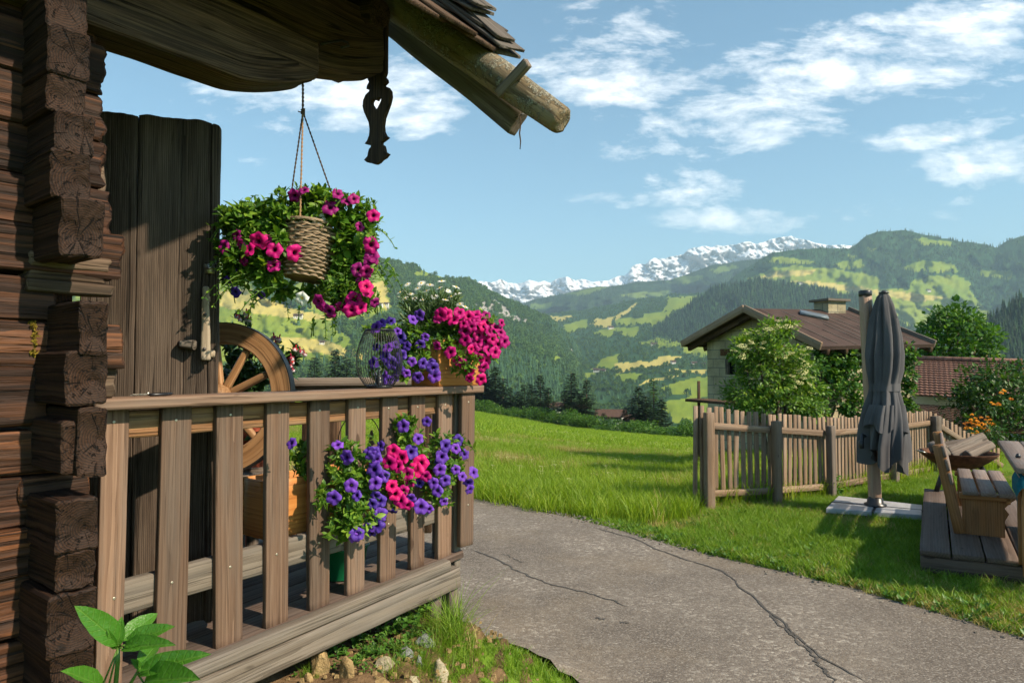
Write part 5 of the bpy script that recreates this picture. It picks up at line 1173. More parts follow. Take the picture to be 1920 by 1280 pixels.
for (u, v) in [(764, 533), (783, 540), (790, 531), (828, 527), (770, 551), (840, 545), (855, 538), (846, 556), (800, 545), (858, 550), (815, 556), (777, 560), (760, 560), (862, 570), (824, 540), (792, 562), (835, 562), (872, 575), (806, 534), (750, 548)]:
    p = P(u, v, 3.52 + random.uniform(-.06, .05)); o = DZ[0].copy(); COL.objects.link(o); o.parent = rbox; o.location = p - Vector(offset_of(rbox)); o.rotation_euler = Vector((random.uniform(-.5, .5), random.uniform(-.9, -.2), 1)).to_track_quat('Z', 'Y').to_euler()
    k = random.uniform(.8, 1.1); o.scale = (k, k, k); e = DZ[1].copy(); COL.objects.link(e); e.parent = o
    mb = MB(); tube(mb, [p, V3(p) + np.array([random.uniform(-.02, .02), .02, -.06]), V3(P(u * .6 + 815 * .4, 610, 3.58))], .0013, 4, .6); mb.build('daisy_stem', M['daisy_leaf'], rbox)
fl([(826, 590, -.2, .5), (838, 586, 0, .5), (862, 585, .2, .5), (878, 592, .4, .5), (895, 600, .3, .3), (884, 612, .1, .2), (868, 606, -.4, .3), (908, 612, .4, .2), (920, 620, .6, .2), (942, 605, .8, .4), (898, 628, .2, .1), (910, 640, .3, 0), (925, 635, .5, .1), (935, 645, .6, 0), (871, 637, -.2, .1), (888, 655, .2, 0), (905, 650, .3, 0), (918, 655, .4, 0), (893, 590, .2, .6), (844, 660, 0, .05), (885, 655, .8, 0), (930, 660, .6, -.1), (940, 622, .7, .2), (858, 676, .1, 0), (877, 692, .05, 0), (880, 710, 0, -.2), (868, 682, .4, -.1), (900, 672, .3, -.1), (908, 690, .4, -.2), (903, 712, .4, -.4), (912, 678, .5, -.1), (915, 605, .4, .4), (850, 598, -.1, .6), (930, 612, .5, .3), (895, 640, .1, .2), (948, 640, .9, 0), (872, 620, .0, .3)], 'magenta', RYf, rbox, 1.05, .09)
fl([(820, 598, -.4, .4), (905, 598, .2, .6), (888, 640, .6, .3), (865, 590, 0, .7), (818, 648, -.5, 0), (912, 590, .3, .6)], 'plum', RYf, rbox, .95, .07)
fl([(772, 678, .1, .1), (783, 708, .1, -.1), (794, 681, .3, .1), (762, 648, -.1, .2), (775, 598, .1, .5), (797, 632, .3, .2), (788, 646, .2, .1), (713, 605, -.2, .5), (703, 612, -.3, .5), (726, 650, -.2, .1), (742, 645, 0, .2), (735, 680, 0, 0), (745, 690, .1, 0), (718, 700, -.2, 0), (752, 665, .1, .2), (728, 712, -.1, -.2), (812, 690, .2, -.1), (815, 705, .3, -.2), (745, 620, 0, .4), (733, 600, -.1, .6), (762, 700, .2, -.1), (722, 668, -.3, .1)], 'violet', RYf, rbox, 1.0, .07)
fl([(750, 632, 0, .3), (705, 650, -.4, .1), (700, 680, -.4, 0), (740, 708, 0, -.3), (785, 590, .1, .6), (808, 680, .3, 0)], 'indigo', RYf, rbox, .9, .03)

# ---- planter box behind the pickets, petunias spilling through
sB0 = s_at(501, -.165, 900); YB = Wp(s_at(545, -.165, 900), -.165, 0)[1]
lbox = planter('flower_box', 'orange wooden flower box behind the railing pickets, spilling purple and pink petunias', sB0, s_at(818, -.165, 900), -.36, -.165, zpx(1004, YB), zpx(896, YB), Wp(1.2, -.26, zpx(1004, YB)))
LYf = lambda u, v: float(Wp(s_at(u, .0, v), .0, 0)[1])
mbl, mbs = MB(), MB()
blobs([(650, 850, 40, 30, .05, .02), (670, 900, 40, 50, .04, .0), (640, 900, 26, 44, .05, .02), (660, 970, 44, 40, .05, -.03), (700, 880, 34, 40, .05, -.02), (760, 800, 26, 30, .06, .04), (770, 840, 36, 36, .06, .02), (830, 850, 30, 50, .05, .0), (820, 910, 34, 40, .05, -.02), (740, 900, 36, 50, .05, -.03), (850, 880, 24, 30, .05, .0), (565, 865, 20, 44, .06, .22), (545, 845, 14, 20, .05, .22), (605, 925, 14, 22, .04, .0), (655, 985, 26, 24, .05, -.04), (862, 830, 16, 16, .04, 0)], LYf, 3.2, mbl, mbs, .038, 6)
for (u, v) in [(598, 925), (600, 940), (610, 1000), (640, 1008), (875, 830), (880, 835), (760, 775), (775, 785), (690, 815), (620, 985)]:
    c = V3(P(u, v, LYf(u, v) - .02)); sprigs(mbl, mbs, c[None], np.array([[random.uniform(-.6, .4), -.6, .5]]), 7, .036, .05, .9)
mbl.build('foliage', M['petunia_leaf'], lbox); mbs.build('stems', M['stem'], lbox)
fl([(737, 845, .1, .2), (745, 873, .1, .1), (737, 910, .0, .1), (770, 905, .3, 0), (750, 938, .1, -.1), (780, 880, .2, .2), (763, 888, .1, .2), (798, 893, .6, 0), (790, 868, .3, .3), (757, 920, .2, 0), (765, 948, .4, -.2), (728, 868, -.1, .3), (752, 858, 0, .3), (742, 925, -.1, 0)], 'magenta', LYf, lbox, 1.12, .10)
fl([(648, 857, 0, .1), (625, 934, -.1, 0), (633, 832, .1, .6), (658, 910, .1, .2), (668, 928, .2, .1), (702, 848, .1, .2), (708, 860, .2, .1), (700, 880, -.1, .1), (710, 895, .1, .1), (718, 893, .4, 0), (703, 905, 0, 0), (704, 930, .1, 0), (712, 938, .2, 0), (697, 945, 0, -.1), (704, 965, .1, -.1), (715, 965, .3, 0), (705, 985, 0, -.2), (665, 1008, .2, -.2), (670, 1000, 0, .1), (690, 990, .2, -.2), (772, 846, .3, .1), (785, 822, .4, .2), (830, 855, .4, .1), (838, 835, .6, .2), (825, 880, .3, 0), (812, 905, .3, 0), (820, 920, .3, -.1), (790, 950, .3, -.2), (805, 955, .4, -.2), (868, 893, .5, .1), (878, 905, .5, 0), (890, 885, .8, .2), (882, 918, .6, -.2), (855, 840, .5, .2), (855, 880, .3, .3), (835, 900, .4, 0), (693, 850, -.2, .3), (833, 940, .5, -.3), (770, 935, .2, -.1)], 'violet', LYf, lbox, 1.02, .09)
fl([(755, 798, 0, .2), (800, 790, .3, .3), (786, 905, .2, 0), (822, 865, .2, 0), (712, 835, 0, .5), (695, 1000, 0, -.4), (860, 825, .5, .4), (545, 830, 0, .4), (872, 850, .5, .2), (712, 988, .2, -.4), (735, 960, 0, -.4)], 'indigo', LYf, lbox, .9, .05)

# ---- wire lantern on the handrail
lc = Wp(s_at(711, -.09, 720), -.09, 1.5435)
lan = thing('lantern', 'black barrel shaped wire lantern with a clear bulb standing on the handrail', 'lantern', tuple(lc)); kl = lc[1] / F
pr = [(.060, 0), (.075, .018), (.098, .055), (.108, .105), (.106, .15), (.095, .20), (.078, .245), (.066, .268)]
mb = MB(); pr_ = np.array(pr); zz = np.linspace(0, .268, 18); rr_ = np.interp(zz, pr_[:, 1], pr_[:, 0])
for j in range(44):
    a = j / 44 * 2 * math.pi; tube(mb, [lc + np.array([math.cos(a) * r, math.sin(a) * r, z + .006]) for r, z in zip(rr_, zz)], .0013, 5)
th = np.linspace(0, 2 * math.pi, 48, endpoint=False)
for (r, z) in ((.066, .274), (.060, .006)): tube(mb, [lc + np.array([math.cos(a) * r, math.sin(a) * r, z]) for a in th], .0028, 6, 0, True)
mb.build('wire_cage', M['black_metal'], lan)
mb = MB(); lathe(mb, [(.062, .0), (.064, .012), (.055, .016), (.02, .018), (.018, .04), (.0165, .055), (.010, .056)], lc, 28); mb.build('base', M['black_plastic'], lan)
mb = MB(); lathe(mb, [(.012, .054), (.016, .064), (.024, .085), (.027, .105), (.022, .124), (.010, .135), (.001, .137)], lc, 20); bulb = mb.build('bulb', M['glass'], lan)
mb = MB(); lathe(mb, [(.013, .05), (.013, .062), (.006, .064), (.004, .09), (.001, .091)], lc, 14); mb.build('socket', M['steel'], bulb)

# ---- wagon wheel
wc = V3(P(414, 746, 3.55)); kw = 3.55 / F; Ro = 142 * kw
wheel = thing('wagon_wheel', 'old brown wooden wagon wheel leaning behind the railing', 'wheel', tuple(wc))
wn_ = unit(np.array([-.12, -1, .10])); wx_ = unit(np.cross(UP, wn_)) ; wy_ = np.cross(wn_, wx_); wx_ = -wx_ if wx_[0] < 0 else wx_
def ringsec(mb, sec, n=96):
    th = np.linspace(0, 2 * math.pi, n, endpoint=False); m_ = len(sec); vs = []; gs = []
    for a in th:
        e = wx_ * math.cos(a) + wy_ * math.sin(a); vs.append(np.array([wc + e * r + wn_ * h for r, h in sec])); gs.append(np.array([[a * Ro, r - Ro + .08, h + .05] for r, h in sec]))
    b_ = np.arange(m_); nx_ = (b_ + 1) % m_; fs = []
    for i in range(n): j = (i + 1) % n; fs.append(np.stack([i * m_ + b_, i * m_ + nx_, j * m_ + nx_, j * m_ + b_], 1))
    mb.add(np.concatenate(vs), [np.concatenate(fs)], np.concatenate(gs), .5)
w_ = .027; ri = Ro - 40 * kw
mb = MB(); ringsec(mb, [(Ro - .012, w_), (ri + .006, w_), (ri, w_ - .006), (ri, -w_ + .006), (ri + .006, -w_), (Ro - .012, -w_), (Ro - .006, -w_), (Ro - .006, w_)]); mb.build('rim', M['wheel_wood'], wheel, smooth=False)
mb = MB(); ringsec(mb, [(Ro, w_ - .002), (Ro - .0058, w_ - .002), (Ro - .0058, -w_ + .002), (Ro, -w_ + .002)]); mb.build('iron_tyre', M['iron'], wheel, smooth=False)
for j in range(10):
    a = math.radians(27 + 36 * j); e = wx_ * math.cos(a) + wy_ * math.sin(a); mb = MB()
    plank(mb, wc + e * .05, wc + e * (ri + .004), .040, .036, side=np.cross(wn_, e), nx=8, ns=3, ch=.010, taper=(1, .85)); mb.build('spoke', M['wheel_wood'], wheel)
mb = MB(); lathe(mb, [(.03, -.08), (.05, -.06), (.068, -.03), (.07, .03), (.052, .07), (.034, .09), (.03, .085)], wc, 24, axis=wn_); mb.build('hub', M['wheel_wood'], wheel)

# ---- fuchsia in a tall red pot behind the wheel
fp = V3(P(448, 845, 3.9)); zfl = zf(1.0) 
fu = thing('potted_fuchsia', 'red fuchsia in a terracotta pot behind the wagon wheel', 'potted plant', (fp[0], fp[1], zfl))
hp = zpx(800, 3.9) - zfl
mb = MB(); lathe(mb, [(.085, 0), (.10, .02), (.125, hp * .5), (.14, hp - .06), (.155, hp - .055), (.158, hp), (.145, hp), (.14, hp - .03), (.001, hp - .03)], (fp[0], fp[1], zfl), 32); mb.build('pot', M['terracotta'], fu)
mbl, mbs = MB(), MB(); FYf = lambda u, v: 3.9
blobs([(470, 690, 50, 40, .12, 0), (530, 680, 26, 34, .08, 0), (450, 720, 50, 40, .12, 0), (500, 650, 26, 26, .08, 0), (480, 810, 24, 22, .08, -.08), (550, 660, 14, 16, .04, 0), (440, 650, 20, 30, .06, 0)], FYf, 2.6, mbl, mbs, .058, 6, tpl=LEAF)
tips = [(455, 580), (470, 600), (440, 605), (510, 632), (520, 645), (560, 655), (568, 650), (545, 690), (460, 588)]
for (u, v) in tips:
    c = V3(P(u, v, 3.86)); r0_ = V3(P(470, 720, 3.9)); tube(mbs, [r0_, (r0_ + c) / 2 + np.array([.01, 0, .03]), c], [.004, .003, .0018], 5, .5)
    sprigs(mbl, None, c[None] - rng.random((3, 3)) * .03, np.array([[random.uniform(-.5, .5), -.4, .6]] * 3), 5, .04, .04, 1.1)
mbl.build('foliage', M['fuchsia_leaf'], fu); mbs.build('stems', M['stem'], fu)
def fuchsia_mesh():
    mb = MB(); a = np.linspace(0, 2 * math.pi, 4, endpoint=False); d_ = np.stack([np.cos(a), np.sin(a), np.full(4, -.25)], 1)
    scatter(mb, LEAF, np.tile([0, 0, -.012], (4, 1)), d_, np.tile([0, 0, 1.0], (4, 1)), .022, np.full(4, .8)); lathe(mb, [(.002, 0.006), (.004, 0), (.003, -.014)], (0, 0, 0), 8, .8); o = mb.build('flower', M['fuchsia_red']); COL.objects.unlink(o)
    mb = MB(); lathe(mb, [(.004, -.012), (.010, -.018), (.013, -.028), (.011, -.034), (.002, -.03)], (0, 0, 0), 10, .8); e = mb.build('skirt', M['fuchsia_skirt']); COL.objects.unlink(e); return o, e
FM = fuchsia_mesh()
for (u, v) in [(446, 585), (462, 580), (466, 590), (470, 594), (448, 592), (513, 625), (520, 632), (516, 640), (555, 648), (562, 652), (547, 672), (546, 680), (548, 688), (570, 658), (545, 664), (525, 628)]:
    o = FM[0].copy(); COL.objects.link(o); o.parent = fu; o.location = P(u, v, 3.8) - Vector(offset_of(fu)); o.rotation_euler = (random.uniform(-.3, .3), random.uniform(-.3, .3), random.random() * 3); k = random.uniform(.8, 1.15); o.scale = (k, k, k)
    e = FM[1].copy(); COL.objects.link(e); e.parent = o

# ---- small things
pos = Wp(s_at(275, -.08, 742), -.08, 1.5432)
sn = thing('garden_snips', 'black handled garden snips lying on the handrail beside the door', 'snips', tuple(pos))
mb = MB(); ah = dv; pv_ = nv
def loop(c, rx_, ry_, mb):
    th = np.linspace(0, 2 * math.pi, 28, endpoint=False); tube(mb, [c + ah * math.cos(a) * rx_ + pv_ * math.sin(a) * ry_ + UP * .006 for a in th], .005, 6, 0, True)
loop(pos + ah * .035 + pv_ * .014, .030, .011, mb); loop(pos + ah * .060 - pv_ * .012, .030, .011, mb); mb.build('handles', M['black_plastic'], sn)
mb = MB(); plank(mb, pos + ah * .01 + UP * .006, pos - ah * .055 + UP * .005, .010, .003, side=pv_, nx=4, taper=(1, .3)); plank(mb, pos + ah * .03 + UP * .009, pos - ah * .05 + UP * .008 + pv_ * .006, .010, .003, side=pv_, nx=4, taper=(1, .3)); lathe(mb, [(.005, .003), (.005, .014), (.002, .015)], pos + ah * .004, 10); mb.build('blades', M['steel'], sn)

gt = V3(P(640, 1046, 3.35)); zt_ = zf(s_at(640, -.3, 1000)) + .002
tub = thing('plastic_tub', 'green plastic tub on the porch floor behind the pickets', 'tub', (gt[0], gt[1], zt_))
mb = MB(); lathe(mb, [(.10, 0), (.105, .005), (.125, .14), (.135, .142), (.135, .15), (.12, .15), (.10, .01), (.001, .01)], (gt[0], gt[1], zt_), 32); o = mb.build('tub_wall', M['green_plastic'], tub)
bz = V3(P(700, 838, 3.45)); kb = 3.45 / F
bun = MB(); ol = [(-6, 30), (-8, 12), (-12, 0), (-8, -14), (14, -14), (16, -4), (10, 4), (2, 6), (-1, 12), (0, 22), (-3, 32)]
prism(bun, [(x * kb, y * kb) for x, y in ol[::-1]], bz, (1, 0, 0), (0, 0, 1), (0, .012, 0)); b_ = tag(bun.build('wooden_hare', M['handle_wood'], smooth=False), 'small flat wooden hare stuck in the lower flower box', 'ornament')
hp_ = MB(); hc_ = V3(P(674, 830, 3.55)); kh = 3.55 / F
tube(hp_, [hc_ + np.array([math.cos(a) * 40 * kh, 0, math.sin(a) * 54 * kh]) for a in np.linspace(-.4, math.pi + .4, 40)], .0025, 6); tag(hp_.build('wire_hoop', M['black_metal']), 'thin dark wire hoop arching behind the pickets', 'hoop')
crate = thing('wooden_trough', 'weathered grey wooden trough on legs below the wagon wheel', 'trough', (wc[0], wc[1], zf(1.1)))
zw = wc[2] - Ro; cx0, cx1 = wc[0] - .35, float(V3(P(477, 940, 3.5))[0]); cyc = wc[1]
for dy in (-.13, .13):
    mb = MB(); plank(mb, (cx0, cyc + dy, zw - .12), (cx1, cyc + dy, zw - .10), .23, .03, side=UP, nx=10, ns=4, rough=.005, endrough=.01); mb.build('side_board', M['post_wood'], crate)
mb = MB(); plank(mb, (cx0, cyc, zw - .02), (cx1 - .02, cyc, zw - .02), .225, .03, side=(0, 1, 0), nx=8); mb.build('top_board', M['post_wood'], crate)
for (x_, dy) in ((cx0 + .05, -.09), (cx1 - .06, -.09), (cx0 + .05, .09), (cx1 - .06, .09)):
    mb = MB(); plank(mb, (x_, cyc + dy, zf(1.1) - .01), (x_, cyc + dy, zw - .04), .05, .045, side=(1, 0, 0), nx=4); mb.build('leg', M['post_wood'], crate)

# ---- pepper plant in the foreground
pb = V3(P(222, 1300, 1.62)); pep = thing('pepper_plant', 'young green pepper plant with glossy leaves in front of the log corner', 'plant', (pb[0], pb[1], .35))
mb = MB(); PT = V3(P(222, 1212, 1.60)); tube(mb, [np.array([pb[0] + .01, pb[1] + .02, .3]), V3(P(216, 1290, 1.61)), V3(P(221, 1240, 1.6)), PT], [.006, .0055, .005, .004], 8, .5)
LEAFS = [((222, 1205), (143, 1150), 74, 1.50), ((230, 1200), (299, 1152), 60, 1.66), ((236, 1208), (318, 1185), 58, 1.56), ((232, 1216), (312, 1222), 52, 1.50), ((222, 1208), (226, 1160), 34, 1.58), ((216, 1215), (203, 1190), 22, 1.55),
         ((262, 1262), (382, 1243), 62, 1.54), ((270, 1280), (350, 1290), 84, 1.44), ((258, 1256), (320, 1232), 36, 1.60), ((262, 1250), (300, 1205), 50, 1.70), ((262, 1252), (248, 1240), 22, 1.56), ((190, 1290), (134, 1268), 62, 1.46), ((200, 1300), (165, 1300), 60, 1.5)]
PLF = leaf_tpl(.56, .16, .18, 9, .010)
mbl = MB()
for (b0, tp, wpx, Yt) in LEAFS:
    A_ = V3(P(b0[0], b0[1], 1.59)); B_ = V3(P(tp[0], tp[1], Yt)); L_ = np.linalg.norm(B_ - A_)
    tv = PLF[0].copy(); tv[:, 0] *= (wpx * 1.55 / F / L_) / .56 * .62
    tv[:, 2] += .035 * np.sin(tv[:, 1] * 22) * np.abs(tv[:, 0]) * 2
    scatter(mbl, (tv, PLF[1]), A_[None], (B_ - A_ + UP * .18 * L_)[None], np.array([[.25, -.75, .75]]), [L_], [random.uniform(.2, .8)])
    tube(mb, [PT if b0[0] < 245 else V3(P(258, 1262, 1.6)), (A_ + PT) / 2 if b0[0] < 245 else A_, A_], .0022, 5, .5)
tube(mb, [V3(P(225, 1320, 1.62)), V3(P(245, 1280, 1.61)), V3(P(260, 1255, 1.6))], [.005, .004, .003], 7, .5)
mbl.build('leaves', M['pepper_leaf'], pep); mb.build('stem', M['stem'], pep)

# ---- stones and weeds on the bank
def rock(name, label, u, v, wpx, hpx, mat, seed, group=None, tall=1.0):
    p = GG(u, v); k = p.y / F; r_ = random.Random(seed); w = wpx * k / 2; h = hpx * k / 2
    bm = bmesh.new(); bmesh.ops.create_icosphere(bm, subdivisions=4, radius=1.0)
    sd = Vector((seed * 3.1, seed * 1.7, 0)); pl = [(Vector((r_.uniform(-1, 1), r_.uniform(-1, 1), r_.uniform(-.6, 1))).normalized(), r_.uniform(.62, .9)) for _ in range(11)]
    for q in bm.verts:
        for nrm, dd in pl:
            e = q.co.dot(nrm) - dd
            if e > 0: q.co -= nrm * e * .9
        q.co *= 1 + .10 * mnoise.fractal(q.co * 2.2 + sd, 1, 2, 4) + .03 * mnoise.noise(q.co * 9 + sd)
        q.co = Vector((q.co.x * w, q.co.y * w * .9, q.co.z * h * 1.25 + h * .45))
    vv = np.array([q.co[:] for q in bm.verts]); ff = np.array([[q.index for q in f.verts] for f in bm.faces]); bm.free()
    mb = MB(); mb.add(vv + V3(p), [ff]); o = mb.build(name, M[mat]); return tag(o, label, 'rock', group)
GRK = 'stones on the bank below the porch'
rock('rock', 'large rough ochre rock directly under the sill beam', 600, 1262, 44, 60, 'ochre_rock', 1, GRK)
rock('rock', 'upright pointed ochre rock on the soil bank', 652, 1276, 34, 54, 'ochre_rock', 2, GRK)
rock('rock', 'smooth sandy block in the middle of the stone pile', 722, 1254, 42, 26, 'limestone', 3, GRK)
rock('rock', 'blue grey broken stone on the bank', 762, 1238, 34, 32, 'grey_rock', 4, GRK)
rock('rock', 'grey flat stone beside the porch post', 800, 1218, 44, 34, 'grey_rock', 5, GRK)
rock('rock', 'pale upright limestone at the edge of the grass', 822, 1276, 40, 50, 'limestone', 6, GRK)
rock('rock', 'wide flat ochre stone at the bottom of the pile', 700, 1292, 60, 26, 'ochre_rock', 7, GRK)
rock('rock', 'low sandy stone next to the pale upright one', 768, 1284, 46, 24, 'limestone', 8, GRK)
rock('rock', 'thin grey slab leaning between the stones', 785, 1256, 18, 34, 'grey_rock', 9, GRK)
rock('rock', 'small brown clod below the large ochre rock', 578, 1276, 20, 18, 'ochre_rock', 10, GRK)
mb = MB(); n = 500; s_ = rng.uniform(.2, 2.0, n); a_ = rng.uniform(-.1, .5, n); x = Qx + dv[0] * s_ + nv[0] * a_; y = Qy + dv[1] * s_ + nv[1] * a_; z = gtri(x, y) + .015
sz = rng.gamma(2, .0032, n).clip(.002, .012); mb.add((cube[None] * sz[:, None, None] * (.6 + .8 * rng.random((n, 1, 3))) + np.stack([x, y, z], 1)[:, None]).reshape(-1, 3), [(cf[None] + (np.arange(n) * 8)[:, None, None]).reshape(-1, 4)])
o = struct(mb.build('pebbles', M['ochre_rock'], smooth=False), 'stuff'); o['label'] = 'loose pebbles and clods on the soil bank'
mbl, mbs = MB(), MB()
for (u, v, n, sz, hgt) in [(735, 1180, 26, .034, .1), (765, 1165, 24, .036, .12), (790, 1150, 24, .036, .16), (700, 1200, 16, .030, .05), (660, 1216, 10, .030, .04), (725, 1205, 20, .026, .04), (750, 1215, 20, .022, .03), (640, 1212, 8, .03, .03), (690, 1232, 16, .018, .02), (800, 1195, 20, .022, .05), (730, 1262, 14, .016, .02), (560, 1240, 6, .02, .02), (655, 1238, 8, .028, .02), (785, 1205, 14, .024, .04)]:
    p = V3(GG(u, v + 20)); 
    for i in range(n):
        q = p + np.array([random.gauss(0, .045), random.gauss(0, .05), 0]); q[2] = gz1(q[0], q[1]) + .01 + random.random() * hgt
        sprigs(mbl, mbs, q[None] + UP * .02, np.array([[random.uniform(-.5, .6), random.uniform(-.8, .2), 1]]), 5, sz, .03, 1.1, LEAF_W)
o = struct(mbl.build('bank_weeds', M['weed_leaf']), 'stuff'); o['label'] = 'leafy weeds growing on the bank under the porch'
o = struct(mbs.build('weed_stems', M['stem']), 'stuff'); o['label'] = 'thin stems of the weeds under the porch'
TT = [tuft('tall_tuft', 46, .06, .12, .34, .0042, M['grass'], .55, 51), tuft('tall_dry', 20, .05, .10, .3, .004, M['dry_grass'], .7, 52)]
q = []
for (u, v, n, s_) in [(845, 1205, 9, .85), (830, 1225, 6, .7), (860, 1215, 6, .8), (800, 1190, 3, .7), (815, 1260, 10, .5), (790, 1285, 8, .5), (840, 1262, 10, .5), (735, 1275, 5, .4), (770, 1240, 5, .4), (560, 1270, 3, .3)]:
    p = V3(GG(u, v)); 
    for i in range(n): x = p[0] + random.gauss(0, .05); y = p[1] + random.gauss(0, .06); q.append((x, y, gz1(x, y), s_ * random.uniform(.6, 1.1)))
q = np.array(q); instancer('grass_clump', q[:, :3], q[:, 3], rng.random(len(q)) * 6.28, TT, (rng.random(len(q)) < .22).astype(int), 'long grass tufts at the foot of the porch post')
# ------------------------------------------------------------------ picket fence
fence = thing('picket_fence', 'weathered wooden picket fence curving around the lawn in front of the stone hut', 'fence', tuple(FPOST[0]))
def onfence(pts, q):   # distance along the posts' line -> point
    d = np.r_[0, np.cumsum(np.linalg.norm(np.diff(pts[:, :2], axis=0), axis=1))]
    return np.array([np.interp(q, d, pts[:, i]) for i in range(pts.shape[1])])
FP = np.array([[p.x, p.y, p.z] for p in FPOST])
topv = [761, 775, 782, 779, 769]; ftop = np.array([zpx(v, y + .08) for v, y in zip(topv, FP[:, 1])])
cor = FP[4]; endp = np.array([cor[0] + 2.35, cor[1] + 1.1, gz1(cor[0] + 2.35, cor[1] + 1.1)]); ut, vt = 1884, 845
back = P(1884, 845, cor[1] + .5); endp = np.array([back.x, back.y, gz1(back.x, back.y)])
FL = np.vstack([FP, endp]); ft = np.r_[ftop, back.z]
fd = np.r_[0, np.cumsum(np.linalg.norm(np.diff(FL[:, :2], axis=0), axis=1))]
railhi = [zpx(v, y) for v, y in zip([798, 806, 812, 803, 792], FP[:, 1])] + [back.z - .24]; raillo = [zpx(v, y) for v, y in zip([926, 920, 912, 892, 878], FP[:, 1])] + [back.z - .95]
def fdir(i): return unit((FL[i + 1] - FL[i]) * [1, 1, 0])
for i in range(5):
    e = fdir(i); nrm = np.array([e[1], -e[0], 0]); 
    if nrm[1] > 0: nrm = -nrm
    for zz_, nm in ((railhi, 'upper_rail'), (raillo, 'lower_rail')):
        a = np.array([FL[i][0], FL[i][1], zz_[i]]) + e * .04 - nrm * .02; b = np.array([FL[i + 1][0], FL[i + 1][1], zz_[i + 1]]) - e * .04 - nrm * .02
        mb = MB(); plank(mb, a, b, .075, .04, side=UP, nx=10, rough=.002); mb.build(nm, M['fence_wood'], fence)
q = -.12
while q < fd[-1]:
    p = onfence(FL, max(q, 0)); i = min(int(np.searchsorted(fd, max(q, 1e-6)) - 1), 4); e = fdir(i); nrm = np.array([e[1], -e[0], 0]); nrm = -nrm if nrm[1] > 0 else nrm
    p = p + e * min(q, 0); zt2 = np.interp(q, fd, ft) + random.uniform(-.014, .014); zb2 = np.interp(q, fd, np.array(raillo) - .15) + random.uniform(-.02, .02)
    p = p - nrm * .062; mb = MB(); ln = e * random.uniform(-.012, .012)
    plank(mb, np.array([p[0], p[1], zb2]) - ln, np.array([p[0], p[1], zt2]) + ln, random.uniform(.050, .060), .020, side=e, nx=5, ns=1, ch=.003)
    mb.build('picket', M['fence_wood'], fence); q += .089 + random.uniform(-.006, .006)
for i, (vt_, w, mt) in enumerate([(773, .105, 'fence_wood'), (789, .10, 'fence_wood'), (798, .095, 'post_wood'), (800, .10, 'post_wood'), (780, .12, 'post_wood')]):
    p = FP[i].copy(); e = fdir(i); mb = MB(); nrm = np.array([e[1], -e[0], 0]); nrm = -nrm if nrm[1] > 0 else nrm; p = p + nrm * .045
    plank(mb, np.array([p[0], p[1], p[2] - .15]), np.array([p[0], p[1], zpx(vt_, p[1])]), w, w * .9, side=e, nx=10, ch=.008, rough=.003); mb.build('post', M[mt], fence)

# ------------------------------------------------------------------ folded cantilever parasol
ub = V3(GG(1640, 948)); ubz = ub[2] + .10
par = thing('parasol', 'folded anthracite cantilever parasol tied with a strap on a wooden mast', 'parasol', tuple(ub))
c00, c10, c11, c01 = [np.array(P(u, v, 1.0)) for u, v in ((1550, 954), (1727, 967), (1729, 944), (1571, 929))]
def onz(u, v, z): p = G(u, v, z); return V3(p)
zsl = ub[2] + .10
A0, A1, A2, A3 = onz(1549, 952, zsl), onz(1728, 965, zsl), onz(1729, 946, zsl), onz(1572, 929, zsl)
def lerp4(s_, t_): return (A0 * (1 - s_) + A1 * s_) * (1 - t_) + (A3 * (1 - s_) + A2 * s_) * t_
def slab(s0, s1, t0, t1, z0, z1, mat, name, parent):
    mb = MB(); c = [lerp4(s0, t0), lerp4(s1, t0), lerp4(s1, t1), lerp4(s0, t1)]; ctr = sum(c) / 4
    rings = [(1.0, z0), (1.0, z1 - .008), (.985, z1)]; v = []
    for k, z in rings:
        for q_ in c: w = ctr + (q_ - ctr) * k; v.append([w[0], w[1], z])
    v = np.array(v); f = []
    for r_ in range(2):
        for j in range(4): f.append([r_ * 4 + j, r_ * 4 + (j + 1) % 4, r_ * 4 + 4 + (j + 1) % 4, r_ * 4 + 4 + j])
    f += [[8, 9, 10, 11], [3, 2, 1, 0]]; mb.add(v, [f]); return mb.build(name, mat, parent, smooth=False)
M['slab_stone'] = plain('slab_stone', (.42, .42, .44), .28, .5, 0, .25, 9, .1)
for (s0, s1) in ((.0, .485), (.515, 1.0)):
    for (t0, t1) in ((.0, .46), (.54, 1.0)): slab(s0, s1, t0, t1, zsl - .05, zsl, M['slab_stone'], 'ballast_slab', par)
slab(-.01, 1.01, .465, .535, zsl - .085, zsl - .002, M['black_metal'], 'cross_foot', par); slab(.488, .512, -.02, 1.02, zsl - .087, zsl - .004, M['black_metal'], 'cross_foot', par)
slab(.0, 1.0, .0, 1.0, zsl - .13, zsl - .052, M['black_plastic'], 'ballast_tray', par)
mY = lerp4(.5, .5)[1]; m0 = V3(P(1641, 938, mY)); mB = np.array([m0[0], mY, zsl - .01]); mT = V3(P(1622, 548, mY + .02))
mb = MB(); lathe(mb, [(.11, 0), (.115, .03), (.085, .04), (.08, .09), (.055, .11), (.05, .11)], mB, 20); mb.build('mast_socket', M['black_plastic'], par)
mb = MB(); plank(mb, mB + UP * .05, mT, .108, .108, side=(1, 0, 0), nx=10, ch=.014); mast = mb.build('mast', M['mast_wood'], par)
mb = MB(); ax_ = unit(mT - mB); lathe(mb, [(.066, -.045), (.07, -.04), (.07, .01), (.062, .02), (.001, .022)], mT, 20, axis=ax_); mb.build('mast_cap', M['black_plastic'], mast)
mb = MB(); tube(mb, [V3(P(1629, 560, mY - .06)), V3(P(1631, 600, mY - .06)), V3(P(1629, 700, mY - .06))], .004, 6); mb.build('pull_cord', M['iron'], mast)
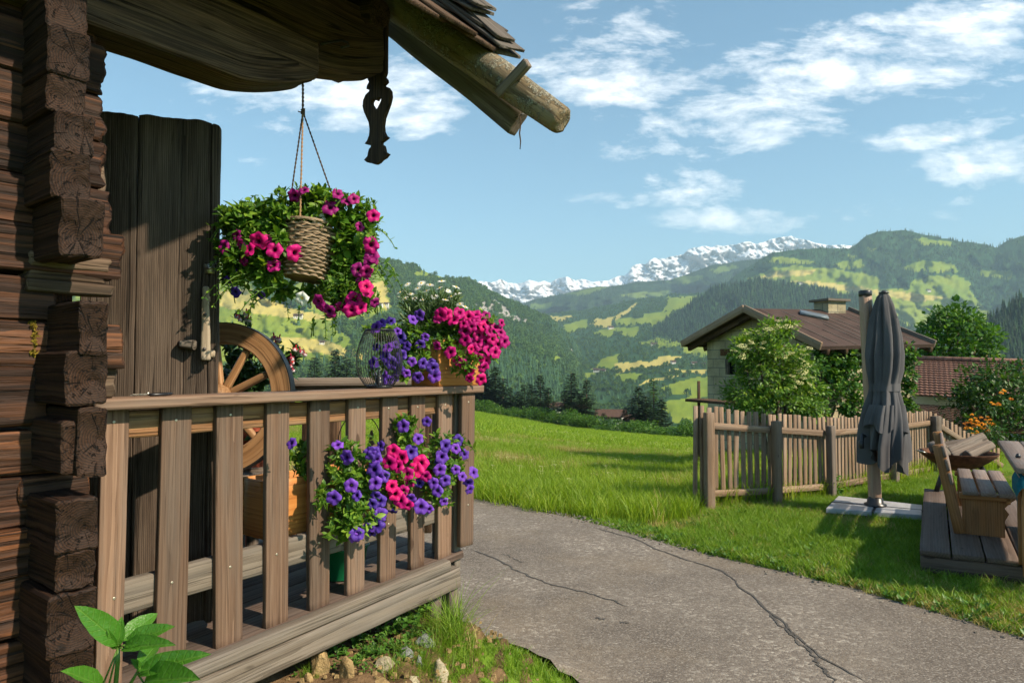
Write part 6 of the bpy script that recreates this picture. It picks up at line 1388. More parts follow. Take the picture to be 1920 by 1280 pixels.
mb = MB(); tube(mb, [V3(P(1628, 820, mY - .02)), V3(P(1617, 815, mY - .08)), V3(P(1615, 838, mY - .1))], [.02, .02, .016], 8); lathe(mb, [(.02, -.05), (.026, -.04), (.026, .03), (.018, .04)], V3(P(1615, 832, mY - .1)), 12); mb.build('crank', M['black_plastic'], par)
kc = mY / F; 
def canopy_ring(cu, v, hw, A, ph, n=120, lob=8, dz=None, squash=.8):
    th = np.linspace(0, 2 * math.pi, n, endpoint=False); c = V3(P(cu, v, mY - .12))
    tri = 1 - np.abs(((th * lob / (2 * math.pi) + ph / (2 * math.pi)) % 1) * 2 - 1) * 1.0
    A = A * 1.25; r = .73 * hw * kc * (1 - A + A * (tri ** .7) * 1.3 + A * .35 * np.sin(3 * th + ph * 1.7) + .25 * A * np.sin(13 * th + v * .02))
    tw = .22 * math.sin(v * .012)
    p = np.stack([c[0] + np.cos(th + tw) * r, c[1] + np.sin(th + tw) * r * squash, np.full(n, c[2]) + (dz(th) * kc if dz is not None else 0)], 1); return p
def cloth(mb, levels, n=120, **kw):
    vs = [canopy_ring(cu, v, hw, A, ph, n, **(dict(kw, dz=d_) if d_ else kw)) for (cu, v, hw, A, ph, d_) in levels]; v = np.concatenate(vs)
    b_ = np.arange(n); nx_ = (b_ + 1) % n; f = np.concatenate([np.stack([i * n + b_, (i + 1) * n + b_, (i + 1) * n + nx_, i * n + nx_], 1) for i in range(len(vs) - 1)]); mb.add(v, [f])
tips = lambda a: (lambda th: -a * (.5 + .5 * np.cos(4 * th + 1.1)) - a * .25 * np.cos(th + .4))
base = [(1657, 556, 14, .1), (1658, 575, 21, .18), (1659, 600, 28, .26), (1660, 630, 33, .30), (1660, 665, 37, .32), (1660, 695, 36, .30), (1659, 715, 32, .22), (1658, 726, 30, .14), (1659, 738, 32, .22), (1660, 760, 38, .34), (1661, 785, 42, .38), (1661, 812, 45, .40), (1661, 835, 46, .42)]
lev = [(a, b, c * 1.12, d, .4, None) for a, b, c, d in base] + [(1661, 846, 46 * 1.1, .46, .4, tips(34))]
fine = []
for (p_, q_) in zip(lev[:-1], lev[1:]):
    for t_ in np.linspace(0, 1, 5)[:-1]: fine.append(tuple(p_[i] + (q_[i] - p_[i]) * t_ for i in range(5)) + ((lambda k: tips(34 * k) if k else None)(t_ if q_[5] else 0),))
fine.append(lev[-1]); mb = MB(); cloth(mb, fine); mb.build('canopy', M['fabric'], par)
mb = MB(); lev2 = [(1657, 549, 8, .05, .2, None), (1657, 556, 15, .12, .2, None), (1659, 572, 22, .18, .2, None), (1659, 586, 27, .25, .2, tips(5)), (1660, 592, 30, .30, .2, tips(14))]
cloth(mb, lev2); mb.build('vent_cap', M['fabric'], par)
mb = MB(); lev3 = [(1659, 719, 35.5, .10, .4, None), (1659, 733, 36.5, .10, .4, None)]; cloth(mb, lev3); mb.build('strap', M['fabric'], par)
mb = MB(); levf = [(1656, 758, 40, .30, 1.1, None), (1654, 775, 45, .35, 1.1, None), (1653, 790, 49, .4, 1.1, tips(12)), (1653, 796, 49, .4, 1.1, tips(14))]; cloth(mb, levf, squash=.9); mb.build('canopy_flap', M['fabric'], par)
mb = MB(); lathe(mb, [(.05, 0), (.05, .012), (.025, .016), (.02, .03), (.001, .032)], V3(P(1657, 550, mY - .12)), 16); mb.build('finial', M['black_metal'], par)

# ------------------------------------------------------------------ timber deck, bench, table, fire bowl
DZ_ = .20
def D2(p, s_, t_, z): return np.array([p[0] + dkd[0] * s_ + dkn[0] * t_, p[1] + dkd[1] * s_ + dkn[1] * t_, z])
a0_ = G(1725, 1030, DZ_); a1_ = G(1733, 915, DZ_); dO = np.array([a0_.x, a0_.y]); dL = math.hypot(a1_.x - a0_.x, a1_.y - a0_.y)
dk3 = np.array([dkd[0], dkd[1], 0]); dn3 = np.array([dkn[0], dkn[1], 0])
deck = thing('timber_deck', 'low brown timber terrace deck of wide boards beside the lawn', 'deck', (a0_.x, a0_.y, 0))
mb = MB(); bw = .205
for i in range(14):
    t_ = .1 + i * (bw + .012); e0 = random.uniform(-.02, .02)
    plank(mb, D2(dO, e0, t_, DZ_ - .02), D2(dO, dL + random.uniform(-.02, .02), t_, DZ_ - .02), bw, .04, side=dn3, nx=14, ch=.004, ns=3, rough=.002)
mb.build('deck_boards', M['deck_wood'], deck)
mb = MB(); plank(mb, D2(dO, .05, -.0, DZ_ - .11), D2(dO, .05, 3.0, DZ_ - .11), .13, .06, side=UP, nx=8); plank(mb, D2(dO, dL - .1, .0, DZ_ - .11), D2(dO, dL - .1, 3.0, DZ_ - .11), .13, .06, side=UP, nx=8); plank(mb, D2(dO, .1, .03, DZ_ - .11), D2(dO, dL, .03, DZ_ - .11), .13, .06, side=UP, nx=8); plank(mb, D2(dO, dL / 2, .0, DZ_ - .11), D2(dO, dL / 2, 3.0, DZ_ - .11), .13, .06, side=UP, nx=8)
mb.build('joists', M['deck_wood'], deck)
bo = G(1800, 1000, DZ_); bO = np.array([bo.x, bo.y]) ; BL = 1.45
bench = thing('bench', 'brown slatted wooden garden bench with backrest on the timber deck', 'bench', (bo.x, bo.y, DZ_))
def B3(s_, t_, z): return D2(bO, s_, t_, DZ_ + z * .90)
for s_ in (0.02, BL - .05):
    prof = [(-.0, 0), (.30, 0), (.30, .14), (.33, .20), (.30, .245), (.335, .29), (.37, .32), (.40, .36), (.0, .36)]
    mb = MB(); o_ = B3(s_, .02, 0); n_ = len(prof)
    prism(mb, prof, o_, dn3, UP, dk3 * .04); mb.build('end_panel', M['bench_wood'], bench, smooth=False)
    mb = MB(); plank(mb, B3(s_ - .012, .0, 0), B3(s_ - .012, -.15, .84), .085, .04, side=dn3, nx=6, ch=.006); mb.build('back_post', M['bench_wood'], bench)
for (t_, ) in ((.06,), (.19,), (.32,)):
    mb = MB(); plank(mb, B3(-.05, t_ + .02, .40), B3(BL + .03, t_ + .02, .40), .112, .034, side=dn3, nx=6, ch=.006); mb.build('seat_slat', M['slat_wood'], bench)
mb = MB(); plank(mb, B3(-.02, .345, .35), B3(BL, .345, .35), .06, .03, side=UP, nx=4); plank(mb, B3(-.0, .0, .37), B3(-.0, .37, .37), .05, .04, side=UP, nx=4); plank(mb, B3(BL - .05, .0, .37), B3(BL - .05, .37, .37), .05, .04, side=UP, nx=4); mb.build('seat_frame', M['bench_wood'], bench)
for z_ in (.52, .65, .78):
    mb = MB(); t_ = -.15 * z_ / .84 + .035; plank(mb, B3(-.04, t_, z_), B3(BL + .0, t_, z_), .10, .026, side=UP - dn3 * .18, nx=6, ch=.005); mb.build('back_slat', M['slat_wood'], bench)
# fire bowl with split logs
fb = V3(P(1796, 850, 8.05)); bowl = thing('fire_bowl', 'rusty iron fire bowl on three legs filled with split firewood', 'fire bowl', (fb[0], fb[1], DZ_))
mb = MB(); R_ = .39; pr = [(.001, -.185), (.10, -.175), (.20, -.135), (.29, -.08), (.36, -.02), (R_, .02), (R_ + .012, .022), (R_ + .010, .012), (.365, -.03), (.29, -.09), (.2, -.147), (.1, -.187), (.001, -.197)]
lathe(mb, pr, fb, 40); mb.build('bowl', M['rust'], bowl)
for a in (math.radians(200), math.radians(320), math.radians(80)):
    mb = MB(); e = np.array([math.cos(a), math.sin(a), 0]); f0 = fb + e * .22 - UP * .13; f1 = np.array([fb[0], fb[1], 0]) + e * .36 + UP * (DZ_ if a > 3 else DZ_); tube(mb, [f0, f1], .027, 10); mb.build('leg', M['black_metal'], bowl)
mb = MB(); tube(mb, [fb + np.array([-R_ - .0, -.05, .01]), fb + np.array([-R_ - .06, -.06, .03]), fb + np.array([-R_ - .06, .06, .03]), fb + np.array([-R_, .05, .01])], .009, 7); mb.build('grip', M['steel'], bowl)
GL = 'split firewood in the fire bowl'
for (du, dyy, dz, an, el, L_, w, t_, lb) in [(-.12, -.08, .05, .5, .12, .5, .12, .09, 'pale split log lying lowest in the fire bowl'), (.05, -.1, .10, .25, .30, .55, .15, .07, 'broad split log leaning across the fire bowl, its cut end raised'), (.14, -.16, .06, .35, .25, .42, .10, .09, 'dark split log at the right of the fire bowl'), (-.2, .05, .06, 1.3, .0, .42, .11, .10, 'round dark log end at the left of the fire bowl'), (.02, .12, .08, -.2, .15, .5, .12, .09, 'split log at the back of the fire bowl')]:
    c = fb + np.array([du, dyy, dz]); e = np.array([math.cos(an) * math.cos(el), math.sin(an) * math.cos(el), math.sin(el)]); mb = MB()
    plank(mb, c - e * L_ / 2, c + e * L_ / 2, w, t_, side=(-.3, .5, 1), nx=12, ch=.02, ns=3, rough=.008, endrough=.006); o = mb.build('firewood', M['post_wood' if 'pale' not in lb else 'grey_wood']); tag(o, lb, 'firewood', GL)
# table at the right edge
TZ = DZ_ + .75; t0_ = G(1905, 876, TZ); t1_ = G(1871, 825, TZ); e = unit(np.array([t1_.x - t0_.x, t1_.y - t0_.y, 0])); er = np.array([e[1], -e[0], 0]); tl = math.hypot(t1_.x - t0_.x, t1_.y - t0_.y)
table = thing('garden_table', 'grey topped wooden garden table at the right edge of the deck', 'table', (t0_.x, t0_.y, DZ_))
mb = MB(); b0 = np.array([t0_.x, t0_.y, TZ - .02])
for i in range(5): plank(mb, b0 + er * (.08 + i * .165) , b0 + e * tl + er * (.08 + i * .165), .16, .04, side=er, nx=8, ch=.005)
mb.build('table_top', M['slat_wood'], table)
for s_ in (.25, tl - .25):
    mb = MB(); plank(mb, b0 + e * s_ + er * .40 - UP * (TZ - .02 - DZ_), b0 + e * s_ + er * .40 - UP * .02, .56, .05, side=er, nx=6, ch=.006); mb.build('leg', M['bench_wood'], table)
mb = MB(); plank(mb, b0 + e * .1 + er * .06 - UP * .07, b0 + e * (tl - .1) + er * .06 - UP * .07, .09, .03, side=UP, nx=6); plank(mb, b0 + e * .2 + er * .4 - UP * .5, b0 + e * (tl - .2) + er * .4 - UP * .5, .10, .04, side=UP, nx=4); mb.build('apron', M['bench_wood'], table)
mb = MB(); q = V3(G(1909, 858, TZ)); lathe(mb, [(.016, 0), (.018, .012), (.010, .03), (.001, .034)], q + UP * .001, 12); tag(mb.build('knob', M['black_plastic']), 'small black knob on the grey table top', 'knob')
sp_ = V3(P(1917, 960, 4.72)); st_ = thing('chair', 'brown wooden chair at the right edge with a teal cloth on its seat', 'chair', (sp_[0], sp_[1], DZ_))
cO = sp_[:2] + er[:2] * .0
sz_ = zpx(895, 4.72)
mb = MB(); b0 = np.array([cO[0], cO[1], sz_ - .02]); plank(mb, b0 - e * .0 + er * .2, b0 + e * .42 + er * .2, .42, .035, side=er, nx=5); mb.build('seat', M['bench_wood'], st_)
for (s_, t_) in ((.03, .02), (.39, .02), (.03, .38), (.39, .38)):
    mb = MB(); p = b0 + e * s_ + er * t_; plank(mb, np.array([p[0], p[1], DZ_]), p - UP * .017, .045, .045, side=er, nx=4); mb.build('leg', M['bench_wood'], st_)
mb = MB(); n = 26; S3, T3 = np.meshgrid(np.linspace(-.06, .40, n), np.linspace(-.09, .36, n)); zc = sz_ + .004 + .012 * np.abs(fbm(S3 * 8, T3 * 8, 5, 3)) - np.maximum(0, -T3 - .002) * 1.6 - np.maximum(0, -S3) * 1.2
grid_mesh(mb, b0[0] + e[0] * S3 + er[0] * np.maximum(T3, -.03), b0[1] + e[1] * S3 + er[1] * np.maximum(T3, -.03), zc); tag(mb.build('cloth', M['teal_cloth']), 'teal cloth draped over the seat of the chair at the right edge', 'cloth')

# ------------------------------------------------------------------ the stone hut
m, t, out = newmat('block_wall'); b = bsdf(t, out, .95, .05); g = attr(t, 'gco').outputs['Vector']
br = t.n('ShaderNodeTexBrick'); br.inputs['Scale'].default_value = 1.0; br.inputs['Brick Width'].default_value = .42; br.inputs['Row Height'].default_value = .2; br.inputs['Mortar Size'].default_value = .012
br.inputs['Color1'].default_value = (.46, .40, .29, 1); br.inputs['Color2'].default_value = (.37, .33, .245, 1); br.inputs['Mortar'].default_value = (.24, .225, .19, 1); t.l(g, br.inputs['Vector'])
st = t.ramp(t.noise(g, 1.4, 6, .65), [(.35, (.55, .52, .45)), (.7, (1.1, 1.08, 1.0))]); c = t.mix(1.0, br.outputs['Color'], st, 'MULTIPLY')
ru = t.ramp(t.noise(g, 2.6, 5, .7), [(.66, 0), (.76, 1)]); c = t.mix(t.math('MULTIPLY', ru, .6), c, (.30, .13, .06)); t.l(c, b.inputs['Base Color'])
bp = t.n('ShaderNodeBump'); bp.inputs['Strength'].default_value = .5; bp.inputs['Distance'].default_value = .03; t.l(t.math('ADD', t.math('MULTIPLY', br.outputs['Fac'], -.8), t.noise(g, 20, 4)), bp.inputs['Height']); t.l(bp.outputs[0], b.inputs['Normal']); M['block_wall'] = m
m, t, out = newmat('roof_felt'); b = bsdf(t, out, .85, .2); g = attr(t, 'gco').outputs['Vector']; n1 = t.noise(g, 2.0, 5, .6)
c = t.ramp(n1, [(.3, (.042, .026, .021)), (.7, (.078, .049, .039))]); sp = t.ramp(t.noise(g, 5.5, 2, .4), [(.775, 0), (.79, 1)]); c = t.mix(sp, c, (.62, .55, .44)); t.l(c, b.inputs['Base Color'])
bp = t.n('ShaderNodeBump'); bp.inputs['Strength'].default_value = .3; bp.inputs['Distance'].default_value = .01; t.l(t.noise(g, 60, 3), bp.inputs['Height']); t.l(bp.outputs[0], b.inputs['Normal']); M['roof_felt'] = m
e2 = unit(np.array([.93, .37, 0])); e1 = np.array([e2[1], -e2[0], 0]); RL = 2.95
rA = V3(P(1396, 578, 14.05)); rR = V3(P(1541, 649, 12.15)); rL = V3(P(1279, 645, 16.0))
rB, rRb, rLb = V3(P(1589, 581, 15.15)), V3(P(1752, 645, 13.25)), rL + e2 * 2.9
hut = thing('stone_hut', 'small weathered block built hut with a brown felt roof and chimney behind the fence', 'hut', (rA[0], rA[1], -.8))
def quad_slab(mb, a, b, c, d, th, nu=8, nvv=8, lv=0):
    """thin slab over the quad a-b-c-d (a->b along, a->d down), thickness th below"""
    a, b, c, d = map(V3, (a, b, c, d)); nrm = unit(np.cross(b - a, d - a)); nrm = nrm if nrm[2] > 0 else -nrm
    ss, tt_ = np.meshgrid(np.linspace(0, 1, nu + 1), np.linspace(0, 1, nvv + 1)); p = ((a[None, None] * (1 - ss[..., None]) + b * ss[..., None]) * (1 - tt_[..., None]) + (d * (1 - ss[..., None]) + c * ss[..., None]) * tt_[..., None])
    W_, H_ = np.linalg.norm(b - a), np.linalg.norm(d - a); g = np.stack([ss * W_, tt_ * H_, 0 * ss], -1).reshape(-1, 3)
    n = (nu + 1) * (nvv + 1); i = (np.arange(nvv)[:, None] * (nu + 1) + np.arange(nu)[None]).ravel(); f = np.stack([i, i + 1, i + nu + 2, i + nu + 1], 1)
    rim = list(range(nu + 1)) + [(k + 1) * (nu + 1) - 1 for k in range(1, nvv + 1)] + [nvv * (nu + 1) + k for k in range(nu - 1, -1, -1)] + [k * (nu + 1) for k in range(nvv - 1, 0, -1)]
    rim = np.array(rim); sd = np.stack([rim, np.roll(rim, -1), np.roll(rim, -1) + n, rim + n], 1)
    v = np.concatenate([p.reshape(-1, 3), p.reshape(-1, 3) - nrm * th]); mb.add(v, [f, f[:, ::-1] + n, sd], np.concatenate([g, g]), lv); return nrm
mb = MB(); nR = quad_slab(mb, rA, rB, rRb, rR, .07); quad_slab(mb, rA - e1 * .004, rB - e1 * .004, rLb, rL, .07); roof = mb.build('roof', M['roof_felt'], hut, smooth=False)
def on_roof(s_, t_, off=0): return (rA * (1 - s_) + rB * s_) * (1 - t_) + (rR * (1 - s_) + rRb * s_) * t_ + nR * off
for (s_, t0, t1) in [(.12, .02, .35), (.30, .05, .55), (.30, .6, .98), (.48, .1, .9), (.64, .2, .7), (.78, .02, .95), (.90, .05, .9), (.16, .4, .95), (.42, .45, .98), (.56, .3, .98), (.7, .5, .98)]:
    mb = MB(); plank(mb, on_roof(s_, t0, .004), on_roof(s_ + .01, t1, .004), .030, .006, side=e2, nx=3); mb.build('roof_seam', M['shingle'], roof)
mb = MB(); plank(mb, on_roof(.42, .14, .03), on_roof(.57, .30, .03), .30, .05, side=e2, nx=3); mb.build('skylight', M['flashing'], roof)
for (p_, q_) in ((rA, rR), (rA, rL), (rB, rRb)):
    mb = MB(); plank(mb, p_ - e2 * (.02 if p_ is rA else -.02) + UP * .0, q_ - e2 * (.02 if p_ is rA else -.02) + UP * .0, .15, .04, side=UP, nx=8, rough=.002); mb.build('bargeboard', M['fence_wood' if p_ is rA else 'post_wood'], hut)
mb = MB()
for s_ in np.linspace(.06, .98, 7):
    for (p_, q_, r_, z_) in ((rA, rB, rR, rRb),): 
        a = (p_ * (1 - s_) + q_ * s_); b_ = (r_ * (1 - s_) + z_ * s_); plank(mb, a - UP * .14, b_ - UP * .12 + (a - b_) * .01, .10, .07, side=UP, nx=3)
    a = rA * (1 - s_) + rB * s_; b_ = rL * (1 - s_) + rLb * s_; plank(mb, a - UP * .14, b_ - UP * .12 + (a - b_) * .01, .10, .07, side=UP, nx=3)
mb.build('rafters', M['beam'], hut)
# walls
fo = .38; wA = rA + e2 * fo; wR = rR + e2 * fo * 1.0; wL = rL + e2 * fo
def sh(p, q, k): return p + (q - p) * k
gR = sh(wA, wR, .80); gL = sh(wA, wL, .80); zB = -2.6
def wall_poly(pts, ax, thick, hole=None, name='wall'):
    pass
mb = MB(); thw = .2
gl0 = gL * [1, 1, 0]; gr0 = gR * [1, 1, 0]; Wd = np.linalg.norm(gr0 - gl0); gx_ = unit(gr0 - gl0)
zl, zr, za = gL[2] - .10, gR[2] - .10, rA[2] - .14; am_ = np.dot((wA - gl0) * [1, 1, 0], gx_)
# gable wall with a window opening, as strips
wu0 = np.dot((V3(P(1366, 690, 15.2)) - gl0) * [1, 1, 0], gx_); wu1 = wu0 + .62; wz0, wz1 = zpx(702, 15.0), zpx(672, 15.0)
def ztop(x): return np.interp(x, [0, am_, Wd], [zl, za, zr])
def wall_strip(mb, x0, x1, z0, z1a, z1b, org, gx, nin, th):
    c = [(x0, z0), (x1, z0), (x1, z1b), (x0, z1a)]; v = [org + gx * x + UP * z for x, z in c] + [org + gx * x + UP * z + nin * th for x, z in c]; g = [(x, z, 0) for x, z in c] * 2
    mb.add(np.array(v), [[[0, 1, 2, 3], [7, 6, 5, 4], [0, 4, 5, 1], [1, 5, 6, 2], [2, 6, 7, 3], [3, 7, 4, 0]]], np.array(g))
for (x0, x1) in ((0, wu0), (wu0, wu1), (wu1, am_), (am_, Wd)):
    if x0 == wu0: wall_strip(mb, x0, x1, zB, wz0, wz0, gl0, gx_, e2, thw); wall_strip(mb, x0, x1, wz1, ztop(x0), ztop(x1), gl0, gx_, e2, thw)
    else: wall_strip(mb, x0, x1, zB, ztop(x0), ztop(x1), gl0, gx_, e2, thw)
lw = 2.15; wall_strip(mb, thw + .002, lw, zB, zr - .02, zr - .02, gr0, e2, -gx_, thw); wall_strip(mb, thw + .002, lw, zB, zl - .02, zl - .02, gl0, e2, gx_, thw)
gb0 = gl0 + e2 * lw; wall_strip(mb, 0, am_, zB, zl - .03, za, gb0 + e2 * .002, gx_, e2, thw); wall_strip(mb, am_, Wd, zB, za, zr - .03, gb0 + e2 * .002, gx_, e2, thw)
mb.build('wall', M['block_wall'], hut, smooth=False)
mb = MB(); wc_ = gl0 + e2 * .05
for (a, b_) in (((wu0 + .03, wz0), (wu0 + .03, wz1)), ((wu1 - .03, wz0), (wu1 - .03, wz1)), (((wu0 + wu1) / 2, wz0), ((wu0 + wu1) / 2, wz1))): plank(mb, wc_ + gx_ * a[0] + UP * (a[1] + .002), wc_ + gx_ * b_[0] + UP * (b_[1] - .002), .05, .05, side=gx_, nx=2)
plank(mb, wc_ + gx_ * (wu0 + .06) + UP * (wz1 - .03), wc_ + gx_ * (wu1 - .06) + UP * (wz1 - .03), .05, .048, side=UP, nx=2); win = mb.build('window', M['post_wood'], hut)
mb = MB(); wall_strip(mb, wu0 + .004, wu1 - .004, wz0 + .004, wz1 - .004, wz1 - .004, gl0 + e2 * .12, gx_, e2, .01); mb.build('pane', M['pane'], win)
mb = MB(); plank(mb, gl0 + gx_ * (wu0 - .15) + UP * (wz1 + .14) - e2 * .006, gl0 + gx_ * (wu1 + .15) + UP * (wz1 + .14) - e2 * .006, .15, .02, side=UP, nx=4); mb.build('lintel', M['rust'], hut)
x_ = np.dot((V3(P(1425, 632, 14.4)) - gl0) * [1, 1, 0], gx_); mb = MB(); plank(mb, gl0 + gx_ * x_ + UP * zpx(634, 14.2) - e2 * .01, gl0 + gx_ * x_ + UP * zpx(620, 14.2) - e2 * .01, .28, .02, side=gx_, nx=2); mb.build('vent_shade_panel', M['gap_shade'], hut)  # dark panel on the solid wall, coloured as the vent's inner shade
mb = MB(); cp = V3(P(1556, 590, 14.9)); cq = np.array([cp[0], cp[1], 0]); cz0, cz1 = zpx(598, 14.9), zpx(566, 14.9); hw_ = .25
def obox(mb, c, hx, hy, z0, z1, ax=e2, ay=e1):
    v = [c + ax * sx * hx + ay * sy * hy + UP * z for z in (z0, z1) for sx, sy in ((-1, -1), (1, -1), (1, 1), (-1, 1))]; g = [((sx * hx + sy * hy), z, 0) for z in (z0, z1) for sx, sy in ((-1, -1), (1, -1), (1, 1), (-1, 1))]
    mb.add(np.array(v), [[[0, 1, 2, 3], [7, 6, 5, 4], [0, 4, 5, 1], [1, 5, 6, 2], [2, 6, 7, 3], [3, 7, 4, 0]]], np.array(g))
obox(mb, cq, hw_, .2, cz0 - .25, cz1); ch = mb.build('chimney', M['block_wall'], roof, smooth=False)
mb = MB(); obox(mb, cq, hw_ + .07, .27, cz1 + .001, cz1 + .05); mb.build('chimney_cap', M['grey_wood'], roof, smooth=False)
mb = MB(); obox(mb, cq, hw_ + .02, .22, cz0 - .24, cz0 + .06); mb.build('chimney_flashing', M['rust'], roof, smooth=False)
pt = V3(P(1309, 750, 13.6)); pl = thing('plank_platform', 'dark plank platform with an upright stake beside the hut', 'platform', tuple(pt))
mb = MB(); plank(mb, P(1297, 749, 13.4), P(1400, 757, 12.6), .5, .05, side=(1, 1, 0), nx=6); mb.build('planks', M['beam'], pl); mb = MB(); plank(mb, V3(P(1310, 752, 13.3)) - UP * 1.2, P(1310, 714, 13.3), .05, .05, side=(1, 0, 0), nx=3); mb.build('stake', M['beam'], pl)
mb = MB(); plank(mb, V3(P(1380, 756, 12.9)) - UP * 1.2, P(1380, 757, 12.9), .07, .07, side=(1, 0, 0), nx=3); mb.build('leg', M['beam'], pl)

# ------------------------------------------------------------------ the tiled house further right
m, t, out = newmat('roof_tiles'); b = bsdf(t, out, .7, .25); g = attr(t, 'gco').outputs['Vector']; sx_ = t.n('ShaderNodeSeparateXYZ'); t.l(g, sx_.inputs[0])
br = t.n('ShaderNodeTexBrick'); br.inputs['Scale'].default_value = 1.0; br.inputs['Brick Width'].default_value = .21; br.inputs['Row Height'].default_value = .22; br.inputs['Mortar Size'].default_value = .006; br.offset = 0
br.inputs['Color1'].default_value = (.20, .105, .075, 1); br.inputs['Color2'].default_value = (.145, .075, .055, 1); br.inputs['Mortar'].default_value = (.06, .034, .028, 1); t.l(g, br.inputs['Vector'])
t.l(t.mix(1.0, br.outputs['Color'], t.ramp(t.noise(g, 1.5, 4), [(.3, (.8, .8, .8)), (.7, (1.15, 1.12, 1.1))]), 'MULTIPLY'), b.inputs['Base Color'])
wv = t.math('SINE', t.math('MULTIPLY', sx_.outputs[0], 2 * math.pi / .21)); row = t.math('FRACT', t.math('DIVIDE', sx_.outputs[1], .22)); hgt = t.math('ADD', t.math('MULTIPLY', wv, .06), row)
bp = t.n('ShaderNodeBump'); bp.inputs['Strength'].default_value = .9; bp.inputs['Distance'].default_value = .05; t.l(hgt, bp.inputs['Height']); t.l(bp.outputs[0], b.inputs['Normal']); M['roof_tiles'] = m
house = thing('house', 'house with a brown pan tiled roof behind the fence at the right', 'house', (11.5, 18, -3))
h0, h1 = V3(P(1690, 674, 19.5)), V3(P(1912, 681, 17.6)); dn_ = np.array([-.30, -1, 0]); dn_ = unit(dn_)
ev0 = V3(P(1690, 739, 17.0)); ev1 = V3(P(1925, 752, 15.1))
def courses(mb, a, b, c, d, n, lift=.035):
    a, b, c, d = map(V3, (a, b, c, d)); nn_ = unit(np.cross(b - a, d - a)); nn_ = nn_ if nn_[2] > 0 else -nn_
    for i in range(n):
        k0, k1 = i / n, (i + 1.12) / n; L0, R0_, L1, R1_ = a + (d - a) * k0, b + (c - b) * k0, a + (d - a) * k1, b + (c - b) * k1
        quad_slab(mb, L0, R0_, R1_ + nn_ * lift, L1 + nn_ * lift, .022, 46, 1)
        # pans: raise every second strip of the free edge
        v = mb.v[-1]; m_ = len(v) // 2; w = np.arange(47); wave = .014 * np.sin(w * math.pi / 1.0 + .5) * 1.0
        for blk in (0, m_): v[blk + 47: blk + 94] += nn_ * wave[:, None]; v[blk: blk + 47] += nn_ * wave[:, None] * .8
    return nn_
mb = MB(); nh = courses(mb, h0, h1, ev1, ev0, 15); back_ = -dn_; quad_slab(mb, h0 + back_ * .004, h1 + back_ * .004, h1 + back_ * 2.4 - UP * 1.1, h0 + back_ * 2.4 - UP * 1.1, .10, 4, 4); mb.build('roof', M['roof_tiles'], house, smooth=False)
mb = MB(); lo0 = ev0 - UP * .22 - dn_ * .25; lo1 = ev1 - UP * .22 - dn_ * .25; l20, l21 = V3(P(1690, 800, 14.8)), V3(P(1930, 815, 13.0)); courses(mb, lo0, lo1, l21, l20, 14); mb.build('lower_roof', M['roof_tiles'], house, smooth=False)
mb = MB(); tube(mb, [h0 + UP * .03, (h0 + h1) / 2 + UP * .03, h1 + UP * .03], .09, 8); mb.build('ridge_tiles', M['roof_tiles'], house)
mb = MB(); plank(mb, h1 + e2 * .05 + UP * .03, ev1 + e2 * .05, .2, .05, side=UP, nx=5); plank(mb, h1 + e2 * .05 + UP * .03, h1 + back_ * 2.4 - UP * 1.07 + e2 * .05, .2, .05, side=UP, nx=5); mb.build('bargeboard', M['far_timber'], house)
mb = MB(); x0 = unit((h1 - h0) * [1, 1, 0]); org = (ev0 + dn_ * -.7) * [1, 1, 0]; wl = np.linalg.norm((h1 - h0)[:2]) - .3
wall_strip(mb, .1, wl, -4.5, ev0[2] - .05, ev1[2] - .05, org, x0, -dn_, .25); q0 = org + x0 * wl
wall_strip(mb, .0, 3.2, -4.5, ev1[2] + .0, h1[2] - .7, q0, -dn_, -x0, .25); mb.build('wall', M['far_wall'], house, smooth=False)

# ------------------------------------------------------------------ bushes and trees near the house
def crown(mbl, spec, Yf, dens, size, tpl=LEAF_S, shell=.6, clump=.22, per=26, upb=.35):
    for (u, v, ru, rv, rd, dY) in spec:
        Y = Yf + dY; c = V3(P(u, v, Y)); k = Y / F; r = np.array([ru * k, rd, rv * k]); n = max(3, int(dens * ru * rv / 100))
        cc_, d_ = ellipsoid_pts(c, r * .92, n, shell)
        for j in range(n):
            m_ = int(per * random.uniform(.6, 1.3)); p, dd = ellipsoid_pts(cc_[j], np.full(3, clump * random.uniform(.6, 1.2)) * [1.1, 1.1, .7], m_, .3)
            scatter(mbl, tpl, p, unit(dd * .7 + d_[j] * .6 + UP * upb * random.uniform(-1, 1) + rng.normal(0, .4, (m_, 3))), unit(UP + d_[j] * .5 + rng.normal(0, .35, (m_, 3))), size * rng.uniform(.6, 1.3, m_), np.clip(rng.normal(.45, .2, m_) + random.uniform(-.22, .22), 0, 1))
def limbs(mb, base, tips_, r0):
    base = V3(base)
    for tp in tips_:
        tp = V3(tp); mid = (base + tp) / 2 + rng.normal(0, .08, 3) * np.linalg.norm(tp - base) * .5; mid[2] += .1
        tube(mb, [base, base * .6 + mid * .4, mid, tp], [r0, r0 * .75, r0 * .5, r0 * .2], 7, random.random())
def gbase(u, Y): x = dirpix(u, 700)[0] * Y; return np.array([x, Y, gz1(x, Y)])
eb = gbase(1450, 10.9); elder = thing('elder_bush', 'flowering elder bush with cream blossom in front of the hut gable', 'bush', tuple(eb))
mbl = MB(); crown(mbl, [(1450, 640, 48, 40, .5, 0), (1415, 665, 40, 34, .45, 0), (1490, 690, 36, 44, .5, 0), (1440, 710, 60, 50, .6, 0), (1400, 740, 44, 36, .5, 0), (1500, 745, 36, 44, .5, .05), (1465, 615, 26, 18, .3, 0), (1510, 700, 24, 26, .3, 0), (1385, 655, 22, 20, .3, 0), (1455, 760, 70, 34, .6, 0)], 10.9, 2.0, .066, LEAF_S, .55, .17, 44)
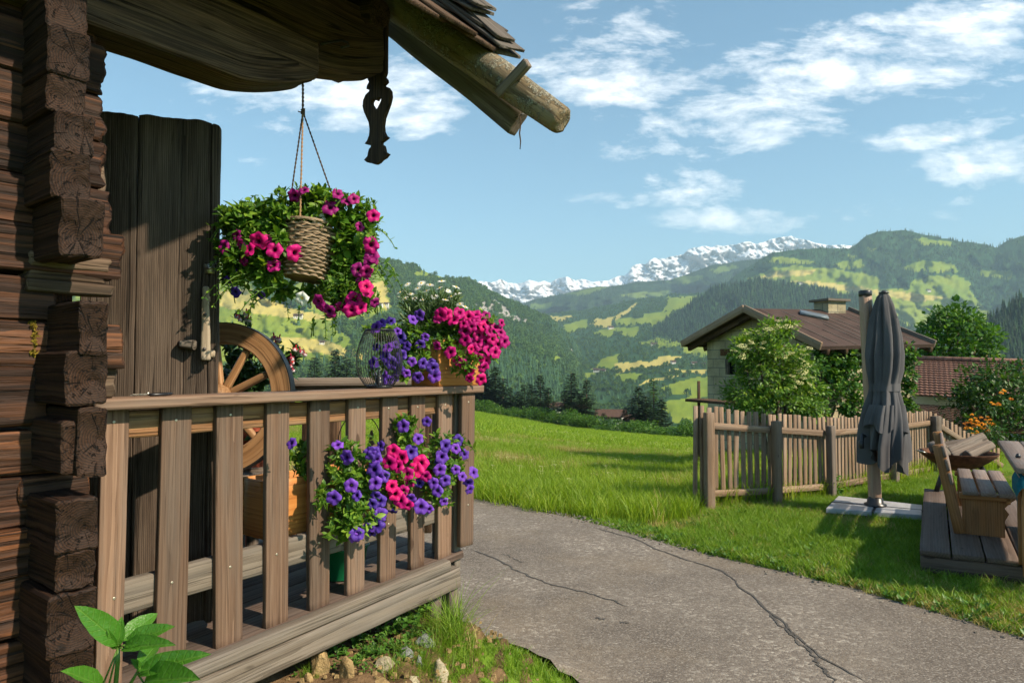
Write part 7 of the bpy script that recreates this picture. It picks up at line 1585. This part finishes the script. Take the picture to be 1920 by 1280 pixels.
mbl.build('crown', M['elder_leaf'], elder); mb = MB(); limbs(mb, eb, [P(1450, 630, 10.9), P(1400, 690, 10.9), P(1495, 680, 10.9), P(1420, 650, 10.8), P(1470, 640, 11)], .05); mb.build('trunk', M['bark'], elder)
mbb = MB(); th = rng.random(40) * 6.28; rr_ = .055 * np.sqrt(rng.random(40)); scatter(mbb, CARD, np.stack([np.cos(th) * rr_, np.sin(th) * rr_, .012 * rng.random(40)], 1), np.stack([np.cos(th * 3), np.sin(th * 3), np.full(40, .2)], 1), np.tile([0, 0, 1.0], (40, 1)), .02); UMB = mbb.build('blossom', M['cream']); COL.objects.unlink(UMB)
for (cu, cv_, su, sv, n) in [(1450, 618, 34, 14, 18), (1490, 665, 26, 26, 16), (1500, 705, 22, 30, 18), (1400, 650, 22, 16, 10), (1440, 700, 30, 40, 12)]:
    for _ in range(n):
        o = UMB.copy(); COL.objects.link(o); o.parent = elder; o.location = P(random.gauss(cu, su * .7), random.gauss(cv_, sv * .6), 10.9 - random.uniform(.25, .5)) - Vector(offset_of(elder)); o.rotation_euler = Vector((random.uniform(-.4, .6), random.uniform(-.8, 0), 1)).to_track_quat('Z', 'Y').to_euler(); k = random.uniform(.7, 1.2); o.scale = (k, k, k)
def vine(name, label, spec, Y, dens, size, base_u, mat='ivy_leaf', per=22, cl=.12):
    b_ = gbase(base_u, Y + .2); t_ = thing(name, label, 'climbing plant', tuple(b_)); mbl = MB(); crown(mbl, spec, Y, dens, size, LEAF_W, .5, cl, per); mbl.build('foliage', M[mat], t_)
    mb = MB(); limbs(mb, b_, [P(u, v, Y + dY + .05) for (u, v, a, b2, c, dY) in spec], .03); mb.build('stem', M['bark'], t_)
vine('wall_vine', 'leafy vine covering the corner of the hut under the eave', [(1540, 680, 26, 26, .16, .3), (1530, 720, 20, 40, .16, .2), (1570, 668, 30, 18, .14, .45), (1600, 665, 22, 16, .12, .55), (1560, 700, 20, 24, .12, .4), (1522, 765, 26, 20, .2, .15)], 12.15, 2.3, .085, 1530)
vine('wall_vine', 'yellowish creeper bush in the middle of the hut wall left of the parasol', [(1600, 700, 30, 30, .16, .4), (1590, 745, 30, 30, .2, .2), (1610, 760, 30, 24, .2, .2), (1620, 690, 20, 26, .12, .5)], 12.15, 2.2, .085, 1595)
vine('wall_vine', 'narrow column of ivy at the far right end of the hut wall', [(1702, 665, 10, 22, .10, 0), (1701, 700, 10, 30, .12, 0), (1700, 740, 13, 30, .14, 0), (1700, 768, 14, 20, .14, 0)], 13.0, 5.0, .075, 1700)
def tree(name, label, cat, Y, bu, spec, dens, size, mat, per=26, cl=.3, r0=.12, trunk=True):
    b_ = gbase(bu, Y); t_ = thing(name, label, cat, tuple(b_)); mbl = MB(); crown(mbl, spec, Y, dens, size, CARD if size > .18 else LEAF_S, .55, cl, per); mbl.build('crown', M[mat], t_)
    mb = MB(); limbs(mb, b_, [P(u, v, Y + dY) for (u, v, a, b2, c, dY) in spec], r0); mb.build('trunk', M['bark'], t_); return t_
tree('maple_tree', 'round bright green maple tree rising behind the tiled house', 'tree', 27, 1795, [(1790, 615, 44, 40, 1.2, 0), (1795, 590, 30, 26, .8, 0), (1750, 640, 36, 34, 1.0, 0), (1830, 640, 38, 36, 1.0, 0), (1795, 660, 64, 30, 1.2, 0), (1772, 600, 24, 22, .6, 0), (1815, 600, 22, 20, .6, 0), (1740, 660, 26, 20, .8, 0), (1850, 665, 20, 26, .8, 0)], 1.9, .20, 'maple_leaf', 26, .36, .16)
tree('garden_bush', 'broad dark green bush in front of the tiled house', 'bush', 13.6, 1862, [(1850, 720, 50, 36, .9, 0), (1895, 735, 46, 44, .9, 0), (1830, 760, 44, 36, .8, 0), (1880, 780, 60, 40, .9, 0), (1860, 700, 36, 22, .6, 0), (1900, 790, 40, 40, .9, 0), (1810, 745, 22, 18, .5, 0), (1905, 700, 30, 24, .6, .2)], 1.6, .10, 'bush_leaf', 26, .24, .08)
az_b = gbase(1838, 13.0); aza = thing('azalea', 'azalea bush with orange blossoms below the broad dark bush', 'bush', tuple(az_b)); mbl = MB(); crown(mbl, [(1840, 800, 30, 24, .4, 0), (1860, 815, 30, 18, .4, 0), (1885, 760, 12, 14, .3, 0)], 12.6, 1.8, .08, LEAF_S, .5, .16, 22); mbl.build('foliage', M['bush_leaf'], aza); mb = MB(); limbs(mb, az_b, [P(1840, 800, 12.6), P(1860, 812, 12.6)], .03); mb.build('stem', M['bark'], aza)
mbb = MB(); d_ = rand_dir(46); d_[:, 2] = np.abs(d_[:, 2]) * .8; scatter(mbb, LEAF_S, d_ * .03, d_, rand_dir(46), .05, np.full(46, .8)); AZ = mbb.build('blossom', M['azalea']); COL.objects.unlink(AZ)
for i in range(52):
    u, v = (random.gauss(1836, 13), random.gauss(797, 10)) if i < 44 else random.choice([(1885, 722), (1872, 755), (1893, 748), (1880, 735), (1862, 757)]); u += random.gauss(0, 4); v += random.gauss(0, 3)
    o = AZ.copy(); COL.objects.link(o); o.parent = aza; o.location = P(u, v, 12.6 - random.uniform(.1, .4)) - Vector(offset_of(aza)); o.rotation_euler = (random.uniform(-.5, .2), random.uniform(-.4, .4), random.random() * 6); k = random.uniform(.32, .6); o.scale = (k, k, k)
# a weed thicket at the foot of the fence post, a dock plant in the meadow
mbl = MB(); w0 = V3(GG(1560, 925)); wd_ = thing('weed_clump', 'tall leafy weeds at the foot of the dark fence post left of the parasol', 'weeds', tuple(w0)); crown(mbl, [(1558, 905, 16, 26, .15, -.1), (1545, 925, 14, 14, .12, -.1), (1572, 920, 14, 14, .12, -.1)], w0[1], 5, .05, LEAF_S, .4, .08, 14); mbl.build('foliage', M['weed_leaf'], wd_)
mbl = MB(); d0 = V3(GG(1210, 888)); dk_ = thing('dock_plant', 'dark broad leaved dock plant standing in the meadow', 'weed', tuple(d0)); a = rng.random(34) * 6.28; el = rng.uniform(.3, 1.2, 34); dd = np.stack([np.cos(a) * np.cos(el), np.sin(a) * np.cos(el), np.sin(el)], 1); scatter(mbl, LEAF, d0 + dd * .04 + UP * .10, dd, np.tile([0, 0, 1.0], (34, 1)), rng.uniform(.08, .17, 34)); mbl.build('leaves', M['maple_leaf'], dk_)

# ------------------------------------------------------------------ hedge, spruces and houses at the meadow's end
def bushsrc(seed):
    mbl = MB(); r_ = random.Random(seed)
    for _ in range(9):
        c = (r_.uniform(-.55, .55), r_.uniform(-.4, .4), r_.uniform(.25, .75)); cc_, d_ = ellipsoid_pts(c, (.42, .4, .32), 30, .6)
        for j in range(30): p, dd = ellipsoid_pts(cc_[j], (.14, .14, .09), 9, .3); scatter(mbl, CARD, p, unit(dd + d_[j] * .5), unit(UP + rng.normal(0, .4, (9, 3))), .085, np.clip(rng.normal(.45, .2, 9) + r_.uniform(-.2, .2), 0, 1))
    return mbl.build('foliage', M['hedge_leaf'])
def stemsrc(h=.5, r=.05):
    mb = MB(); tube(mb, [(0, 0, -.1), (.02, 0, h * .5), (0, .02, h)], [r, r * .8, r * .4], 6); return mb.build('stem', M['bark'])
bsrc = []
for i in range(3):
    t_ = thing('hedge_bush', 'x', 'bush'); o = bushsrc(i + 5); o.parent = t_; s_ = stemsrc(); s_.parent = t_; bsrc.append(t_)
first = [True] * 3; GH = 'hedge bushes along the far edge of the meadow'
HB = [(885, 768, 2.6, 'leftmost hedge bush, directly right of the porch railing'), (910, 772, 3.0, 'rounded hedge bush under the left spruce group'), (938, 777, 2.4, 'low hedge bush between the left spruce group and the paired spruces'), (965, 781, 2.4, 'low dark hedge bush left of the big pale hedge bush'), (1010, 789, 3.2, 'biggest, palest round bush of the hedge'), (1045, 793, 2.4, 'low hedge bush just right of the big pale round one'),
      (1072, 798, 2.8, 'hedge bush below the tall lone spruce'), (1100, 803, 2.8, 'hedge bush below the second lone spruce'), (1132, 808, 2.4, 'low hedge bush in front of the white walled farmhouse'), (1160, 812, 2.2, 'hedge bush right below the farmhouse gable end'), (1190, 817, 2.4, 'hedge bush at the foot of the dark spruce pair'), (1222, 823, 2.2, 'hedge bush under the light green larch'), (1255, 828, 2.0, 'small hedge bush right of the larch'), (1290, 832, 2.0, 'last hedge bush, next to the fence end'),
      (1305, 815, 2.4, 'taller bush touching the left end of the picket fence'), (855, 766, 2.4, 'hedge bush half hidden by the last picket'), (985, 785, 2.2, 'small hedge bush tucked against the left side of the big pale one')]
for i, (u, v, h, lb) in enumerate(HB):
    x = dirpix(u, v)[0]; Y = float(edgeY(np.array([x * 90]), np.array([90.0]))[0]) - 1; p = (x * Y, Y, gz1(x * Y, Y) - .3)
    k = i % 3
    if first[k]: first[k] = False; r = bsrc[k]; r.location = p; r.scale = (h, h, h * .8); r['label'] = lb; r['group'] = GH; r.rotation_euler = (0, 0, random.random() * 6)
    else: copy_thing(bsrc[k], p, random.random() * 6, (h * random.uniform(1, 1.4), h, h * random.uniform(.7, .95)), lb, GH)
def spruce(seed, larch=False, wd=.19):
    mbl = MB(); r_ = np.random.default_rng(seed); nW = 30
    for w_ in range(nW):
        z = .06 + .92 * (w_ / nW) ** .92; rad = wd * (1 - z) ** .85 * r_.uniform(.85, 1.15) + .006; nb = max(4, int(10 * (1 - z) + 4))
        for j in range(nb):
            a = r_.random() * 6.28; R = rad * r_.uniform(.65, 1.12); droop = .30 if not larch else .05; m_ = max(2, int(R / .024)); t_ = (np.arange(m_) + .6) / m_
            e = np.array([math.cos(a), math.sin(a), 0]); p = np.outer(t_ * R, e) + np.array([0, 0, z]) + np.outer(-droop * R * t_ + .12 * R * t_ ** 2, UP)
            for sgn in (-1, 0, 1):
                sd = np.array([-e[1], e[0], 0]) * sgn; scatter(mbl, CARD, p + r_.normal(0, .003, p.shape), unit(e + sd * .9 + np.array([0, 0, -.35]) + r_.normal(0, .2, p.shape)), np.tile([0, 0, 1.0], (m_, 1)), (.042 if not larch else .032) * r_.uniform(.7, 1.2, m_), np.clip(r_.normal(.4, .2, m_), 0, 1))
    return mbl.build('crown', M['larch_leaf' if larch else 'spruce_leaf'])
def trunksrc(): mb = MB(); tube(mb, [(0, 0, -.15), (0, 0, .3), (.004, 0, .96)], [.016, .012, .002], 7); return mb.build('trunk', M['bark'])
ssrc = []
for i in range(4):
    t_ = thing('spruce_tree' if i < 3 else 'larch_tree', 'x', 'tree'); o = spruce(i + 3, i == 3, .20 if i < 3 else .15); o.parent = t_; q = trunksrc(); q.parent = t_; ssrc.append(t_)
SP = [(905, 695, 775, 0, 'spruce right behind the corner of the porch railing'), (928, 690, 776, 1, 'broad spruce, tallest of the left spruce group'), (943, 712, 776, 2, 'slim spruce at the right flank of the left spruce group'), (957, 728, 778, 0, 'short dark spruce in the gap right of the left group'), (983, 723, 780, 1, 'bushy spruce just left of the paired slim spruces'), (997, 722, 780, 2, 'thin spruce squeezed between two wider ones'), (1013, 706, 782, 0, 'pointed spruce above the big pale hedge bush'), (1041, 752, 792, 1, 'small young spruce between the tall lone spruces'),
      (1071, 702, 797, 2, 'tall lone spruce with the highest tip in the middle of the row'), (1100, 715, 800, 0, 'lone spruce just left of the white walled farmhouse'), (1132, 775, 806, 1, 'tiny spruce in front of the farmhouse wall'), (1184, 748, 812, 2, 'wide dark spruce at the left of the right hand pair'), (1198, 727, 814, 0, 'tall dark spruce left of the larch'), (1241, 750, 820, 1, 'slim dark spruce with bare trunk right of the larch'), (1225, 712, 818, 3, 'light green slender larch in the right hand tree group'),
      (916, 704, 776, 2, 'thin spruce between the two broadest of the left spruce group'), (893, 690, 775, 1, 'spruce rising just right of the pink petunias'), (1028, 728, 786, 1, 'dark spruce right of the pointed one above the big pale bush'), (1058, 735, 796, 0, 'shorter spruce leaning on the left flank of the tall lone spruce'), (1087, 742, 799, 1, 'small dark spruce between the two lone spruces'), (1172, 765, 812, 0, 'low spruce at the left foot of the right hand pair'), (1212, 745, 816, 2, 'spruce tucked between the tall dark one and the larch'),
      (590, 672, 730, 1, 'bushy spruce seen above the wagon wheel and the handrail'), (628, 660, 735, 0, 'pointed spruce left of the wire lantern'), (651, 672, 735, 2, 'wide spruce touching the left side of the wire lantern'), (672, 690, 735, 1, 'short spruce behind the wire lantern'), (1275, 795, 830, 2, 'small spruce sapling near the fence end'), (890, 705, 775, 2, 'spruce half hidden behind the pink petunias'), (970, 735, 780, 2, 'low spruce in shade between the left group and the paired spruces')]
f4 = [True] * 4; GS = 'conifers along the far edge of the meadow'
for i, (u, vt_, vb, k, lb) in enumerate(SP):
    x = dirpix(u, vt_)[0]; Y = float(edgeY(np.array([x * 90]), np.array([90.0]))[0]) + random.uniform(3, 9); zb_ = gz1(x * Y, Y) - .2; h = (zpx(vt_, Y) - zb_) * 1.07; p = (x * Y, Y, zb_); w = h * random.uniform(1.35, 1.75)
    if f4[k]: f4[k] = False; r = ssrc[k]; r.location = p; r.scale = (w, w, h); r['label'] = lb; r['group'] = GS
    else: copy_thing(ssrc[k], p, random.random() * 6, (w, w, h), lb, GS)
def farmhouse(name, label, u, v, Y, L_, Wd_, H_, az, mat='far_wall', roof='far_roof', group=None, over=.8, zbase=None):
    p = V3(P(u, v, Y)) if zbase is None else np.array(zbase); t_ = thing(name, label, 'house', tuple(p), group); a = np.array([math.cos(az), math.sin(az), 0]); b_ = np.array([-a[1], a[0], 0])
    mb = MB(); v_ = [p + a * sx * L_ / 2 + b_ * sy * Wd_ / 2 + UP * z for z in (-4, H_) for sx, sy in ((-1, -1), (1, -1), (1, 1), (-1, 1))] + [p + a * sx * L_ / 2 + UP * (H_ + Wd_ * .22) for sx in (-1, 1)]
    mb.add(np.array(v_), [[[0, 1, 5, 4], [2, 3, 7, 6]], [[1, 2, 6, 9, 5]], [[3, 0, 4, 8, 7]]]); mb.build('wall', M[mat], t_, smooth=False)
    mb = MB(); r0, r1 = p - a * (L_ / 2 + over) + UP * (H_ + Wd_ * .22 + .12), p + a * (L_ / 2 + over) + UP * (H_ + Wd_ * .22 + .12); ov = Wd_ / 2 + over; dz_ = ov * .44
    quad_slab(mb, r0, r1, r1 + b_ * ov - UP * dz_, r0 + b_ * ov - UP * dz_, .12, 2, 2); quad_slab(mb, r0 - b_ * .01, r1 - b_ * .01, r1 - b_ * ov - UP * dz_, r0 - b_ * ov - UP * dz_, .12, 2, 2); mb.build('roof', M[roof], t_, smooth=False)
    mb = MB(); wall_strip(mb, -L_ / 2 + .1, L_ / 2 - .1, H_ * .52, H_ * .98, H_ * .98, p - b_ * (Wd_ / 2 + .06), a, b_, .05); mb.build('timber_storey', M['far_timber'], t_, smooth=False)
    n = max(2, int(L_ / 2.6))
    for j in range(n):
        for (z0, z1) in ((H_ * .15, H_ * .38), (H_ * .62, H_ * .85)):
            x = -L_ / 2 + (j + .5) * L_ / n; mb = MB(); wall_strip(mb, x - .45, x + .45, z0, z1, z1, p - b_ * (Wd_ / 2 + .12), a, b_, .05); mb.build('window', M['pane'], t_, smooth=False)
farmhouse('farmhouse', 'white walled farmhouse with a brown roof between the spruces beyond the hedge', 1146, 792, 128, 4.2, 4, 1.5, -.25)
farmhouse('farmhouse', 'low shed with reddish roof just right of the white walled farmhouse', 1172, 794, 134, 2.6, 3, 1.1, -.2)
farmhouse('farmhouse', 'brown roof peeping out left of the tall lone spruce', 1038, 769, 140, 2.2, 2.4, 1.0, .3)
farmhouse('farmhouse', 'roof half hidden between the two lone spruces', 1086, 773, 140, 2.2, 2.4, 1.0, -.4)
def on_hill(hd, u, v):
    k = np.argmin((hd['U'] - u) ** 2 + (hd['V'] - v) ** 2); return np.array([hd['X'].flat[k], hd['Y'].flat[k], hd['Z'].flat[k] + .3])
GF = 'small farmhouses scattered over the valley and hills'
for (hd, u, v, L_, Wd_, H_, az, lb) in [(VAL, 1118, 697, 9, 7, 4.5, -.2, 'dark roofed farmhouse at the edge of the bright green valley field'), (VAL, 1130, 699, 9, 7, 4.2, -.3, 'white fronted farmhouse on the bright green valley field, right one of a pair'), (VAL, 1262, 682, 7, 6, 4, .2, 'little house on the yellow valley field left of the hut'), (VAL, 1300, 684, 8, 6, 4, .1, 'house among trees on the yellow valley field close to the hut'), (VAL, 1225, 648, 12, 7, 4, .0, 'pale farm building on the valley slope above the yellow field'), (VAL, 1145, 616, 14, 9, 6, .2, 'tiny farm on the upper valley meadow'), (VAL, 1318, 686, 6, 5, 3.6, -.3, 'small hut right next to the stone hut wall on the valley field'),
                                           (LH, 558, 598, 12, 8, 5, .1, 'white farmhouse with dark roof on the sunny left hill below the basket'), (LH, 603, 645, 6, 5, 3.5, .2, 'tiny white hut on the pale lower meadow of the left hill'), (LH, 712, 575, 9, 7, 4, -.2, 'farmhouse among trees on the left hill right of the basket'), (LH, 725, 573, 8, 6, 4, -.1, 'second farmhouse next to the trees on the left hill'), (EHILL, 1500, 531, 12, 8, 5, .1, 'dark barn on the hay field of the right hand hill'), (EHILL, 1742, 545, 12, 8, 5, .1, 'barn beside a clump of trees on the right hand hill')]:
    farmhouse('farmhouse', lb, u, v, 0, L_, Wd_, H_, az, group=GF, zbase=on_hill(hd, u, v))

# ------------------------------------------------------------------ the valley air
hz = MB(); box(hz, (-6200, -300, -140), (6200, 7800, 1180))
m, t, out = newmat('haze'); pv = t.n('ShaderNodeVolumePrincipled'); pv.inputs['Color'].default_value = (.60, .84, 1.0, 1)
pv.inputs['Density'].default_value = 1.4e-4; pv.inputs['Anisotropy'].default_value = .0; t.l(pv.outputs[0], out.inputs['Volume'])
ho = struct(hz.build('haze', m, smooth=False), 'stuff'); ho['label'] = 'pale blue summer haze in the valley'
